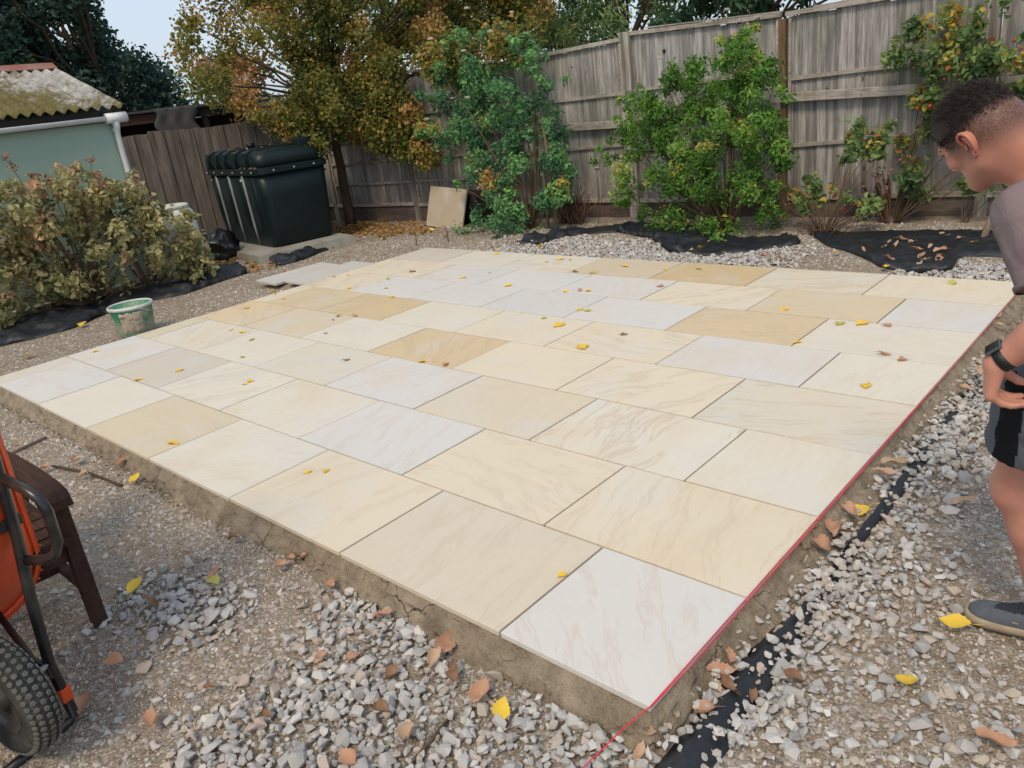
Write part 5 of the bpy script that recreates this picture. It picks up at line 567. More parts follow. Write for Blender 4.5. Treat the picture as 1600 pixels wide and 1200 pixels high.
# grit
x, y = cells(-4.2, 1.9, -1.9, 3.0, .0125); dd = dist(x, y); k = RNG.random(len(x)) < .95 * (1 - ss(dd, 2.8, 5.6)); x, y = x[k], y[k]
s = np.clip(RNG.lognormal(math.log(.0085), .35, len(x)), .004, .018)
g3 = np_part('gravel', scatter_rocks('gravel', np.stack([x, y, gh(x, y)], -1), s, tones(len(x), np.zeros(len(x)) - .35), FIN, .4, .4), M_GRAVEL)
tag(g3, 'fine brown grit scattered over the dirt in front', None, None, 'stuff')
# crumbs of mortar along the edge
n = 2600; t = RNG.random(n); side = RNG.random(n) < .5; off = .055 + np.abs(RNG.normal(0, .03, n))
x = np.where(side, off * 1.2, -t * PW); y = np.where(side, t * PD, -off)
g4 = np_part('mortar_crumbs', scatter_rocks('mortar_crumbs', np.stack([x, y, gh(x, y) + .004], -1), np.clip(RNG.lognormal(math.log(.011), .4, n), .004, .03), np.zeros(n), FIN), M_MORTAR)
tag(g4, 'crumbs of brown mortar dropped along the patio edge', None, None, 'stuff')

# ================================================================== WEED MEMBRANE
def sheet(name, poly, label, cell=.034, amp=.030, lift=.010, seed=0, rim=.0):
    P = np.array(poly); lo = P.min(0) - .1; hi = P.max(0) + .1
    ax = np.arange(lo[0], hi[0], cell); ay = np.arange(lo[1], hi[1], cell); X, Y = np.meshgrid(ax, ay, indexing='ij')
    wob = .05 * (fbm(X * 5, Y * 5, seed) - .47)
    inn = poly_mask((X + wob).ravel(), (Y - wob).ravel(), poly).reshape(X.shape)
    fold = np.abs(fbm(X * 1.7 + seed, Y * 2.3, seed + 1) - .47) ; fold2 = np.abs(fbm(X * 4.7 + 3 * seed, Y * 4.1, seed + 2) - .47)
    Z = gh(X, Y) + lift + amp * (1 - ss(fold, 0, .11)) + amp * .55 * (1 - ss(fold2, 0, .10)) + amp * .8 * fbm(X * 2, Y * 2, seed + 4)
    core = inn.copy()
    for a_ in (0, 1):
        for s__ in (1, -1): core &= np.roll(inn, s__, a_)
    Z = np.where(core, Z, gh(X, Y) - .012)
    q = inn[:-1, :-1] & inn[1:, :-1] & inn[1:, 1:] & inn[:-1, 1:]; I = np.arange(X.size).reshape(X.shape)
    F_ = np.stack([I[:-1, :-1], I[1:, :-1], I[1:, 1:], I[:-1, 1:]], -1)[q]
    E = np.concatenate([F_[:, [0, 1]], F_[:, [1, 2]], F_[:, [2, 3]], F_[:, [3, 0]]]); Es = np.sort(E, 1); ue, ct = np.unique(Es, axis=0, return_counts=True); be = ue[ct == 1]
    XY = np.stack([X, Y, Z], -1).reshape(-1, 3); XY = XY.copy(); bv = np.unique(be)
    for _ in range(14):
        acc = np.zeros_like(XY); cn = np.zeros(len(XY)); np.add.at(acc, be[:, 0], XY[be[:, 1]]); np.add.at(acc, be[:, 1], XY[be[:, 0]]); np.add.at(cn, be[:, 0], 1); np.add.at(cn, be[:, 1], 1)
        XY[bv] = .4 * XY[bv] + .6 * acc[bv] / cn[bv][:, None]
    use = np.unique(F_); rm = np.full(X.size, -1); rm[use] = np.arange(len(use))
    me = np_mesh(name, XY[use], [rm[F_]], smooth=True)
    o = np_part(name, me, M_SHEET); md = o.modifiers.new('thick', 'SOLIDIFY'); md.thickness = .002
    return tag(o, label, 'membrane')
sheet('weed_membrane', BACK_SHEET, 'black weed membrane sheet lying beyond the patio behind the man', seed=1, amp=.028)
sheet('weed_membrane', BACK_STRIP, 'narrow black membrane strip along the foot of the fence under the green shrub', seed=2, amp=.05, cell=.035)
sheet('weed_membrane', LEFT_SHEET, 'black weed membrane under the bush beside the green shed', seed=3, amp=.05)
sheet('weed_membrane', TANK_STRIP, 'crumpled scrap of black membrane lying at the concrete pad', seed=4, amp=.05, cell=.035)
def fold_strip():
    P = []
    for i in range(150):
        y = -.42 + i * .026; w = .062 - .030 * float(ss(y, .45, .8)) + .04 * (fbm(y * 2.3, 2, 1) - .45)
        xc = .137 + .035 * (fbm(y * 1.3, 7, 2) - .45) - .012; h = .040 + .05 * (fbm(y * 2.9, 4, 3) - .45) + .010 * (fbm(y * 13, 3, 5) - .45)
        if y > 2.0: h *= .6
        g0 = ghf(xc, y); row = []
        for t_, zz in ((-1.05, -.03), (-.95, .008), (-.5, h * .62), (-.15, h), (.08, h * .88), (.45, h * .50), (.95, h * .42), (1.05, -.03)):
            row.append((xc + t_ * w + .010 * (fbm(y * 8, t_ * 3 + 5, 2) - .45), y, g0 + zz + .012 * (fbm(y * 11, t_ * 2, 4) - .45)))
        P.append(row)
    return P
MB().grid(fold_strip()).alone('weed_membrane', M_SHEET, 'folded edge of black membrane poking up through gravel along the red string line', 'membrane')
# stones lying half over the fold
n = 1500; y = RNG.uniform(-.5, 3.4, n); x = .135 + RNG.normal(0, .055, n); keep = (RNG.random(n) < .12 + .5 * ss(fbm(y * 2.1, np.zeros(n) + 3, 2), .36, .5) * ss(y, .1, .7)) | (np.abs(x - .135) > .055); x, y = x[keep], y[keep]
s = np.clip(RNG.lognormal(math.log(.03), .3, len(x)), .015, .055)
g5 = np_part('gravel', scatter_rocks('gravel', np.stack([x, y, gh(x, y) + .035], -1), s, tones(len(x), np.ones(len(x)) * .5), BIG), M_GRAVEL)
tag(g5, 'stones lying over the buried part of the membrane edge', None, None, 'stuff')

# ================================================================== MAIN FENCE
def fy(x): return 7.115 + .0820 * (x + 4.78)
FD = Vector((.9966, .0817, 0)); FNv = Vector((.0817, -.9966, 0))          # along the fence, towards the garden
def fp(x, z, off=0.): return Vector((x, fy(x), z)) + FNv * off
fence = thing('wooden_fence', 'tall weathered grey board fence with rails behind the patio', 'fence', (-4.75, fy(-4.75), 0))
BOARD = {}
def board_mesh(kind, w, t):
    key = (kind, w)
    if key not in BOARD:
        out = []
        for q in range(4):
            rr = random.Random(q); mb = MB(); n = 6
            rings = []
            for i in range(n + 1):
                z = i / n; dx = rr.uniform(-.0025, .0025); dy = rr.uniform(-.003, .003)
                a = w / 2
                rings.append([(-a + dx, -t * .35 + dy, z), (a + dx, -t * .5 + dy, z), (a + dx, t * .5 + dy, z), (-a + dx, t * .35 + dy, z)])
            mb.loft(rings, smooth=False); out.append(mb.mesh('board'))
        BOARD[key] = out
    return BOARD[key]
def add_board(parent, pos, ang, z0, h, w, t, m, q):
    me = board_mesh(m.name, w, t)[q % 4]
    if not me.materials: me.materials.append(m)
    o = bpy.data.objects.new('board', me); o.location = Vector((pos[0], pos[1], z0)) - wloc(parent); o.scale = (1, 1, h); o.rotation_euler = (0, 0, ang); return link(o, parent)
FA = math.atan2(.0817, .9966)
PX = [-12.47, -10.54, -8.61, -6.68, -4.75, -2.83, -.88, 1.05, 2.98]
PTOP = [(2.06, 2.06), (1.90, 1.92), (2.23, 2.14), (2.13, 2.20), (2.25, 2.19), (2.19, 2.20), (2.20, 2.22), (2.22, 2.22)]
for i, (xa, xb) in enumerate(zip(PX[:-1], PX[1:])):
    za, zb = PTOP[i]; n = 19; w = (xb - xa - .11) / n
    for k in range(n):
        x = xa + .055 + (k + .5) * w; t_ = (x - xa) / (xb - xa); top = za + (zb - za) * t_ - .045
        add_board(fence, fp(x, 0, -.012 + (.004 if k % 2 else 0)), FA + .07, .285 + RNG.normal() * .004, top - .285 + RNG.normal() * .004, round(w + .012, 4), .012, M_FENCE, k + i)
    # capping, battens, rail, ledge, gravel board
    mb = MB(); mb.beam(fp(xa + .02, za - .02, .012), fp(xb - .03, zb - .02, .012), .062, .045); mb.build('capping', M_RAIL, fence)
    if i != 3: mb = MB(); mb.beam(fp(xa + .3, za + .012, -.015), fp(xb - .03, zb + .012, -.015), .075, .014); mb.build('capping', M_RAIL, fence)
    for zz in {0: (1.6, .9), 1: (1.28, .95, .62), 2: (1.62, .97, .64), 3: (1.555, .945), 4: (1.62, .9), 5: (1.545, .868), 6: (1.55, .87), 7: (1.55, .87)}[i]:
        a, b = RNG.normal(0, .012, 2); mb = MB(); mb.beam(fp(xa + .06, zz + a - .012, .012), fp(xb - .06, zz + b + .012, .012), .034, .040); mb.build('batten', M_RAIL, fence)
    zr = {0: 1.3, 1: 1.36, 2: 1.28, 3: 1.225, 4: 1.27, 5: 1.33, 6: 1.28, 7: 1.3}[i]
    mb = MB(); mb.beam(fp(xa - .14 if i == 5 else xa + .08, zr + .02, .062), fp(xb - .02 - (.55 if i == 5 else 0), zr - .01 - (.015 if i == 5 else 0), .062), .05, .095, bevel=.006); mb.build('rail', M_RAIL, fence)
    mb = MB(); mb.beam(fp(xa + .05, .262, .018), fp(xb - .04, .275, .018), .06, .05); mb.build('bottom_rail', M_RAIL, fence)
    mb = MB()
    mb.beam(fp(xa + .055, .12, 0), fp(xa + .055 + (xb - xa) * .46, .125, 0), .03, .245); mb.build('gravel_board', M_GBOARD, fence)
    mb = MB(); mb.beam(fp(xa + .075 + (xb - xa) * .46, .118, .002), fp(xb - .055, .128, .002), .03, .24); mb.build('gravel_board', M_GBOARD, fence)
    for sx in (xa + .065, xb - .065):
        mb = MB(); mb.beam(fp(sx, .29, .006), fp(sx, (za if sx < (xa + xb) / 2 else zb) - .05, .006), .034, .034, up=(1, 0, 0)); mb.build('stile', M_RAIL, fence)
for i, x in enumerate(PX):
    top = max(PTOP[max(0, i - 1)][1], PTOP[min(i, 7)][0]) + .0
    m = M_POSTB if i == 5 else M_POST
    mb = MB(); mb.beam(fp(x - .012, -.1, -.01), fp(x - .012, top - (.06 if i == 5 else -.005), -.01), .085, .085, up=(1, 0, 0)); mb.build('post', m, fence)
    if i in (4,): mb = MB(); mb.beam(fp(x + .078, -.1, .03), fp(x + .060, 2.25, .03), .085, .07, up=(1, 0, 0)); mb.build('post', M_POST, fence)
for x, z, r in ((-5.52, 1.95, .010), (-4.23, 1.98, .022), (-.9, 1.7, .008)):
    mb = MB(); mb.lathe([(0, 0), (r, 0), (r, .002)], n=12); mb.xform(Matrix.Translation(fp(x, z, .0035)) @ Matrix.Rotation(math.pi / 2, 4, 'X')); mb.build('knot_hole', M_SHADE, fence)
mb = MB(); mb.box(fp(-5.27, .74, .006), (.075, .012, .11), Euler((0, .05, FA))); mb.build('patch', M_RAIL, fence)

# ---- lower fence on the left behind the tank
LA, LB = Vector((-10.72, 6.50, 0)), Vector((-15.6, 2.62, 0)); ld = (LB - LA).normalized(); ln_ = Vector((-ld.y, ld.x, 0)); LANG = math.atan2(ld.y, ld.x)
fence2 = thing('wooden_fence', 'lower brown board fence without visible rails behind the black tank', 'fence', (LA + LB) / 2)
nb = int((LB - LA).length / .132)
for k in range(nb):
    p = LA + ld * (k + .5) * .132 + ln_ * (.011 if k % 2 else -.011)
    add_board(fence2, p, LANG, .02, 1.79 + .02 * math.sin(k * .4) + RNG.normal() * .008, .146, .018, M_FENCE2, k)
for zz in (.35, 1.45):
    mb = MB(); mb.beam(LA + Vector((0, 0, zz)) - ln_ * .05, LB + Vector((0, 0, zz)) - ln_ * .05, .045, .08); o = mb.build('rail', M_FENCE2, fence2)

# ================================================================== DARK OUTBUILDING BEHIND THE LEFT FENCE
ob = thing('outbuilding', 'low dark outbuilding with brown fascia behind the lower fence', 'outbuilding', (-14.8, 6.6, 0))
oA, oB = Vector((-15.8, 2.9, 0)), Vector((-13.72, 7.15, 0)); od = (oB - oA).normalized(); on = Vector((-od.y, od.x, 0))
def op(t, z, off=0.): return oA + od * ((oB - oA).length * t) + on * off + Vector((0, 0, z))
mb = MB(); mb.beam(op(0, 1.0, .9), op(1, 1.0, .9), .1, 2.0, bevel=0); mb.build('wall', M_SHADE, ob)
mb = MB(); mb.loft([[op(-.02, 2.20, -.15), op(1.03, 2.17, -.15), op(1.03, 2.21, -.15), op(-.02, 2.24, -.15)], [op(-.02, 2.06, 3.2), op(1.03, 2.04, 3.2), op(1.03, 2.08, 3.2), op(-.02, 2.10, 3.2)]], smooth=False); mb.build('roof', M_FELT, ob)
mb = MB(); mb.beam(op(0, 2.10, -.03), op(.70, 2.085, -.03), .03, .19); mb.build('fascia', M_BROWNB, ob)
mb = MB(); mb.beam(op(.71, 2.08, -.03), op(1.02, 2.06, -.03), .03, .16); mb.build('fascia', M_FASCIA, ob)
P = [[op(.655 + .155 * i / 12 + .01 * math.sin(j), 2.225 - .5 * j / 8, -.16 - .02 * math.sin(i * 1.4) - .02 * j / 8) for j in range(9)] for i in range(13)]
mb = MB(); mb.grid(P); o = mb.build('felt_drape', M_FELT, ob); md = o.modifiers.new('thick', 'SOLIDIFY'); md.thickness = .008
for t in (.03, .5, .84, 1.): mb = MB(); mb.beam(op(t, -.02, .02), op(t, 2.02, .02), .09, .09, up=(1, 0, 0)); mb.build('post', M_FASCIA, ob)
mb = MB(); mb.beam(op(.88, 2.17, -.18), op(1.1, 2.19, -.18), .16, .045); mb.build('roof_board', M_RAIL, ob)

# ================================================================== GREEN SHED
SX, SY, SZ = -9.42, 2.88, 2.10
shed = thing('shed', 'pale green rendered shed with mossy corrugated roof', 'shed', (-11.3, -.5, 0))
mb = MB()
for (c, s_) in (((-11.25, -.62, 1.05), (3.66, 7.0, 2.10)),): mb.box(c, s_)
mb.add([(-9.42, SY, 2.10), (-13.08, SY, 2.10), (-11.25, SY, 2.74), (-9.42, -4.12, 2.10), (-13.08, -4.12, 2.10), (-11.25, -4.12, 2.74)], [(0, 2, 1), (3, 4, 5), (0, 3, 5, 2), (1, 2, 5, 4)])
mb.build('wall', M_WALL, shed)
ex, ez, rx, rz = -9.30, 2.155, -11.22, 2.80; pit = .130; nw = 7
def sheet_mesh(flip=False):
    mb = MB(); P = []; n = nw * 10 + 4
    for i in range(n):
        y = -i / 10 * pit; off = .0235 * math.cos(2 * math.pi * i / 10)
        P.append([(ex + (rx - ex) * j / 14 * 1.0 - off * .32, y, ez + (rz - ez) * j / 14 + off + .004 * math.sin(j * 1.3 + i * .05)) for j in range(15)])
    mb.grid(P); me = mb.mesh('roof_sheet', (0, 0, 0)); me.materials.append(M_ROOF); return me
rs = sheet_mesh()
y = 2.975; k = 0
while y > -4.3:
    o = bpy.data.objects.new('roof_sheet', rs); o.location = Vector((0, y, .0035 * (k % 2))) - wloc(shed); link(o, shed)
    md = o.modifiers.new('thick', 'SOLIDIFY'); md.thickness = .007
    o = bpy.data.objects.new('roof_sheet', rs); o.location = Vector((2 * rx + .02, y - nw * pit, .0035 * (k % 2))) - wloc(shed); o.rotation_euler = (0, 0, math.pi); link(o, shed)
    md = o.modifiers.new('thick', 'SOLIDIFY'); md.thickness = .007
    y -= nw * pit; k += 1
mb = MB(); cs = [(-.15, -.055), (-.05, -.005), (0, .028), (.05, -.005), (.15, -.055), (.14, -.068), (0, .005), (-.14, -.068)]
mb.loft([[(rx - .01 + a, yy, rz + .035 + b) for a, b in cs] for yy in (3.0, 1.9, 1.88, .7, .68, -4.2)], smooth=False); mb.build('ridge_cap', M_RIDGE, shed)
mb = MB(); mb.beam((-9.395, 2.93, 2.055), (-9.395, -4.2, 2.055), .03, .12); mb.build('fascia', M_FASCIA, shed)
gp = []
for yy, zz in ((2.96, 2.062), (1, 2.052), (-4.2, 2.03)):
    gp.append([(-9.335 + .056 * math.cos(math.radians(a)), yy, zz + .056 * math.sin(math.radians(a))) for a in range(180, 361, 15)] + [(-9.335 + .051 * math.cos(math.radians(a)), yy, zz + .051 * math.sin(math.radians(a))) for a in range(360, 179, -15)])
mb = MB(); mb.loft(gp); g_ = mb.build('gutter', M_WHITE, shed)
mb = MB(); mb.tube([(-9.335, 2.975, 2.035), (-9.335, 2.72, 2.035)], .062, 16); mb.build('gutter_outlet', M_WHITE, shed)
mb = MB(); mb.tube([(-9.335, 2.83, 2.03), (-9.335, 2.83, 1.94), (-9.352, 2.83, 1.90), (-9.378, 2.83, 1.84), (-9.38, 2.83, .10), (-9.34, 2.83, .03)], [.05, .04, .036, .034, .034, .034], 14); mb.build('downpipe', M_WHITE, shed)
for zz in (1.87, 1.0, .3): mb = MB(); mb.tube([(-9.38, 2.83, zz), (-9.38, 2.83, zz + .05)], .040, 14); mb.build('pipe_collar', M_WHITE, shed)
mb = MB(); mb.beam((-9.408, 2.87, .045), (-9.408, -4.1, .045), .03, .03); mb.build('wall_trim', M_WHITE, shed)

# ================================================================== OIL TANK
pad = MB()
pad.loft([[(-8.62, 3.90, -.05), (-8.30, 5.30, -.05), (-10.9, 5.72, -.05), (-11.25, 4.32, -.05)], [(-8.64, 3.91, .095), (-8.33, 5.29, .10), (-10.9, 5.7, .10), (-11.24, 4.33, .095)]], smooth=False)
pad.alone('concrete_slab', M_CONC, 'low weathered concrete slab under the black tank', 'concrete slab')
tank = thing('oil_tank', 'big dark green plastic oil tank with ribbed side and bolted lid', 'oil tank', (-9.735, 4.945, .1))
TM = Matrix.Translation((-9.735, 4.945, .1)) @ Matrix.Rotation(math.radians(-8.6), 4, 'Z')
def rrect(hx, hy, r, z, n=6):
    out = []
    for cx, cy, a0 in ((hx - r, hy - r, 0), (-hx + r, hy - r, 90), (-hx + r, -hy + r, 180), (hx - r, -hy + r, 270)):
        for k in range(n + 1): a = math.radians(a0 + 90 * k / n); out.append((cx + r * math.cos(a), cy + r * math.sin(a), z))
    return out
mb = MB(); mb.loft([rrect(.90, .46, .12, .0), rrect(.925, .475, .13, .04), rrect(.945, .49, .13, .3), rrect(.965, .505, .13, .7), rrect(.985, .515, .13, 1.03)]); mb.xform(TM); mb.build('body', M_TANK, tank)
mb = MB(); mb.loft([rrect(1.0, .53, .14, 1.00), rrect(1.025, .55, .15, 1.01), rrect(1.025, .55, .15, 1.075), rrect(1.0, .53, .14, 1.09)], smooth=False); mb.xform(TM); mb.build('flange', M_TANK, tank)
mb = MB(); mb.loft([rrect(.985, .515, .14, 1.085), rrect(.975, .50, .14, 1.20), rrect(.95, .475, .15, 1.275), rrect(.88, .41, .15, 1.31), rrect(.5, .2, .1, 1.325)]); mb.xform(TM); mb.build('lid', M_TANK, tank)
for x in (-.86, -.52, -.18, .22, .62):
    prof = [(-.535, 1.09), (-.53, 1.20), (-.50, 1.285), (-.42, 1.322), (0, 1.337), (.42, 1.322), (.50, 1.285), (.53, 1.20), (.535, 1.09)]
    prof2 = [(a * .96, b - .03) for a, b in prof][::-1]
    mb = MB(); mb.loft([[(x - .055, a, b) for a, b in prof + prof2], [(x - .035, a * 1.01, b + .012) for a, b in prof + prof2], [(x + .035, a * 1.01, b + .012) for a, b in prof + prof2], [(x + .055, a, b) for a, b in prof + prof2]], smooth=False); mb.xform(TM); mb.build('lid_strap', M_TANK, tank)
for x in (-.64, -.13, .40):
    mb = MB(); mb.tube([(x - .02, -.470, .03), (x - .008, -.494, .3), (x, -.509, .7), (x + .004, -.519, 1.0)], .021, 8); mb.xform(TM); mb.build('rib', M_TANKR, tank)
for x in (-.80, -.385, .135, .62):
    w = .085 if x < -.7 else .17 if x < .3 else .15
    mb = MB(); mb.loft([[(x - w, -.44, .05), (x + w, -.44, .05), (x + w * .8, -.468, .07), (x - w * .8, -.468, .07)], [(x - w, -.47, .5), (x + w, -.47, .5), (x + w * .8, -.512, .5), (x - w * .8, -.512, .5)], [(x - w, -.48, .98), (x + w, -.48, .98), (x + w * .8, -.526, .96), (x - w * .8, -.526, .96)]]); mb.xform(TM); mb.build('side_panel', M_TANK, tank)
mb = MB(); mb.box((.80, .30, 1.345), (.2, .24, .13), bevel=.02); mb.xform(TM); cap = mb.build('filler_cover', M_TANK, tank)
mb = MB(); mb.tube([(-.1, -.1, 1.33), (-.1, -.1, 1.40)], .06, 16); mb.xform(TM); mb.build('vent_cap', M_TANK, tank)
bolt = MB().lathe([(0, .008), (.011, .007), (.013, 0)], n=8).mesh('bolt'); bolt.materials.append(M_BOLT)
for x, y, rz in [(-.9, -.552, 0), (-.6, -.552, 0), (-.25, -.552, 0), (.15, -.552, 0), (.5, -.552, 0), (.85, -.552, 0), (1.027, -.3, 90), (1.027, 0, 90), (1.027, .3, 90), (-.86, -.516, 0), (.35, -.530, 0)]:
    o = bpy.data.objects.new('bolt', bolt); zz = 1.043 if abs(abs(y) - .552) < .001 or x > 1 else .93
    M_ = TM @ Matrix.Translation((x, y, zz)) @ Matrix.Rotation(math.radians(rz), 4, 'Z') @ Matrix.Rotation(math.pi / 2, 4, 'X')
    if zz < 1: M_ = M_ @ Matrix.Scale(1.7, 4)
    M_.translation -= Vector((-9.735, 4.945, .1)); link(o, tank); o.matrix_basis = M_

# ---- white barrel, bin bag
bar = thing('water_barrel', 'white plastic water barrel standing at the shed corner behind the bush', 'barrel', (-8.98, 3.02, 0))
mb = MB(); mb.lathe([(.0, .0), (.26, .0), (.285, .03), (.295, .2), (.31, .45), (.30, .75), (.285, .86), (.25, .90), (.235, .915)], (-8.98, 3.02, -.02), 32); mb.build('body', M_WHITE, bar)
mb = MB(); mb.lathe([(.225, .90), (.25, .90), (.255, .94), (.235, .955), (.225, .94), (.215, .915), (0, .91)], (-8.98, 3.02, -.02), 32); mb.build('rim', M_BRIM, bar)
mb = MB(); mb.lathe([(.3125, .42), (.322, .44), (.322, .47), (.3125, .49)], (-8.98, 3.02, -.02), 32); mb.build('hoop', M_WHITE, bar)
def blob(c, r, seed, n=22, amp=.35):
    c = Vector(c); P = []
    for i in range(n + 1):
        th = math.pi * i / n; row = []
        for k in range(2 * n + 1):
            ph = 2 * math.pi * (k % (2 * n)) / (2 * n); d = Vector((math.sin(th) * math.cos(ph), math.sin(th) * math.sin(ph), math.cos(th)))
            q = 1 + amp * (mnoise.noise(d * 1.7 + Vector((seed, 0, 0)))) + amp * .7 * (abs(mnoise.noise(d * 4.5 + Vector((0, seed, 0)))) - .25) + amp * .3 * mnoise.noise(d * 11)
            p = c + Vector((d.x * r[0], d.y * r[1], d.z * r[2])) * q; p.z = max(p.z, ghf(p.x, p.y) - .01); row.append(p)
        P.append(row)
    return MB().grid(P)
blob((-9.75, 3.95, .14), (.30, .27, .25), 3.3).alone('bin_bag', M_BAG, 'crumpled shiny black bin bag beside the oil tank', 'bin bag')

# ================================================================== LEAVES AND PLANTS
def leaf_mesh(name, cl, per_m2, size, tone_c=(.4, .18), tone_l=.12, aspect=.55, flat=.55, droop=.25, seed=0, expo=.5, fold=.22, compound=False):
    rg = np.random.default_rng(seed); V_, F_, T = [], [], []; P, S, N, TT = [], [], [], []
    for (x, y, z, r) in cl:
        n = max(4, int(per_m2 * r * r * 3.2)); d = rg.normal(size=(n, 3)); d /= np.linalg.norm(d, axis=1)[:, None]
        rad = rg.random(n) ** expo * r * rg.uniform(.8, 1.2, n); el = rg.uniform(.75, 1.25, 3)
        p = np.array([x, y, z]) + d * rad[:, None] * el; P.append(p); S.append(np.clip(rg.lognormal(math.log(size), .25, n), size * .5, size * 1.8))
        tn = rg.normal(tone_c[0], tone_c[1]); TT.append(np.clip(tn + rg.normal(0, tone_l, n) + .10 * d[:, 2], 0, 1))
        nn = rg.normal(size=(n, 3)) * .75 + np.array([0, 0, flat]) + d * .55; N.append(nn / np.linalg.norm(nn, axis=1)[:, None])
    P = np.concatenate(P); S = np.concatenate(S); N = np.concatenate(N); TT = np.concatenate(TT); n = len(P)
    a = rg.normal(size=(n, 3)); a[:, 2] -= droop; a -= N * np.sum(a * N, 1)[:, None]; a /= np.linalg.norm(a, axis=1)[:, None] + 1e-9
    b = np.cross(N, a); hw = S * aspect * .5; up = N * (hw * fold * 2)[:, None]
    tpl = [(0, 0), (.33, .92), (.70, .80), (1, 0), (.70, -.80), (.33, -.92)]
    vs = []
    for t_, w in tpl:
        curl = -N * (S * .10 * (t_ - .3) ** 2 * 3)[:, None]
        vs.append(P + a * (S * (t_ - .3))[:, None] + b * (hw * w)[:, None] + up * abs(w) + curl)
    V_ = np.stack(vs, 1).reshape(-1, 3); B_ = np.arange(n)[:, None] * 6
    F_ = np.concatenate([B_ + np.array([[0, 1, 2, 3]]), B_ + np.array([[0, 3, 4, 5]])])
    return np_mesh(name, V_, [F_], {'tone': ('FACE', np.concatenate([TT, TT]))})
def limbs(mb, base, tips, r0, seed=0, sag=.1, sides=6, wig=.05, rt=.006):
    rr = random.Random(seed); base = Vector(base)
    for t in tips:
        t = Vector(t); n = 7; pts = []
        ctrl = base.lerp(t, .45) + Vector((rr.uniform(-1, 1), rr.uniform(-1, 1), rr.uniform(.1, 1))) * (t - base).length * sag
        for i in range(n + 1):
            u = i / n; p = base * (1 - u) ** 2 + ctrl * 2 * u * (1 - u) + t * u * u
            pts.append(p + Vector((rr.uniform(-1, 1), rr.uniform(-1, 1), rr.uniform(-1, 1))) * wig * (t - base).length * .25 * (1 if 0 < i else 0))
        mb.tube(pts, [r0 * (1 - i / n) ** .8 + rt for i in range(n + 1)], sides)
    return mb
def pick(cl, n, seed):
    rr = random.Random(seed); return [c[:3] for c in rr.sample(list(cl), min(n, len(cl)))]
def plant(name, label, cat, base, cl, lm, per, size, stem_n, stem_r, stem_m=None, group=None, tips=None, stem_name='stem', sag=.1, **kw):
    t = thing(name, label, cat, base, group)
    o = np_part('foliage', leaf_mesh('foliage', cl, per, size, **kw), lm, t, 'stuff')
    if stem_n:
        mb = limbs(MB(), base, tips or pick(cl, stem_n, kw.get('seed', 0)), stem_r, kw.get('seed', 0), sag, rt=stem_r * .25); mb.build(stem_name, stem_m or M_TWIG, t)
    return t
def tree(name, label, base, trunk_top, r0, cl, lm, per, size, nl, r1, group=None, lean=(0, 0), **kw):
    t = thing(name, label, 'tree', base, group); b = Vector(base); tt = Vector(trunk_top)
    np_part('crown', leaf_mesh('crown', cl, per, size, **kw), lm, t, 'stuff')
    mb = MB(); pts = [b.lerp(tt, i / 8) + Vector((math.sin(i * 1.3) * .02, math.cos(i * 1.7) * .02, 0)) * (i > 0) for i in range(9)]; pts[0].z -= .1
    mb.tube(pts, [r0 * (1.25 if i == 0 else 1) * (1 - .3 * i / 8) for i in range(9)], 10); mb.build('trunk', M_BARK, t)
    mb = limbs(MB(), tt, pick(cl, nl, kw.get('seed', 0)), r1, kw.get('seed', 0), .14, 6, .08, .008); mb.build('limbs', M_BARK, t)
    return t
tree('hawthorn_tree', 'large autumn hawthorn tree with yellow and orange leaves drooping over the fence', (-9.80, 6.32, 0), (-9.95, 6.45, 1.9), .085, HAWTHORN, LM_HAW, 1050, .052, 60, .020, seed=21, tone_c=(.42, .21), tone_l=.17, expo=.55, aspect=.8)
tree('dark_tree', 'tall dark green tree behind the green shed roof', (-17.6, 6.2, 0), (-17.6, 6.2, 2.6), .28, DARK_TREE, LM_DARK, 620, .11, 40, .05, seed=22, tone_c=(.42, .16), tone_l=.14, expo=.5, aspect=.6)
tree('small_tree', 'small bluish green tree far behind the outbuilding under the hawthorn', (-17.2, 9.6, 0), (-17.2, 9.6, 1.8), .1, FAR_TREE, LM_DARK, 300, .11, 14, .02, seed=23, tone_c=(.7, .1))
tree('ash_tree', 'pale green tree with feathery leaves above the fence beside the dark laurel', (-6.6, 9.8, 0), (-6.5, 9.8, 2.2), .11, ASH_TREE, LM_ASH, 700, .085, 26, .02, seed=24, tone_c=(.4, .2), aspect=.36, droop=.8, expo=.6)
tree('laurel_tree', 'dark green laurel with long drooping leaves above the right of the fence', (-4.0, 8.9, 0), (-4.0, 8.9, 1.9), .10, LAUREL, LM_LAUREL, 520, .12, 24, .02, seed=25, tone_c=(.45, .16), aspect=.36, droop=1.1, expo=.6)
tree('leafy_tree', 'green and brown tree behind the white rose between hawthorn and ash', (-8.9, 11.5, 0), (-8.9, 11.5, 2.4), .14, BACK_TREE, LM_ASH, 420, .08, 24, .03, seed=26, tone_c=(.25, .2))

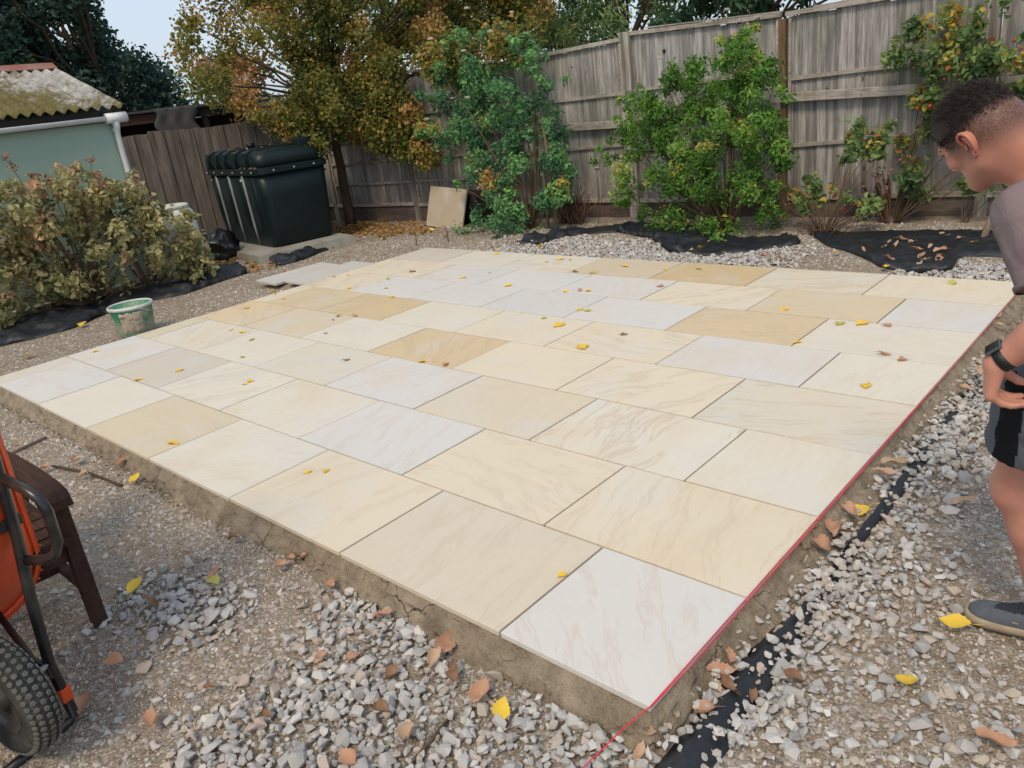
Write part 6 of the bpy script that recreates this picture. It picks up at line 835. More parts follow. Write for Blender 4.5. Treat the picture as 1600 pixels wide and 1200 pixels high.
rose = plant('rose_bush', 'tall climbing rose with white flowers on stakes in front of the fence', 'rose bush', (-5.75, 6.25, .02), WHITE_ROSE + WHITE_ROSE_SPRAY, LM_ROSE, 1900, .052, 26, .009, seed=31, tone_c=(.45, .2), aspect=.6)
np_part('low_foliage', leaf_mesh('low_foliage', ROSE_LOW, 1500, .05, seed=32, tone_c=(.25, .12)), LM_ROSE, rose, 'stuff')
for a, b in (((-5.37, 6.27, 0), (-5.52, 6.33, 1.98)), ((-5.52, 6.28, 0), (-5.60, 6.36, 1.42))):
    mb = MB(); mb.tube([a, Vector(a).lerp(Vector(b), .5) + Vector((.01, 0, 0)), b], .019, 7); mb.alone('garden_stake', M_STAKE, 'old %s wooden stake leaning inside the white climbing rose' % ('tall' if b[2] > 1.6 else 'short'), 'stake')
def flower(parent, c, r, m, seed, name='flower'):
    rr = random.Random(seed); mb = MB(); c = Vector(c)
    for ring, (n, tilt, s_) in enumerate(((5, .25, 1.), (5, .75, .8), (4, 1.15, .55))):
        for k in range(n):
            a = 2 * math.pi * (k + ring * .5) / n + rr.uniform(-.2, .2); d = Vector((math.cos(a), math.sin(a), 0)); u = Vector((0, 0, 1))
            e = (d * math.cos(tilt) + u * math.sin(tilt)) * r * s_; w = d.cross(u) * r * s_ * .5
            mb.add([c, c + e * .55 + w, c + e * 1.05 + w * .3, c + e * 1.05 - w * .3, c + e * .55 - w], [(0, 1, 2, 3, 4)], True)
    o = mb.build(name, m, parent); me = o.data; a = me.attributes.new('tone', 'FLOAT', 'FACE'); a.data.foreach_set('value', np.full(len(me.polygons), rr.uniform(.2, .6), np.float32)); return o
for i, p in enumerate(ROSE_FLOWERS): flower(rose, (p[0], p[1] - .12, p[2]), p[3], LM_PETAL, i)
shrub = plant('green_shrub', 'dense bright green shrub with small leaves against the middle of the fence', 'shrub', (-3.12, 6.42, .03), GREEN_SHRUB + SHRUB_SPRAY, LM_SHRUB, 2500, .044, 40, .009, seed=33, tone_c=(.45, .17), tone_l=.16, aspect=.5, expo=.5)
np_part('fallen_lower_leaves', leaf_mesh('fallen_lower_leaves', [c for c in GREEN_SHRUB if c[2] < .5], 60, .045, seed=34, tone_c=(.97, .05), aspect=.6), LM_SHRUB, shrub, 'stuff')
for i, p in enumerate(SHRUB_FLOWERS): flower(shrub, (p[0], p[1] - .1, p[2]), p[3], LM_PETAL, 40 + i)
rr_ = plant('rose_bush', 'old rose bush with yellowing leaves and hips on the fence behind the man', 'rose bush', (-1.55, 7.0, .02), RIGHT_ROSE, LM_RROSE, 1500, .066, 18, .006, seed=35, tone_c=(.42, .22), tone_l=.2, aspect=.66, expo=.6)
np_part('foliage', leaf_mesh('foliage', RIGHT_ROSE_TOP, 420, .07, seed=36, tone_c=(.35, .1), aspect=.6), LM_RROSE, rr_, 'stuff')
hip = MB().lathe([(0, -.012), (.010, -.008), (.013, 0), (.010, .009), (.004, .013), (0, .013)], n=8).mesh('rosehip'); hip.materials.append(LM_HIP)
def hips(parent, cl, n, seed):
    rr = random.Random(seed)
    for k in range(n):
        c = rr.choice(cl); p = Vector(c[:3]) + Vector((rr.gauss(0, 1), -abs(rr.gauss(0, 1)), rr.gauss(0, 1))) * c[3] * .8
        o = bpy.data.objects.new('rosehip', hip); o.location = p - wloc(parent); o.rotation_euler = (rr.random(), rr.random(), 0); o.scale = (rr.uniform(.8, 1.3),) * 3; link(o, parent)
hips(rr_, RIGHT_ROSE, 26, 1)
lowr = plant('bramble', 'low sprig of grey green leaves at the foot of the fence under the man\'s chin', 'plant', (-.95, 7.1, .0), RIGHT_ROSE_LOW, LM_RROSE, 1000, .07, 6, .005, seed=37, tone_c=(.4, .1), aspect=.75)
yr = plant('rose_bush', 'young rose with pale green leaves in front of the fence beside the black sheet', 'rose bush', (-2.0, 6.30, .03), YOUNG_ROSE + YOUNG_ROSE_LOW, LM_RROSE, 900, .068, 16, .006, seed=38, tone_c=(.58, .16), tone_l=.14, aspect=.68, expo=.6)
hips(yr, YOUNG_ROSE_LOW, 12, 2)
mb = MB(); rq = random.Random(4)
for k in range(46):
    b = Vector((-2.03 + rq.gauss(0, .06), 6.33 + rq.gauss(0, .04), .0)); t = b + Vector((rq.gauss(0, .22), rq.gauss(.06, .08), rq.uniform(.1, .42))); mb.tube([b, b.lerp(t, .5) + Vector((0, 0, .05)), t], .004, 4)
mb.build('dead_stems', M_CANE, yr)
mb = MB()
dead = thing('dead_plant', 'dead brown plant with dry seed heads between the two roses by the fence', 'plant', (-1.62, 7.0, 0)); cl = DEAD_HEADS
limbs(mb, (-1.62, 7.0, 0), [c[:3] for c in cl for _ in (0, 1)], .005, 5, .12, 4); mb.build('stem', M_CANE, dead)
np_part('seed_heads', leaf_mesh('seed_heads', cl, 700, .026, seed=39, tone_c=(.35, .2), aspect=.9), LM_HYDF, dead, 'stuff')
hyd = plant('hydrangea_bush', 'wide untidy bush with dull green leaves and faded brown flower heads before the shed', 'bush', (-8.7, 1.75, 0), HYDRANGEA + HYD_SPRAY, LM_HYD, 760, .070, 30, .008, seed=40, tone_c=(.48, .17), tone_l=.15, aspect=.66, expo=.5)
mb = limbs(MB(), (-8.75, 2.45, 0), pick([c for c in HYDRANGEA if c[1] > 2], 14, 3), .010, 8); mb.build('stem', M_TWIG, hyd)
mb = limbs(MB(), (-8.7, 1.75, .2), HYDRANGEA_TIPS, .006, 9, .05, 5, .03, .003); mb.build('stem', M_TWIG, hyd)
fh = [(x, y, z, .055) for x, y, z in HYDRANGEA_TIPS] + [(c[0] + .1, c[1], c[2] + c[3] * .6, .06) for c in HYDRANGEA[::4]]
np_part('flower_heads', leaf_mesh('flower_heads', fh, 2600, .030, seed=41, tone_c=(.45, .2), aspect=.9, flat=.2), LM_HYDF, hyd, 'stuff')
plant('ivy_sprig', 'small green weed growing by the gravel board beside the green shrub', 'plant', (-2.75, 7.05, 0), [(-2.75, 7.0, .12, .1), (-2.7, 6.98, .22, .08), (-2.82, 7.0, .06, .07)], LM_ROSE, 900, .04, 4, .003, seed=42)
plant('weed', 'tiny bright green weed at the foot of the leaning slab', 'plant', (-7.0, 6.02, .02), [(-7.0, 6.02, .08, .09), (-6.9, 6.0, .06, .07)], LM_ROSE, 900, .04, 4, .003, seed=43, tone_c=(.8, .1))
# bundle of dead canes
mb = MB(); rq = random.Random(9)
for k in range(95):
    b = Vector((-5.42 + rq.gauss(0, .10), 6.62 + rq.gauss(0, .06), -.01)); t = Vector((-5.36 + rq.gauss(0, .17), 6.66 + rq.gauss(0, .08), rq.uniform(.25, .50)))
    m_ = b.lerp(t, .5) + Vector((rq.gauss(0, .05), rq.gauss(0, .03), 0)); mb.tube([b, m_, t], [.007, .006, .003], 5)
for t in ((-5.0, 6.7, .62), (-4.95, 6.72, .40), (-4.86, 6.7, .2)): mb.tube([(-5.05, 6.7, .0), Vector((-5.0, 6.7, .2)), t], .005, 5)
mb.alone('cane_bundle', M_CANE, 'bundle of dead brown canes stacked upright against the fence', 'canes')

# ================================================================== LOOSE SLABS, BUCKET, STICKS
def slab_thing(name, label, c, size, rot, group=None):
    mb = MB(); mb.box((0, 0, 0), size, bevel=.003); me = mb.mesh(name); me.materials.append(M_SAND)
    o = bpy.data.objects.new(name, me); o.location = c; o.rotation_euler = rot; link(o); o.color = (.50, .485, .455, 1); return tag(o, label, 'paving slab', group)
slab_thing('loose_slab', 'outer of two loose grey slabs lying beside the far left patio edge', (-7.06, 3.50, .062), (.42, .90, .026), (0, .03, -.02), 'loose slabs by the patio edge')
slab_thing('loose_slab', 'inner of two loose grey slabs nearest the far left patio edge', (-6.545, 3.58, .080), (.42, .94, .026), (.006, .01, -.02), 'loose slabs by the patio edge')
mb = MB(); P = [[(-7.22 + .9 * i / 22, 3.04 + .95 * j / 24, ghf(-7.2 + .9 * i / 22, 3.04 + 1.0 * j / 24) + .058 * min(1, 4 * min(i, 22 - i, j, 24 - j) / 22) * (.75 + .5 * vn(i * .7, j * .7, 2)) - .012) for j in range(25)] for i in range(23)]
mb.grid(P).alone('mortar_heap', M_MORTAR, 'lumpy bed of mortar under the two loose slabs', 'mortar')
ls = slab_thing('leaning_slab', 'tan stone slab standing on edge leaning near the fence by the white rose', (-7.48, 6.36, .29), (.84, .026, .58), (-.30, .055, -.10)); ls.color = (.40, .335, .24, 1)
mb = MB(); mb.box((-7.2, 6.62, .24), (.5, .26, .48), Euler((0, 0, -.1)), bevel=.01); mb.alone('timber_block', M_FASCIA, 'dark block behind the leaning tan slab', 'timber')
bk = thing('bucket', 'green builder\'s bucket crusted with mortar beside the left patio edge', 'bucket', (-6.72, 1.40, 0))
bc = Vector((-6.72, 1.40, ghf(-6.72, 1.40) + .02))
mb = MB(); mb.lathe([(0, .004), (.158, 0), (.163, .01), (.19, .24), (.196, .285), (.188, .285), (.16, .03), (0, .022)], bc, 36); mb.build('body', M_BUCKET, bk)
mb = MB(); mb.lathe([(.194, .262), (.207, .264), (.210, .288), (.198, .297), (.188, .290), (.188, .27)], bc, 36); mb.build('rim', M_BRIM, bk)
P = []
for i in range(9):
    P.append([bc + Vector((.183 * i / 8 * math.cos(a), .183 * i / 8 * math.sin(a), .235 + .02 * mnoise.noise(Vector((i * .5 * math.cos(a), i * .5 * math.sin(a), 1))))) for a in [2 * math.pi * k / 28 for k in range(29)]])
mb = MB(); mb.grid(P); mb.build('mortar_residue', M_SLUDGE, bk)
P = []
for i in range(14):
    a = math.radians(-62 + i * 5.2); row = []
    for j in range(14):
        z = .05 + .2 * j / 13; e = min(i, 13 - i, j, 13 - j); rr = .163 + .027 * z / .24 + (.007 if e > 0 else -.002) + .004 * mnoise.noise(Vector((i * .6, j * .6, 3)))
        row.append(bc + Vector((rr * math.cos(a), rr * math.sin(a), z + (.03 * mnoise.noise(Vector((i * .5, j * .5, 9)))))))
    P.append(row)
mb = MB(); mb.grid(P); mb.build('mortar_splash', M_SLUDGE, bk)
mb = MB(); mb.tube([bc + Vector((.205 * math.cos(a), .205 * math.sin(a) * .98, .27 - .10 * math.sin(a / 1.0) * 1)) for a in [math.pi * k / 12 - .2 for k in range(13)]], .004, 6); mb.build('handle', M_BRIM, bk)
def stick(pts, r, label, m=None, name='stick'):
    MB().tube(pts, r, 6).alone(name, m or M_TWIG, label, 'stick')
gz_ = lambda x, y, h=.012: (x, y, ghf(x, y) + h)
stick([gz_(-4.02, -.30), gz_(-3.65, -.22, .02), gz_(-3.33, -.17)], .008, 'thin brown stick lying on the dirt beyond the bench leg')
stick([gz_(-.50, -.55), gz_(-.52, -.40, .018), gz_(-.545, -.30)], .006, 'short dark twig in the gravel near the string end')
stick([(-6.833, 5.143, -.05), (-6.815, 5.15, .20)], .007, 'left of two thin rusty pegs behind the patio corner', M_RUST, 'peg')
stick([(-6.41, 5.33, -.05), (-6.418, 5.335, .20)], .007, 'right of two thin rusty pegs behind the patio corner', M_RUST, 'peg')
MB().tube([(-.60, 6.15, -.05), (-.545, 6.45, .34)], .028, 8).alone('wooden_stake', M_STAKE, 'short leaning wooden stake in the gravel behind the man\'s arm', 'stake')
# ---- red builder's line
st = thing('string_line', 'red builder\'s line stretched tight along the right patio edge', 'string line', (0, 2.4, .1))
mb = MB(); mb.tube([(-.13, -.62, -.0), (-.075, -.25, .025), (-.030, -.075, .075), (.0035, .0, .103), (.010, 1.6, .1045), (.012, 3.2, .1045), (.011, 4.9, .105), (.011, 6.1, .06)], .0021, 6); mb.build('line', M_STRING, st)
mb = MB(); mb.tube([(.0035, .0, .1005), (.018, .25, .1025), (.016, 1.4, .103), (.013, 2.6, .103)], .0017, 6); mb.build('line', M_STRING, st)
mb = MB(); mb.tube([(-.13, -.62, .08), (-.13, -.62, -.12)], .007, 8); mb.build('pin', M_RUST, st)

# ================================================================== FALLEN LEAVES
def fallen_mesh(seed, curl, lobed):
    """a thin leaf blade, folded along its midrib, curled and slightly toothed, with its stalk"""
    rr = random.Random(seed); n = 13; rows = []; bend = rr.uniform(-.25, .25); tw = rr.uniform(-.5, .5); wid = rr.uniform(.33, .42) if lobed else rr.uniform(.26, .36); ph = rr.uniform(0, 6); lift = rr.uniform(.2, 1.) * curl
    for i in range(n + 1):
        t = i / n; w = wid * math.sin(math.pi * min(1, t ** .72 * .985 + .015)) ** 1.05 * (1 + (.10 if i % 2 else -.06) * (0 < i < n)) + .004
        cx = (t - .5); cy = bend * math.sin(math.pi * t) * .35; row = []
        for c in (-1, -.55, 0, .55, 1):
            y = c * w * (1 + rr.uniform(-.07, .07)); z = curl * (.85 * (abs(y) ** 1.5) + .30 * lift * (t - .45) ** 2 * 2) + .075 * math.sin(7 * t + ph + 1.6 * c) * curl + tw * y * (t - .5) * curl * .6
            row.append((cx, cy + y * (1 - .25 * curl * abs(c)), z + .015))
        rows.append(row)
    mb = MB(); mb.grid(rows); mb.tube([(-.46, 0, rows[0][2][2]), (-.64, .03, .05), (-.82, .07 * rr.choice((-1, 1)), .03)], .011, 4); return mb.mesh('leaf')
FL = {}
def fallen_leaf(x, y, z, size, c, label, group, tilt=.12, curl=None):
    s_ = RNG.integers(0, 5); curl = curl if curl is not None else {'y': .5, 'g': .5, 'o': 1.0, 'b': 1.2, 'p': 1.2}[c]
    k = (c, int(s_), round(curl, 1))
    if k not in FL: FL[k] = fallen_mesh(int(s_) + ord(c), curl, c in 'yo'); FL[k].materials.append(LEAFM[c])
    o = bpy.data.objects.new('fallen_leaf', FL[k]); o.location = (x, y, z); o.scale = (size, size * RNG.uniform(.85, 1.1), size); o.rotation_euler = (RNG.normal() * tilt, RNG.normal() * tilt, RNG.random() * 6.28)
    link(o); return tag(o, label, 'leaf', group)
CN = {'y': 'yellow', 'g': 'greenish yellow', 'o': 'orange', 'b': 'brown', 'p': 'pale tan'}
ORD = ['first', 'second', 'third', 'fourth', 'fifth', 'sixth', 'seventh', 'eighth']
def slab_words(x, y):
    r = int(min(7, max(0, y / .606))); u = -x; f = .590 if r % 2 == 0 else .896; i = 0 if u < f else 1 + int((u - f) / .9065)
    c = ROWC[r][min(i, len(ROWC[r]) - 1)]; s_ = (c[0] - c[2]) / c[0]; w = 'white' if s_ < .08 else 'cream' if s_ < .36 else 'buff'
    row = 'front row' if r == 0 else 'back row' if r == 7 else ORD[r] + ' row'
    return '%s slab, %s from the right edge, %s' % (w, ORD[min(i, 7)], row)
SPECIAL_S = {-1: 'round yellow leaf on the joint beside the nearest grey corner slab', -4: 'larger yellow leaf alone on the buff slab of the front row',
             -3: 'left of two yellow leaves side by side on a front row slab', -2: 'right of two yellow leaves side by side on a front row slab'}
n = len(SLAB_LEAVES)
for i, (x, y, s_, c) in enumerate(SLAB_LEAVES):
    fallen_leaf(x, y, PT + .0025, .070 * s_, c, SPECIAL_S.get(i - n) or '%s leaf on %s' % (CN[c], slab_words(x, y)), 'leaves fallen on the patio slabs', .10)
def ground_words(x, y):
    if x < -6.3: return 'lying on the dirt strip left of the patio near the bucket'
    if y < .05 and x < .02:
        i = 0 if -x < .59 else 1 + int((-x - .59) / .9065); d = 'against' if y > -.13 else 'close to' if y > -.35 else 'well in front of' if y > -.8 else 'far in front of'
        return '%s the %s slab from the front corner' % (d, ORD[min(i, 7)])
    r = int(min(7, max(0, y / .606))); d = 'against the mortar' if x < .12 else 'on the gravel' if x < .35 else 'on the open dirt'
    return '%s beside the right end of the %s row' % (d, 'front' if r == 0 else ORD[r])
for i, (x, y, s_, c) in enumerate(GROUND_LEAVES):
    lab = '%s leaf %s' % (CN[c], ground_words(x, y))
    if c == 'y' and x > .1 and s_ == 1.2 and y < 1.1: lab = 'bright yellow leaf on the dirt just in front of the man\'s shoe'
    if c == 'y' and x > .1 and s_ == 1.0: lab = 'bright yellow leaf on the gravel nearest the bottom right below the shoe'
    if c == 'y' and s_ == .95: lab = 'big bright yellow leaf on the gravel in front of the nearest patio corner'
    if s_ == 1.5 and c == 'p': lab = 'large pale curled leaf at the patio corner under the red string'
    if s_ == 1.25: lab = 'largest orange leaf on the dirt beside the wheelbarrow tyre'
    fallen_leaf(x, y, ghf(x, y) + .036 + (.045 if (c in 'op' and 0 < x < .16 and y > .7) else 0), .086 * s_, c, lab, 'leaves fallen on the ground', .2)
def back_words(x, y):
    if x > -1.9: return 'on the %s part of the black sheet, %s' % ('left' if x < -1.6 else 'middle' if x < -1.3 else 'right', 'near its patio edge' if y < 5.7 else 'near its middle' if y < 6.25 else 'towards the fence')
    w = 'foot of the leaning slab' if x < -6.8 else 'foot of the white rose' if x < -5.0 else 'cane bundle' if x < -4.2 else 'green shrub' if x < -2.4 else 'young rose' if x < -1.85 else 'middle of the black sheet' if x < -1.45 else 'right part of the black sheet'
    return ('on the stones ' if x < -1.9 else '') + ('below the ' if x > -6.8 and x < -1.9 else 'on the ' if x >= -1.9 else 'by the ') + w + (', nearer the patio' if y < 5.6 else ', nearer the fence')
for x, y, s_, c in BACK_LEAVES:
    fallen_leaf(x, y, ghf(x, y) + .045, .065 * s_, c, '%s leaf %s' % (CN[c], back_words(x, y)), 'leaves fallen below the fence', .3)
# leaf litter under hawthorn and by the tank
lt = [(-9.2 + RNG.normal() * .8, 6.05 + RNG.normal() * .28) for _ in range(420)] + [(-10.0 + RNG.normal() * .5, 4.15 + RNG.normal() * .14) for _ in range(260)] + [(-9.1 + RNG.normal() * .7, 3.7 + RNG.normal() * .2) for _ in range(110)]
P = np.array([(x, y, ghf(x, y) + .02, .03) for x, y in lt])
o = np_part('leaf_litter', leaf_mesh('leaf_litter', [tuple(p) for p in P], 1500, .05, seed=51, tone_c=(.84, .1), flat=3., aspect=.7), LM_HAW); tag(o, 'brown leaf litter lying round the tank and under the hawthorn', None, None, 'stuff')
tl = [TM @ Vector((RNG.uniform(-.9, .98), RNG.uniform(-.45, .5), 1.345)) for _ in range(16)] + [TM @ Vector((RNG.uniform(.2, 1.), -.535, 1.095)) for _ in range(8)]
for p in tl: fallen_leaf(p.x, p.y, p.z, .05, random.choice('ob'), 'small brown leaf lying on top of the dark oil tank', 'leaves on the oil tank', .3)

# ================================================================== BENCH
bn = thing('garden_bench', 'dark brown wooden garden bench with arms behind the orange wheelbarrow', 'bench', (-2.45, -1.5, 0))
y0, y1 = -.765, -2.25
def bp(name, a, b, w, h, up=(0, 0, 1)): mb = MB(); mb.beam(a, b, w, h, up, .004); return mb.build(name, M_BENCH, bn)
for y in (y0, y1):
    bp('leg', (-2.115, y, -.03), (-2.10, y, .565), .054, .056, (1, 0, 0))
    bp('leg', (-2.74, y, -.03), (-2.70, y, .40), .06, .06, (1, 0, 0)); bp('back_post', (-2.70, y, .38), (-2.86, y, .98), .06, .06, (1, 0, 0))
    bp('side_rail', (-2.70, y, .35), (-2.12, y, .355), .035, .085); bp('stretcher', (-2.70, y, .15), (-2.12, y, .155), .035, .04)
    mb = MB(); pr = []
    for t, z, w in ((-2.82, .590, .055), (-2.6, .598, .075), (-2.35, .600, .085), (-2.15, .592, .088), (-2.06, .580, .085), (-2.02, .566, .07)):
        pr.append([(t, y - w / 2, z - .018), (t, y + w / 2, z - .018), (t, y + w / 2 * .92, z + .016), (t, y - w / 2 * .92, z + .016)])
    mb.loft(pr, smooth=False); mb.build('armrest', M_BENCH, bn)
bp('front_rail', (-2.115, y0, .345), (-2.115, y1, .345), .03, .085); bp('rear_rail', (-2.70, y0, .345), (-2.70, y1, .345), .03, .085); bp('stretcher', (-2.42, y0, .15), (-2.42, y1, .15), .035, .04)
for k in range(6): bp('seat_slat', (-2.09 - .115 * k, y0 - .0, .402 - .004 * k), (-2.09 - .115 * k, y1, .402 - .004 * k), .085, .022)
bp('top_rail', (-2.85, y0, .955), (-2.85, y1, .955), .032, .09); bp('lower_back_rail', (-2.73, y0, .50), (-2.73, y1, .50), .03, .06)
for k in range(14): yy = y0 - .11 - k * .099; bp('back_slat', (-2.738, yy, .52), (-2.842, yy, .93), .055, .018, (0, 1, 0))

# ================================================================== WHEELBARROW stood on its nose
wb = thing('wheelbarrow', 'orange wheelbarrow with black frame stood on its nose against the bench', 'wheelbarrow', WB_POS)
th = math.radians(WB_LEAN); s_, c_ = math.sin(th), math.cos(th); ax = Vector(WB_AXIS).normalized(); hx = Vector((ax.y, -ax.x, 0))   # opening direction on the ground
hx = -hx if hx.x > 0 else hx
Xl = -(hx * s_ + Vector((0, 0, c_))); Zl = hx * c_ - Vector((0, 0, s_)); Yl = Zl.cross(Xl)
WM = Matrix.Translation(Vector(WB_POS)) @ Matrix((Xl, Yl, Zl)).transposed().to_4x4() @ Matrix.Scale(1.06, 4) @ Matrix.Translation((-.845, 0, -.20))
def wbp(name, mb, m, parent=None): mb.xform(WM); return mb.build(name, m, parent or wb)
def tray_ring(x0, x1, hw, z, r=.11, slope=0.):
    out = []
    cx, hx_ = (x0 + x1) / 2, (x1 - x0) / 2
    for px, py, a0 in ((hx_ - r, hw - r, 0), (-hx_ + r, hw - r, 90), (-hx_ + r, -hw + r, 180), (hx_ - r, -hw + r, 270)):
        for k in range(9): a = math.radians(a0 + 90 * k / 8); x = cx + px + r * math.cos(a); out.append((x, py + r * math.sin(a), z + slope * (x - cx)))
    return out
rings = [tray_ring(-.20, .22, .17, .265, .10), tray_ring(-.245, .27, .20, .275, .12), tray_ring(-.29, .38, .245, .36, .14), tray_ring(-.34, .50, .315, .47, .15), tray_ring(-.385, .60, .375, .575, .17), tray_ring(-.40, .63, .39, .60, .18)]
inner = [[(x * .975 + .002, y * .97, z + .008) for x, y, z in r_] for r_ in rings[::-1]]
mb = MB(); mb.loft(rings + inner, caps=True); tray = wbp('tray', mb, M_ORANGE)
mb = MB(); mb.loft([tray_ring(-.40, .63, .39, .585, .18), tray_ring(-.418, .648, .408, .590, .19), tray_ring(-.420, .650, .41, .612, .19), tray_ring(-.395, .625, .385, .615, .175)], caps=False); wbp('rim', mb, M_ORANGE, tray)
for k in range(44):
    pts = tray_ring(-.42, .65, .411, .60, .19); i = k * 36 / 44; j = int(i); f = i - j; a = Vector(pts[j]).lerp(Vector(pts[(j + 1) % 36]), f)
    mb = MB(); mb.tube([a + Vector((0, 0, -.014)), a + Vector((0, 0, .014))], .004, 5); wbp('rim_rib', mb, M_ORANGE, tray)
for sy in (-1, 1):
    mb = MB(); mb.tube([(.845, sy * .05, .20), (.845, sy * .125, .20), (.83, sy * .15, .20), (.62, sy * .135, .205), (.40, sy * .16, .232), (.2, sy * .19, .250), (-.25, sy * .22, .265), (-.60, sy * .255, .35), (-1.0, sy * .28, .46)], .0165, 10); wbp('frame_tube', mb, M_FRAME)
    mb = MB(); mb.tube([(-.98, sy * .28, .455), (-1.12, sy * .285, .49)], .021, 10); wbp('grip', mb, M_TYRE)
    mb = MB(); mb.tube([(.28, sy * .185, .24), (.262, sy * .195, .15), (.235, sy * .203, .105), (.19, sy * .208, .085), (.09, sy * .208, .085), (.05, sy * .205, .10), (.03, sy * .203, .14), (.01, sy * .20, .255)], .0155, 10); wbp('stand', mb, M_FRAME)
    mb = MB(); mb.tube([(.62, sy * .125, .21), (.62, sy * .128, .28), (.50, sy * .15, .44)], .011, 8); wbp('tray_brace', mb, M_FRAME)
    mb = MB(); mb.box((.635, sy * .128, .205), (.05, .012, .055), bevel=.004); wbp('axle_bracket', mb, M_FRAME)
mb = MB(); mb.tube([(.845, -.10, .20), (.845, .10, .20)], .0165, 10); wbp('nose_bar', mb, M_FRAME)
for x in (-.30, .16): mb = MB(); mb.beam((x, -.225, .262), (x, .225, .262), .035, .012); wbp('cross_bar', mb, M_FRAME)
mb = MB(); mb.box((.74, -.143, .2), (.05, .035, .035), bevel=.004); wbp('orange_tape', mb, M_ORANGE)
WX, WZ, WR = .615, .20, .198
def ring_y(prof, n=48): return [[(WX + r * math.cos(2 * math.pi * k / n), y, WZ + r * math.sin(2 * math.pi * k / n)) for k in range(n)] for r, y in prof]
mb = MB(); mb.loft(ring_y([(.105, -.03), (.125, -.042), (.155, -.047), (.178, -.041), (.190, -.026), (.1945, 0), (.190, .026), (.178, .041), (.155, .047), (.125, .042), (.105, .03)]), caps=False); wheel = wbp('wheel', mb, M_TYRE)
mb = MB(); mb.loft(ring_y([(.108, -.034), (.102, -.036), (.095, -.02), (.03, -.012), (.028, -.045), (.012, -.045), (.012, .045), (.028, .045), (.03, .012), (.095, .02), (.102, .036), (.108, .034)]), caps=False); wbp('rim', mb, M_FRAME, wheel)
mb = MB(); mb.tube([(WX, -.14, WZ), (WX, .14, WZ)], .009, 10); wbp('axle', mb, M_BOLT)
kn = MB()
for q in range(5): a = 2 * math.pi * q / 5; kn.lathe([(.0048, .0), (.0046, .0038), (0, .0042)], (.0042 * math.cos(a), .0042 * math.sin(a), 0), 6)
knob = kn.mesh('tread_block'); knob.materials.append(M_TREAD)
K = 0
for col, (yy, tilt) in enumerate(((-.0385, -62), (-.0225, -28), (0, 0), (.0225, 28), (.0385, 62))):
    rad = {0: .1940, 28: .1905, 62: .1795}[abs(tilt)]
    for k in range(52):
        a = 2 * math.pi * (k + .5 * (col % 2)) / 52
        N_ = Vector((math.cos(a) * math.cos(math.radians(tilt)), math.sin(math.radians(tilt)), math.sin(a) * math.cos(math.radians(tilt))))
        p = Vector((WX + rad * math.cos(a), yy, WZ + rad * math.sin(a)))
        M_ = WM @ Matrix.Translation(p) @ N_.to_track_quat('Z', 'Y').to_matrix().to_4x4()
        o = bpy.data.objects.new('tread_block', knob); link(o, wheel); M_.translation = M_.translation - wloc(wheel); o.matrix_basis = M_
# pole leaning across the bench arm
MB().tube(POLE, .009, 8).alone('cane', M_STAKE, 'thin pale cane lying across the bench arm above the wheelbarrow', 'cane')

# ================================================================== MAN
def sdf_field(prims, lo, hi, h, k=.03):
    """smooth union of round cones / ellipsoids on a grid; prim: (kind, ..., [k])"""
    lo = np.array(lo); n = np.ceil((np.array(hi) - lo) / h).astype(int) + 1
    D_ = np.full(n, .08, np.float32)
    for pr in prims:
        kind = pr['t']
        if kind == 'cone':
            a, b, ra, rb = np.array(pr['a']), np.array(pr['b']), pr['ra'], pr['rb']; mn = np.minimum(a - ra, b - rb); mx = np.maximum(a + ra, b + rb)
        else:
            c, r = np.array(pr['c']), np.array(pr['r']); R_ = np.array(pr.get('R', np.eye(3))); m_ = np.abs(R_) @ r; mn, mx = c - m_, c + m_
        kk = pr.get('k', k); pad = max(kk, .02) + .03
        i0 = np.maximum(0, np.floor((mn - pad - lo) / h).astype(int)); i1 = np.minimum(n, np.ceil((mx + pad - lo) / h).astype(int) + 1)
        if np.any(i1 <= i0): continue
        X = [lo[q] + h * np.arange(i0[q], i1[q]) for q in range(3)]
        P = np.stack(np.meshgrid(*X, indexing='ij'), -1).astype(np.float32)
        if kind == 'cone':
            ab = b - a; t = np.clip(((P - a) @ ab) / max(ab @ ab, 1e-9), 0, 1); d = np.linalg.norm(P - a - t[..., None] * ab, axis=-1) - (ra + (rb - ra) * t)
        else:
            q = (P - c) @ R_; l0 = np.linalg.norm(q / r, axis=-1); l1 = np.linalg.norm(q / (r * r), axis=-1) + 1e-6; d = l0 * (l0 - 1) / l1
        S = D_[i0[0]:i1[0], i0[1]:i1[1], i0[2]:i1[2]]
        if pr.get('sub'):
            hh = np.clip(.5 - .5 * (S + d) / kk, 0, 1); S[...] = S * (1 - hh) - d * hh + kk * hh * (1 - hh)
        else:
            hh = np.clip(.5 + .5 * (S - d) / kk, 0, 1); S[...] = S * (1 - hh) + d * hh - kk * hh * (1 - hh)
    return D_, lo, h
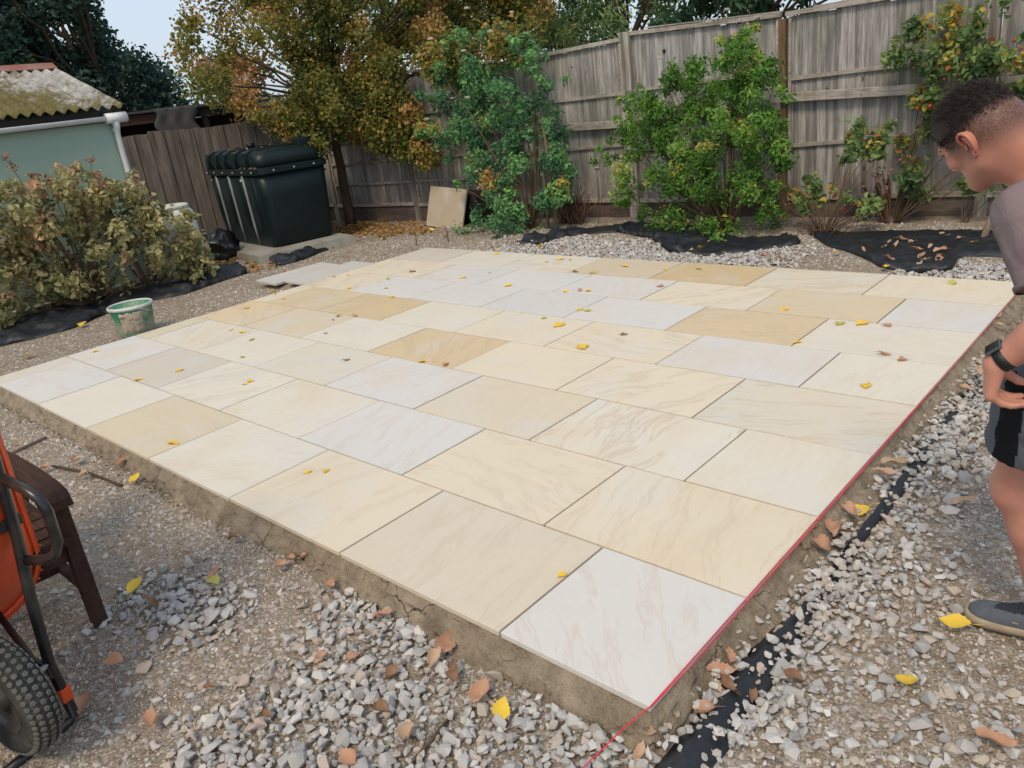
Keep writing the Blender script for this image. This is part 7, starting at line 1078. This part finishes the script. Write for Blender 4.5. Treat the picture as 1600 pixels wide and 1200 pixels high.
def surface_nets(D_, lo, h):
    s = D_ < 0; nx, ny, nz = D_.shape
    acc = np.zeros((nx - 1, ny - 1, nz - 1, 3), np.float32); cnt = np.zeros((nx - 1, ny - 1, nz - 1), np.float32)
    edges = []
    for ax in range(3):
        sl0 = [slice(None)] * 3; sl1 = [slice(None)] * 3; sl0[ax] = slice(0, -1); sl1[ax] = slice(1, None)
        a, b = D_[tuple(sl0)], D_[tuple(sl1)]; cr = (a < 0) != (b < 0); I = np.argwhere(cr)
        if not len(I): continue
        t = a[cr] / (a[cr] - b[cr]); p = I.astype(np.float32); p[:, ax] += t; edges.append((ax, I, s[tuple(sl0)][cr]))
        o = [q for q in range(3) if q != ax]
        for d0 in (0, -1):
            for d1 in (0, -1):
                J = I.copy(); J[:, o[0]] += d0; J[:, o[1]] += d1
                ok = np.all((J >= 0) & (J < np.array(acc.shape[:3])), axis=1)
                np.add.at(acc, tuple(J[ok].T), p[ok]); np.add.at(cnt, tuple(J[ok].T), 1)
    m_ = cnt > 0; vid = np.full(cnt.shape, -1, np.int64); vid[m_] = np.arange(m_.sum()); V_ = acc[m_] / cnt[m_][:, None] * h + lo; F_ = []
    for ax, I, ins in edges:
        o = [q for q in range(3) if q != ax]; q4 = []
        ok = np.ones(len(I), bool)
        for d0, d1 in ((0, 0), (-1, 0), (-1, -1), (0, -1)):
            J = I.copy(); J[:, o[0]] += d0; J[:, o[1]] += d1; g_ = np.all((J >= 0) & (J < np.array(cnt.shape)), axis=1); ok &= g_
            J = np.clip(J, 0, np.array(cnt.shape) - 1); q4.append(vid[tuple(J.T)])
        Q = np.stack(q4, 1); ok &= np.all(Q >= 0, axis=1); Q = Q[ok]; fl = ins[ok] if ax != 1 else ~ins[ok]
        F_.append(np.where(fl[:, None], Q, Q[:, ::-1]))
    return V_, np.concatenate(F_)
def halfspace(D_, lo, h, p, n):
    """keep the side opposite to n"""
    X = np.meshgrid(*[lo[q] + h * np.arange(D_.shape[q]) for q in range(3)], indexing='ij', sparse=True)
    d = sum((X[q] - p[q]) * n[q] for q in range(3)); np.maximum(D_, d.astype(np.float32), out=D_); return D_
V3 = lambda *a: np.array(a, float)
unit = lambda v: v / np.linalg.norm(v)
def cone(a, b, ra, rb, k=.03, **kw): return dict(t='cone', a=tuple(a), b=tuple(b), ra=ra, rb=rb, k=k, **kw)
def ell(c, r, R_=None, k=.02, **kw):
    d = dict(t='ell', c=tuple(c), r=tuple(r), k=k, **kw)
    if R_ is not None: d['R'] = R_
    return d
J = {k: V3(*v) for k, v in MAN.items()}
# ---- head frame
hf = unit(V3(*HEAD_F)); hu = V3(*HEAD_U); hu = unit(hu - hf * (hu @ hf)); hl = np.cross(hu, hf); HR = np.stack([hf, hl, hu], 1); HC = J['head']
H = lambda f, l, u: HC + HR @ V3(f, l, u)
head = [ell(H(-.006, 0, .022), (.098, .076, .096), HR, .02), ell(H(-.035, 0, .0), (.066, .070, .075), HR, .03), ell(H(.032, 0, -.042), (.056, .057, .074), HR, .03), ell(H(.024, 0, -.074), (.048, .050, .042), HR, .03),
        cone(H(.070, -.020, -.096), H(.070, .020, -.096), .020, .020, .025), cone(H(.0, -.055, -.055), H(.058, -.025, -.096), .020, .017, .03), cone(H(.0, .055, -.055), H(.058, .025, -.096), .020, .017, .03),
        cone(H(.085, -.036, .022), H(.085, .036, .022), .013, .013, .015), cone(H(.088, 0, .012), H(.113, 0, -.030), .009, .0135, .012), cone(H(.100, -.014, -.034), H(.100, .014, -.034), .009, .009, .010),
        cone(H(.070, -.045, -.018), H(.058, -.058, -.022), .017, .018, .02), cone(H(.070, .045, -.018), H(.058, .058, -.022), .017, .018, .02),
        cone(H(.080, -.018, -.060), H(.080, .018, -.060), .0095, .0095, .010), cone(H(.078, -.016, -.073), H(.078, .016, -.073), .0095, .0095, .009)]
for q in (-1, 1):
    head += [ell(H(.090, q * .032, .004), (.014, .017, .012), HR, .008, sub=True), ell(H(.077, q * .032, .004), (.0145, .0145, .0125), HR, .004)]
body = head + [cone(H(-.030, 0, -.045), J['neck'], .057, .066, .05), cone(H(-.050, 0, .0), J['neck'] + V3(.03, 0, -.01), .045, .066, .04), cone(J['neck'], (J['shL'] + J['shR']) / 2 + V3(.02, 0, -.05), .07, .11, .05),
    cone(H(-.012, .050, -.035), J['neck'] + V3(-.04, -.015, -.03), .022, .026, .03),
    cone(J['shL'], J['shR'], .066, .066, .06), cone((J['shL'] + J['shR']) / 2 + V3(.06, .02, -.06), (J['hipL'] + J['hipR']) / 2 + V3(.02, 0, .04), .11, .115, .08), cone(J['hipL'], J['hipR'], .10, .10, .06)]
for s in 'LR':
    sh, el, wr, hip, kn, an = (J[a + s] for a in ('sh', 'el', 'wr', 'hip', 'kn', 'an'))
    fa = unit(wr - el)
    body += [cone(sh, el, .054, .043, .04), cone(sh * .6 + el * .4, el, .050, .040, .03), cone(el, el + (wr - el) * .38, .040, .046, .03), cone(el + (wr - el) * .38, wr, .046, .0285, .03),
             cone(hip, kn, .088, .060, .05), cone(kn + V3(-.012, 0, .01), kn + V3(-.012, 0, -.02), .051, .048, .03), cone(kn, kn * .66 + an * .34 + V3(.018, 0, 0), .050, .056, .03), cone(kn * .66 + an * .34 + V3(.018, 0, 0), an, .056, .036, .03),
             cone(kn + V3(-.01, 0, -.03), an + V3(-.005, 0, .05), .036, .032, .03), cone(an, an + V3(-.06, -.012, -.05), .038, .034, .03)]
def hand(wr, d1, d2, kd, side):
    """d1 wrist to knuckles, d2 the way the fingers point, kd along the knuckles away from the thumb"""
    d1, d2 = unit(d1), unit(d2); kd = unit(kd - d1 * (kd @ d1)); out = []
    pc = wr + d1 * .085
    for j, (o, L_, r) in enumerate(((-.030, .92, .0098), (-.010, 1.02, .0102), (.011, .95, .0098), (.030, .78, .0088))):
        k0 = wr + d1 * (.088 - .004 * abs(j - 1)) + kd * o
        out.append(cone(wr + kd * o * .45 + d1 * .01, k0, .0165, .0135, .018))
        b1 = unit(d1 * .45 + d2 * .9); b2 = d2; b3 = unit(d2 - d1 * .45)
        p1 = k0 + b1 * .042 * L_; p2 = p1 + b2 * .027 * L_; p3 = p2 + b3 * .021 * L_
        out += [cone(k0, p1, r * 1.15, r, .006), cone(p1, p2, r, r * .93, .004), cone(p2, p3, r * .93, r * .82, .004)]
    t0 = wr + d1 * .022 - kd * .022 + d2 * .008; t1 = t0 + unit(d2 * .75 + d1 * .55 - kd * .35) * .042; t2 = t1 + unit(d2 * .9 + d1 * .35) * .030; t3 = t2 + unit(d2 + d1 * .1) * .024
    out += [cone(t0, t1, .017, .0128, .014), cone(t1, t2, .0122, .0108, .005), cone(t2, t3, .0108, .0088, .004)]
    return out
body += hand(J['wrL'], *[V3(*v) for v in HAND_L], 'L') + hand(J['wrR'], V3(-.1, -.05, -1), V3(-.35, -.3, -.9), V3(.9, -.1, 0), 'R')
allp = np.array([J[k] for k in J]); lo = allp.min(0) - .16; hi = allp.max(0) + .16; lo[2] = -.02
D_, lo_, h_ = sdf_field(body, lo, hi, .0048)
V_, F_ = surface_nets(D_, lo_, h_)
# attributes: how far up the hair the point is is not needed on skin; slight redness on ear, nose, neck
def make_skin():
    m = Mat('skin'); p = m.pos(); n = m.noise(p, 22, 4, .6); f = m.noise(p, 160, 4, .7)
    c = m.mix(n, (.46, .20, .14), (.60, .295, .215)); c = m.mix(m.math('MULTIPLY', f, .25), c, (.34, .145, .10))
    st = m.attr('stubble').outputs['Fac']; sp = m.ramp(m.noise(p, 420, 2), [(.32, .55), (.60, 1)])
    c = m.mix(m.math('MULTIPLY', st, m.math('MULTIPLY', sp, .93)), c, (.034, .025, .021))
    b = m.n('BsdfPrincipled', {'Base Color': c, 'Roughness': .52, 'Specular IOR Level': .35, 'Subsurface Weight': .12, 'Subsurface Radius': (.012, .005, .003), 'Normal': m.bump(m.noise(p, 260, 3), .12, .002)})
    m.t.links.new(b.outputs[0], m.out.inputs[0]); return m.m
M_SKIN = make_skin(); M_EAR = simple('ear_skin', (.50, .205, .145), .5, .35, .14, 60, .1, 260)
q = (V_ - HC) @ HR
# clipped fade: dense stubble towards the crown, none on face and neck
up = q[:, 2] - (.012 - .20 * np.clip(-q[:, 0] - .0, -.1, .14)) ; near = np.linalg.norm(q, axis=1) < .17
fade = ss(up, -.072, .004) * near * (q[:, 0] < .068 + .0 * q[:, 2]) * (1 - ss(q[:, 0], .045, .075) * (q[:, 2] < .055))
beard = .26 * ss(-q[:, 2], .045, .085) * ss(q[:, 0], -.02, .02) * near
man = thing('person', 'man leaning over the patio edge in brown tee and grey shorts', 'person', (float(J['anL'][0]), float(J['anL'][1]), 0))
np_part('body', np_mesh('body', V_, [F_], {'stubble': ('POINT', np.maximum(fade, beard))}, True), M_SKIN, man)
# ---- hair on top
M_HAIR = simple('short_dark_hair', (.030, .022, .018), .6, .35, .5, 160, .7, 420)
hp = [ell(H(-.010, 0, .027), (.0995, .0775, .0965), HR, .02), ell(H(.03, 0, .054), (.068, .065, .060), HR, .03)]
Dh, l2, h2 = sdf_field(hp, HC - .16, HC + .16, .005, .02)
def keep(Dh, l2, h2):
    X, Y, Z = np.meshgrid(*[l2[q_] + h2 * np.arange(Dh.shape[q_]) for q_ in range(3)], indexing='ij'); Q = (np.stack([X, Y, Z], -1) - HC) @ HR
    line = .046 - .05 * np.clip(Q[..., 0], 0, .05) + .12 * np.clip(-Q[..., 0] - .03, 0, .1) + 1.7 * np.clip(Q[..., 0] - .055, 0, .1)
    return np.maximum(Dh, np.maximum(line - Q[..., 2], -(Dh + .012))).astype(np.float32)
Dh = keep(Dh, l2, h2); Vh, Fh = surface_nets(Dh, l2, h2)
hair = np_part('hair', np_mesh('hair', Vh, [Fh], None, True), M_HAIR, man)
rg = np.random.default_rng(6); n = 26000; d = rg.normal(size=(n, 3)); d /= np.linalg.norm(d, axis=1)[:, None]
qq = d * np.array([.1, .078, .097]) + np.array([-.010, 0, .029]); k = qq[:, 2] > (.036 + .12 * np.clip(-qq[:, 0] - .03, 0, .1) - .05 * np.clip(qq[:, 0], 0, .05) + 1.7 * np.clip(qq[:, 0] - .058, 0, .1)) + rg.normal(0, .009, n); qq = qq[k]; d = d[k]; n = len(qq)
L_ = (.008 + .014 * ss(qq[:, 2], .055, .11) + .010 * ss(qq[:, 0], .03, .08)) * rg.uniform(.5, 1.3, n)
clump = np.stack([np.sin(qq[:, 0] * 190 + 7 * np.sin(qq[:, 1] * 60)), np.sin(qq[:, 1] * 210 + 5 * np.sin(qq[:, 0] * 70)), np.zeros(n)], 1)
dirv = d * .60 + np.array([.62, 0, -.08]) + .30 * clump + rg.normal(0, .22, (n, 3)) - np.array([.35, 0, .5]) * (1 - ss(qq[:, 2], .05, .08))[:, None]; dirv /= np.linalg.norm(dirv, axis=1)[:, None]
sd = np.cross(dirv, rg.normal(size=(n, 3))); sd /= np.linalg.norm(sd, axis=1)[:, None]; sd *= .0008
tri = np.stack([qq - sd, qq + sd, qq + dirv * L_[:, None]], 1).reshape(-1, 3) @ HR.T + HC
n2 = 16000; d2 = rg.normal(size=(n2, 3)); d2 /= np.linalg.norm(d2, axis=1)[:, None]; q2 = d2 * np.array([.0985, .0765, .0965]) + np.array([-.008, 0, .0235])
lev = q2[:, 2] - (.030 + .10 * np.clip(-q2[:, 0] - .03, 0, .1)); k2 = (rg.random(n2) < ss(lev, -.085, .0)) & (lev < .03) & (q2[:, 0] < .066) & ~((np.abs(q2[:, 0] + .030) < .03) & (q2[:, 2] < .03)); q2 = q2[k2]; d2 = d2[k2]; lev = lev[k2]
v2 = d2 * .35 + np.array([-.25, 0, -.9]) + rg.normal(0, .25, (len(q2), 3)); v2 /= np.linalg.norm(v2, axis=1)[:, None]; s2 = np.cross(v2, d2); s2 /= np.linalg.norm(s2, axis=1)[:, None] + 1e-9; s2 *= .0006
t2 = np.stack([q2 - s2, q2 + s2, q2 + v2 * (.0035 + .008 * ss(lev, -.05, .02))[:, None]], 1).reshape(-1, 3) @ HR.T + HC; tri = np.concatenate([tri, t2]); n = len(tri) // 3
o = np_part('hair_strands', np_mesh('hair_strands', tri, [np.arange(n * 3).reshape(-1, 3)]), M_HAIR, man, 'stuff')
# ---- ears
def ear_mesh(q):
    mb = MB(); P = lambda x, z, o=0.: (x, q * (.0785 + o), z)
    rim = [(.006, -.004, .0), (.010, .008, .004), (.010, .020, .008), (.004, .029, .012), (-.007, .033, .015), (-.018, .030, .018), (-.025, .020, .020), (-.027, .006, .020), (-.024, -.008, .018), (-.018, -.020, .014), (-.011, -.028, .010)]
    mb.tube([P(x, z, o) for x, z, o in rim], [.0028, .0034, .0036, .0038, .0040, .0042, .0042, .0040, .0036, .0036, .0038], 9)
    mb.tube([P(x, z, o) for x, z, o in ((-.004, .021, .011), (-.013, .017, .016), (-.018, .006, .0175), (-.016, -.007, .0155), (-.010, -.016, .011))], [.0026, .0036, .004, .0038, .003], 8)
    mb.tube([P(x, z, o) for x, z, o in ((.004, .002, .004), (.005, -.006, .007), (.003, -.013, .006))], [.003, .0042, .003], 8)
    mb.tube([P(x, z, o) for x, z, o in ((-.010, -.020, .009), (-.008, -.028, .008), (-.004, -.033, .006), (.002, -.030, .003))], [.0055, .0072, .0062, .004], 9)
    rows = []
    for i in range(9):
        t = i / 8; z = -.026 + .056 * t; wv = math.sin(math.pi * min(1, .12 + .8 * t)); row = []
        for j in range(9):
            u = j / 8; x = .008 - (.020 + .014 * wv) * u; dish = -.006 * math.sin(math.pi * u) * math.sin(math.pi * t); row.append(P(x, z, .002 + .0165 * u + dish))
        rows.append(row)
    mb.grid(rows)
    rows = [[P(x + .001, z, (o if k == 1 else -.004)) for k in (0, 1)] for x, z, o in rim]; mb.grid(rows)
    return mb
for q_ in (-1, 1):
    mb = ear_mesh(q_); mb.xform(Matrix.Translation((-.018, 0, .000))); mb.xform(Matrix.Translation(Vector(HC)) @ Matrix(HR.tolist()).to_4x4()); mb.build('ear', M_EAR, man)
# ---- eyes and brows
def on_head(name, mb, m): mb.xform(Matrix.Translation(Vector(HC)) @ Matrix(HR.tolist()).to_4x4()); return mb.build(name, m, man)
M_EYE = simple('eye_white', (.62, .58, .55), .2, .5, .05); M_IRIS = simple('iris', (.05, .035, .03), .2, .5)
for q_ in (-1, 1):
    mb = MB(); mb.lathe([(0, -.011), (.0078, -.0078), (.011, 0), (.0078, .0078), (0, .011)], (.0805, q_ * .032, .004), 12); on_head('eye', mb, M_EYE)
    mb = MB(); mb.tube([(.0905, q_ * .032, .0035), (.0922, q_ * .032, .0035)], .0048, 12); on_head('iris', mb, M_IRIS)
    mb = MB(); mb.tube([(.097, q_ * .014, .024), (.0955, q_ * .032, .030), (.082, q_ * .050, .024)], [.0032, .0042, .002], 6); on_head('eyebrow', mb, M_HAIR)
    mb = MB(); mb.tube([(.0935, q_ * .020, .009), (.0945, q_ * .032, .0125), (.087, q_ * .044, .008)], .0014, 5); on_head('eyelashes', mb, M_HAIR)
mb = MB(); mb.tube([(.0850, -.022, -.0665), (.0895, 0, -.0662), (.0850, .022, -.0665)], [.001, .0028, .001], 6); on_head('lips', mb, simple('lips', (.36, .13, .11), .5))
# ---- clothes
def cloth_mat(name, col, weave=700, wr=.5):
    m = Mat(name); p = m.pos(); n = m.noise(p, 7, 4, .6); c = m.mix(n, tuple(x * .82 for x in col), tuple(x * 1.15 for x in col))
    return m.done(c, .9, m.bump(m.math('ADD', m.math('MULTIPLY', m.noise(p, weave, 2), .25), m.math('MULTIPLY', m.noise(p, 13, 3, .5, .8), 1.6)), wr, .012), .15)
M_TEE = cloth_mat('brown_grey_cotton', (.235, .185, .187), 700, .8); M_SHORT = cloth_mat('grey_shorts_cloth', (.115, .125, .142)); M_PANEL = cloth_mat('black_panel_cloth', (.010, .011, .014))
shm = (J['shL'] + J['shR']) / 2; hpm = (J['hipL'] + J['hipR']) / 2
def garment(name, prims, h, cuts, m, k=.04, wr=.004):
    pts = [np.array(p[z]) for p in prims for z in ('a', 'b', 'c') if z in p]; rr = max([p.get('ra', 0) for p in prims] + [.15]); lo = np.min(pts, 0) - rr; hi = np.max(pts, 0) + rr
    D2, l_, h_2 = sdf_field(prims, lo, hi, h, k)
    X, Y, Z = np.meshgrid(*[l_[q_] + h_2 * np.arange(D2.shape[q_]) for q_ in range(3)], indexing='ij', sparse=True)
    D2 = D2 - (wr * (np.sin(X * 38 + Z * 31 + 2 * np.sin(Y * 21)) * np.sin(Z * 27 - Y * 33 + X * 11) + .8 * np.abs(np.sin(X * 17 - Z * 23 + 1.5 * np.sin(Y * 14 + Z * 9))) ** 3)).astype(np.float32)
    for f in cuts: D2 = f(D2, l_, h_2)
    v, f_ = surface_nets(D2.astype(np.float32), l_, h_2); return v, f_
sl = unit(J['elL'] - J['shL']); sr = unit(J['elR'] - J['shR'])
slp = J['shL'] + sl * .165; srp = J['shR'] + sr * .165
torso = [cone(J['shL'] + V3(.005, .02, .008), J['shR'] + V3(.005, -.02, .008), .076, .076, .05), cone(J['neck'] + V3(.05, .0, -.035), shm + V3(.03, 0, -.04), .075, .12, .06),
         cone(shm + V3(.06, 0.02, -.06), hpm + V3(.02, 0, .06), .125, .14, .08), cone(shm + V3(.05, -.07, -.08), hpm + V3(.0, -.05, .08), .092, .115, .08), cone(shm + V3(.05, .08, -.08), hpm + V3(.0, .05, .08), .092, .115, .08)]
tv, tf = garment('t', torso, .0065, [lambda D, l, h: halfspace(D, l, h, hpm + V3(0, 0, .02), V3(-.15, 0, -1)), lambda D, l, h: halfspace(D, l, h, J['neck'] + V3(.035, 0, -.004), unit(V3(-.62, 0, .78)))], M_TEE)
sleeves = []
for sh, s_d, pt in ((J['shL'], sl, slp), (J['shR'], sr, srp)):
    v, f = garment('s', [cone(sh - s_d * .01, sh + s_d * .26, .074, .083, .03)], .0055, [lambda D, l, h: halfspace(D, l, h, pt, s_d)], M_TEE, wr=.003); sleeves.append((v, f))
vs, fs, b = [tv], [tf], len(tv)
for v, f in sleeves: vs.append(v); fs.append(f + b); b += len(v)
np_part('t_shirt', np_mesh('t_shirt', np.concatenate(vs), fs, None, True), M_TEE, man)
# dark opening under the sleeve hem
for s, s_d, pt in (('L', sl, slp), ('R', sr, srp)):
    mb = MB(); R_ = Vector(s_d).to_track_quat('Z', 'Y').to_matrix().to_4x4(); mb.lathe([(.0815, -.012), (.0838, -.010), (.0838, .002), (.080, .003)], n=36); mb.xform(Matrix.Translation(Vector(pt)) @ R_); mb.build('sleeve_hem', M_TEE, man)
legs = []
for s in 'LR':
    hip, kn = J['hip' + s], J['kn' + s]; t = unit(kn - hip); hem = hip + (kn - hip) * SHORT_LEN
    v, f = garment('l', [cone(hip + V3(.0, 0, .0), hem + t * .1, .112, .108, .05), cone(hip + V3(.03, 0, -.0), (hip + hem) / 2 + V3(.03, 0, 0), .11, .09, .05)] + [cone(hpm + V3(0, 0, .06), hpm + V3(.03, 0, -.02), .14, .13, .06)], .006,
                   [lambda D, l, h: halfspace(D, l, h, hem, t), lambda D, l, h: halfspace(D, l, h, hpm + V3(0, 0, .10), V3(0, 0, 1))], M_SHORT)
    legs.append((v, f, hip, t))
vs, fs, b, pn = [], [], 0, []
for (v, f, hip, t), sg in zip(legs, (-1, 1)):
    e1 = unit(V3(-1, 0, 0) - t * (V3(-1, 0, 0) @ t)); e2 = np.cross(t, e1); e2 = e2 if e2[1] * sg > 0 else -e2      # front, outer side
    rel = v - hip; ang = np.degrees(np.arctan2(rel @ e2, rel @ e1)); al = rel @ t
    fa = ang[f].mean(1); fl = al[f].mean(1); mid = PANEL_A + PANEL_B * np.clip(fl / .3, -.2, 1.2); pn.append((np.abs(fa - mid) < PANEL_W) & (fl > -.05)); vs.append(v); fs.append(f + b); b += len(v)
pn = np.concatenate(pn); F_ = np.concatenate(fs); V_ = np.concatenate(vs)
me = np_mesh('shorts', V_, [F_], None, True); o = np_part('shorts', me, M_SHORT, man); me.materials.append(M_PANEL); me.polygons.foreach_set('material_index', pn.astype(np.int32))
for (v, f, hip, t), s in zip(legs, 'LR'):
    hem = J['hip' + s] + (J['kn' + s] - J['hip' + s]) * SHORT_LEN
# ---- shoes
M_SHOE = simple('grey_suede', (.085, .098, .115), .85, .2, .2, 16, .4, 260, dirt=(.24, .22, .19), dirt_amt=.30); M_SOLE = simple('tan_sole', (.36, .29, .20), .7, .3, .15, 14, dirt=(.2, .155, .11), dirt_amt=.6); M_LACE = simple('dark_lace', (.020, .024, .034), .8)
def shoe(an, yaw):
    Mx = Matrix.Translation((an[0], an[1], .0)) @ Matrix.Rotation(yaw, 4, 'Z')        # local +x = toe direction
    # x, half width, top z, shift y
    sec = [(-.075, .030, .088), (-.065, .036, .098), (-.03, .040, .104), (.02, .041, .100), (.06, .044, .088), (.10, .049, .074), (.14, .051, .064), (.175, .047, .057), (.198, .036, .048), (.210, .020, .038)]
    def ring(x, w, t, z0): return [(x, w * math.copysign(abs(math.cos(a)) ** .75, math.cos(a)), z0 + (t - z0) * max(0, math.copysign(abs(math.sin(a)) ** .8, math.sin(a)))) for a in [math.pi * k / 16 for k in range(17)]]
    mb = MB(); mb.loft([ring(x, w, t, .026) for x, w, t in sec], closed=True); mb.xform(Mx); up_ = mb.build('shoe', M_SHOE, man)
    mb = MB(); so = []
    for x, w, t in [(-.080, .022, 0), (-.072, .034, 0), (-.03, .043, 0), (.06, .047, 0), (.14, .056, 0), (.18, .052, 0), (.205, .040, 0), (.219, .020, 0)]:
        so.append([(x, -w, .004), (x, -w * 1.02, .016), (x, -w, .031), (x, -w * .8, .034), (x, w * .8, .034), (x, w, .031), (x, w * 1.02, .016), (x, w, .004)])
    mb.loft(so); mb.xform(Mx); mb.build('sole', M_SOLE, up_)
    for i in range(5):
        x = .045 + i * .019; z = .097 - i * .0085; w = .030
        mb = MB(); mb.tube([(x, -w, z - .020), (x + .006, -w * .5, z + .001), (x + .011, 0, z + .004), (x + .014, w * .5, z + .001), (x + .016, w, z - .020)], .0034, 6); mb.xform(Mx); mb.build('lace', M_LACE, up_)
    for sy in (-1, 1):
        mb = MB(); mb.tube([(.04, sy * .018, .100), (.018, sy * .038, .106), (.002, sy * .052, .088)], .0032, 6); mb.xform(Mx); mb.build('lace', M_LACE, up_)
    mb = MB(); mb.loft([[(x, w * q_, z + .002) for q_, z in ((-1, z0 - .012), (-.5, z0), (0, z0 + .004), (.5, z0), (1, z0 - .012))] for x, w, z0 in ((.13, .028, .066), (.09, .030, .080), (.05, .030, .096), (.02, .031, .118))], closed=False, caps=False); mb.xform(Mx); mb.build('tongue', M_LACE, up_)
    mb = MB(); mb.tube([(-.062 + .052 * (1 - math.cos(a)), .041 * math.sin(a), .098 + .004 * math.cos(a)) for a in [2 * math.pi * k / 20 for k in range(21)]], .007, 8); mb.xform(Mx); mb.build('collar', M_SHOE, up_)
    mb = MB(); mb.box((.075, .0505, .052), (.016, .0025, .006), Euler((-.35, 0, 0))); mb.xform(Mx); mb.build('side_tab', M_SOLE, up_)
shoe(J['anL'] + V3(-.0, -.006, 0), math.pi + .05); shoe(J['anR'], math.pi - .1)
# ---- watch on the left wrist
M_WATCH = simple('black_watch_strap', (.012, .013, .016), .5); M_GLASS = simple('dark_glass', (.012, .014, .018), .08, .6, 0, 1, 0); M_STEEL = simple('watch_case', (.20, .22, .25), .25, .5, .1, metal=.8)
fa = unit(J['wrL'] - J['elL']); wc = J['wrL'] - fa * .022; e1 = V3(*WATCH_OUT); e1 = unit(e1 - fa * (e1 @ fa)); e2 = np.cross(fa, e1); WR_ = Matrix((Vector(e2), Vector(fa), Vector(e1))).transposed().to_4x4(); WMx = Matrix.Translation(Vector(wc)) @ WR_
wt = bpy.data.objects
mb = MB(); mb.loft([[(r * math.cos(a), y, r * .93 * math.sin(a)) for a in [2 * math.pi * k / 32 for k in range(32)]] for r, y in ((.0325, -.012), (.0355, -.0115), (.0355, .0115), (.0325, .012))], caps=False); mb.xform(WMx); strap = mb.build('watch', M_WATCH, man)
mb = MB(); mb.box((0, 0, .0365), (.036, .042, .0095), bevel=.004); mb.xform(WMx); mb.build('watch_case', M_STEEL, strap)
mb = MB(); mb.box((0, 0, .0415), (.031, .037, .002), bevel=.0008); mb.xform(WMx); mb.build('watch_face', M_GLASS, strap)
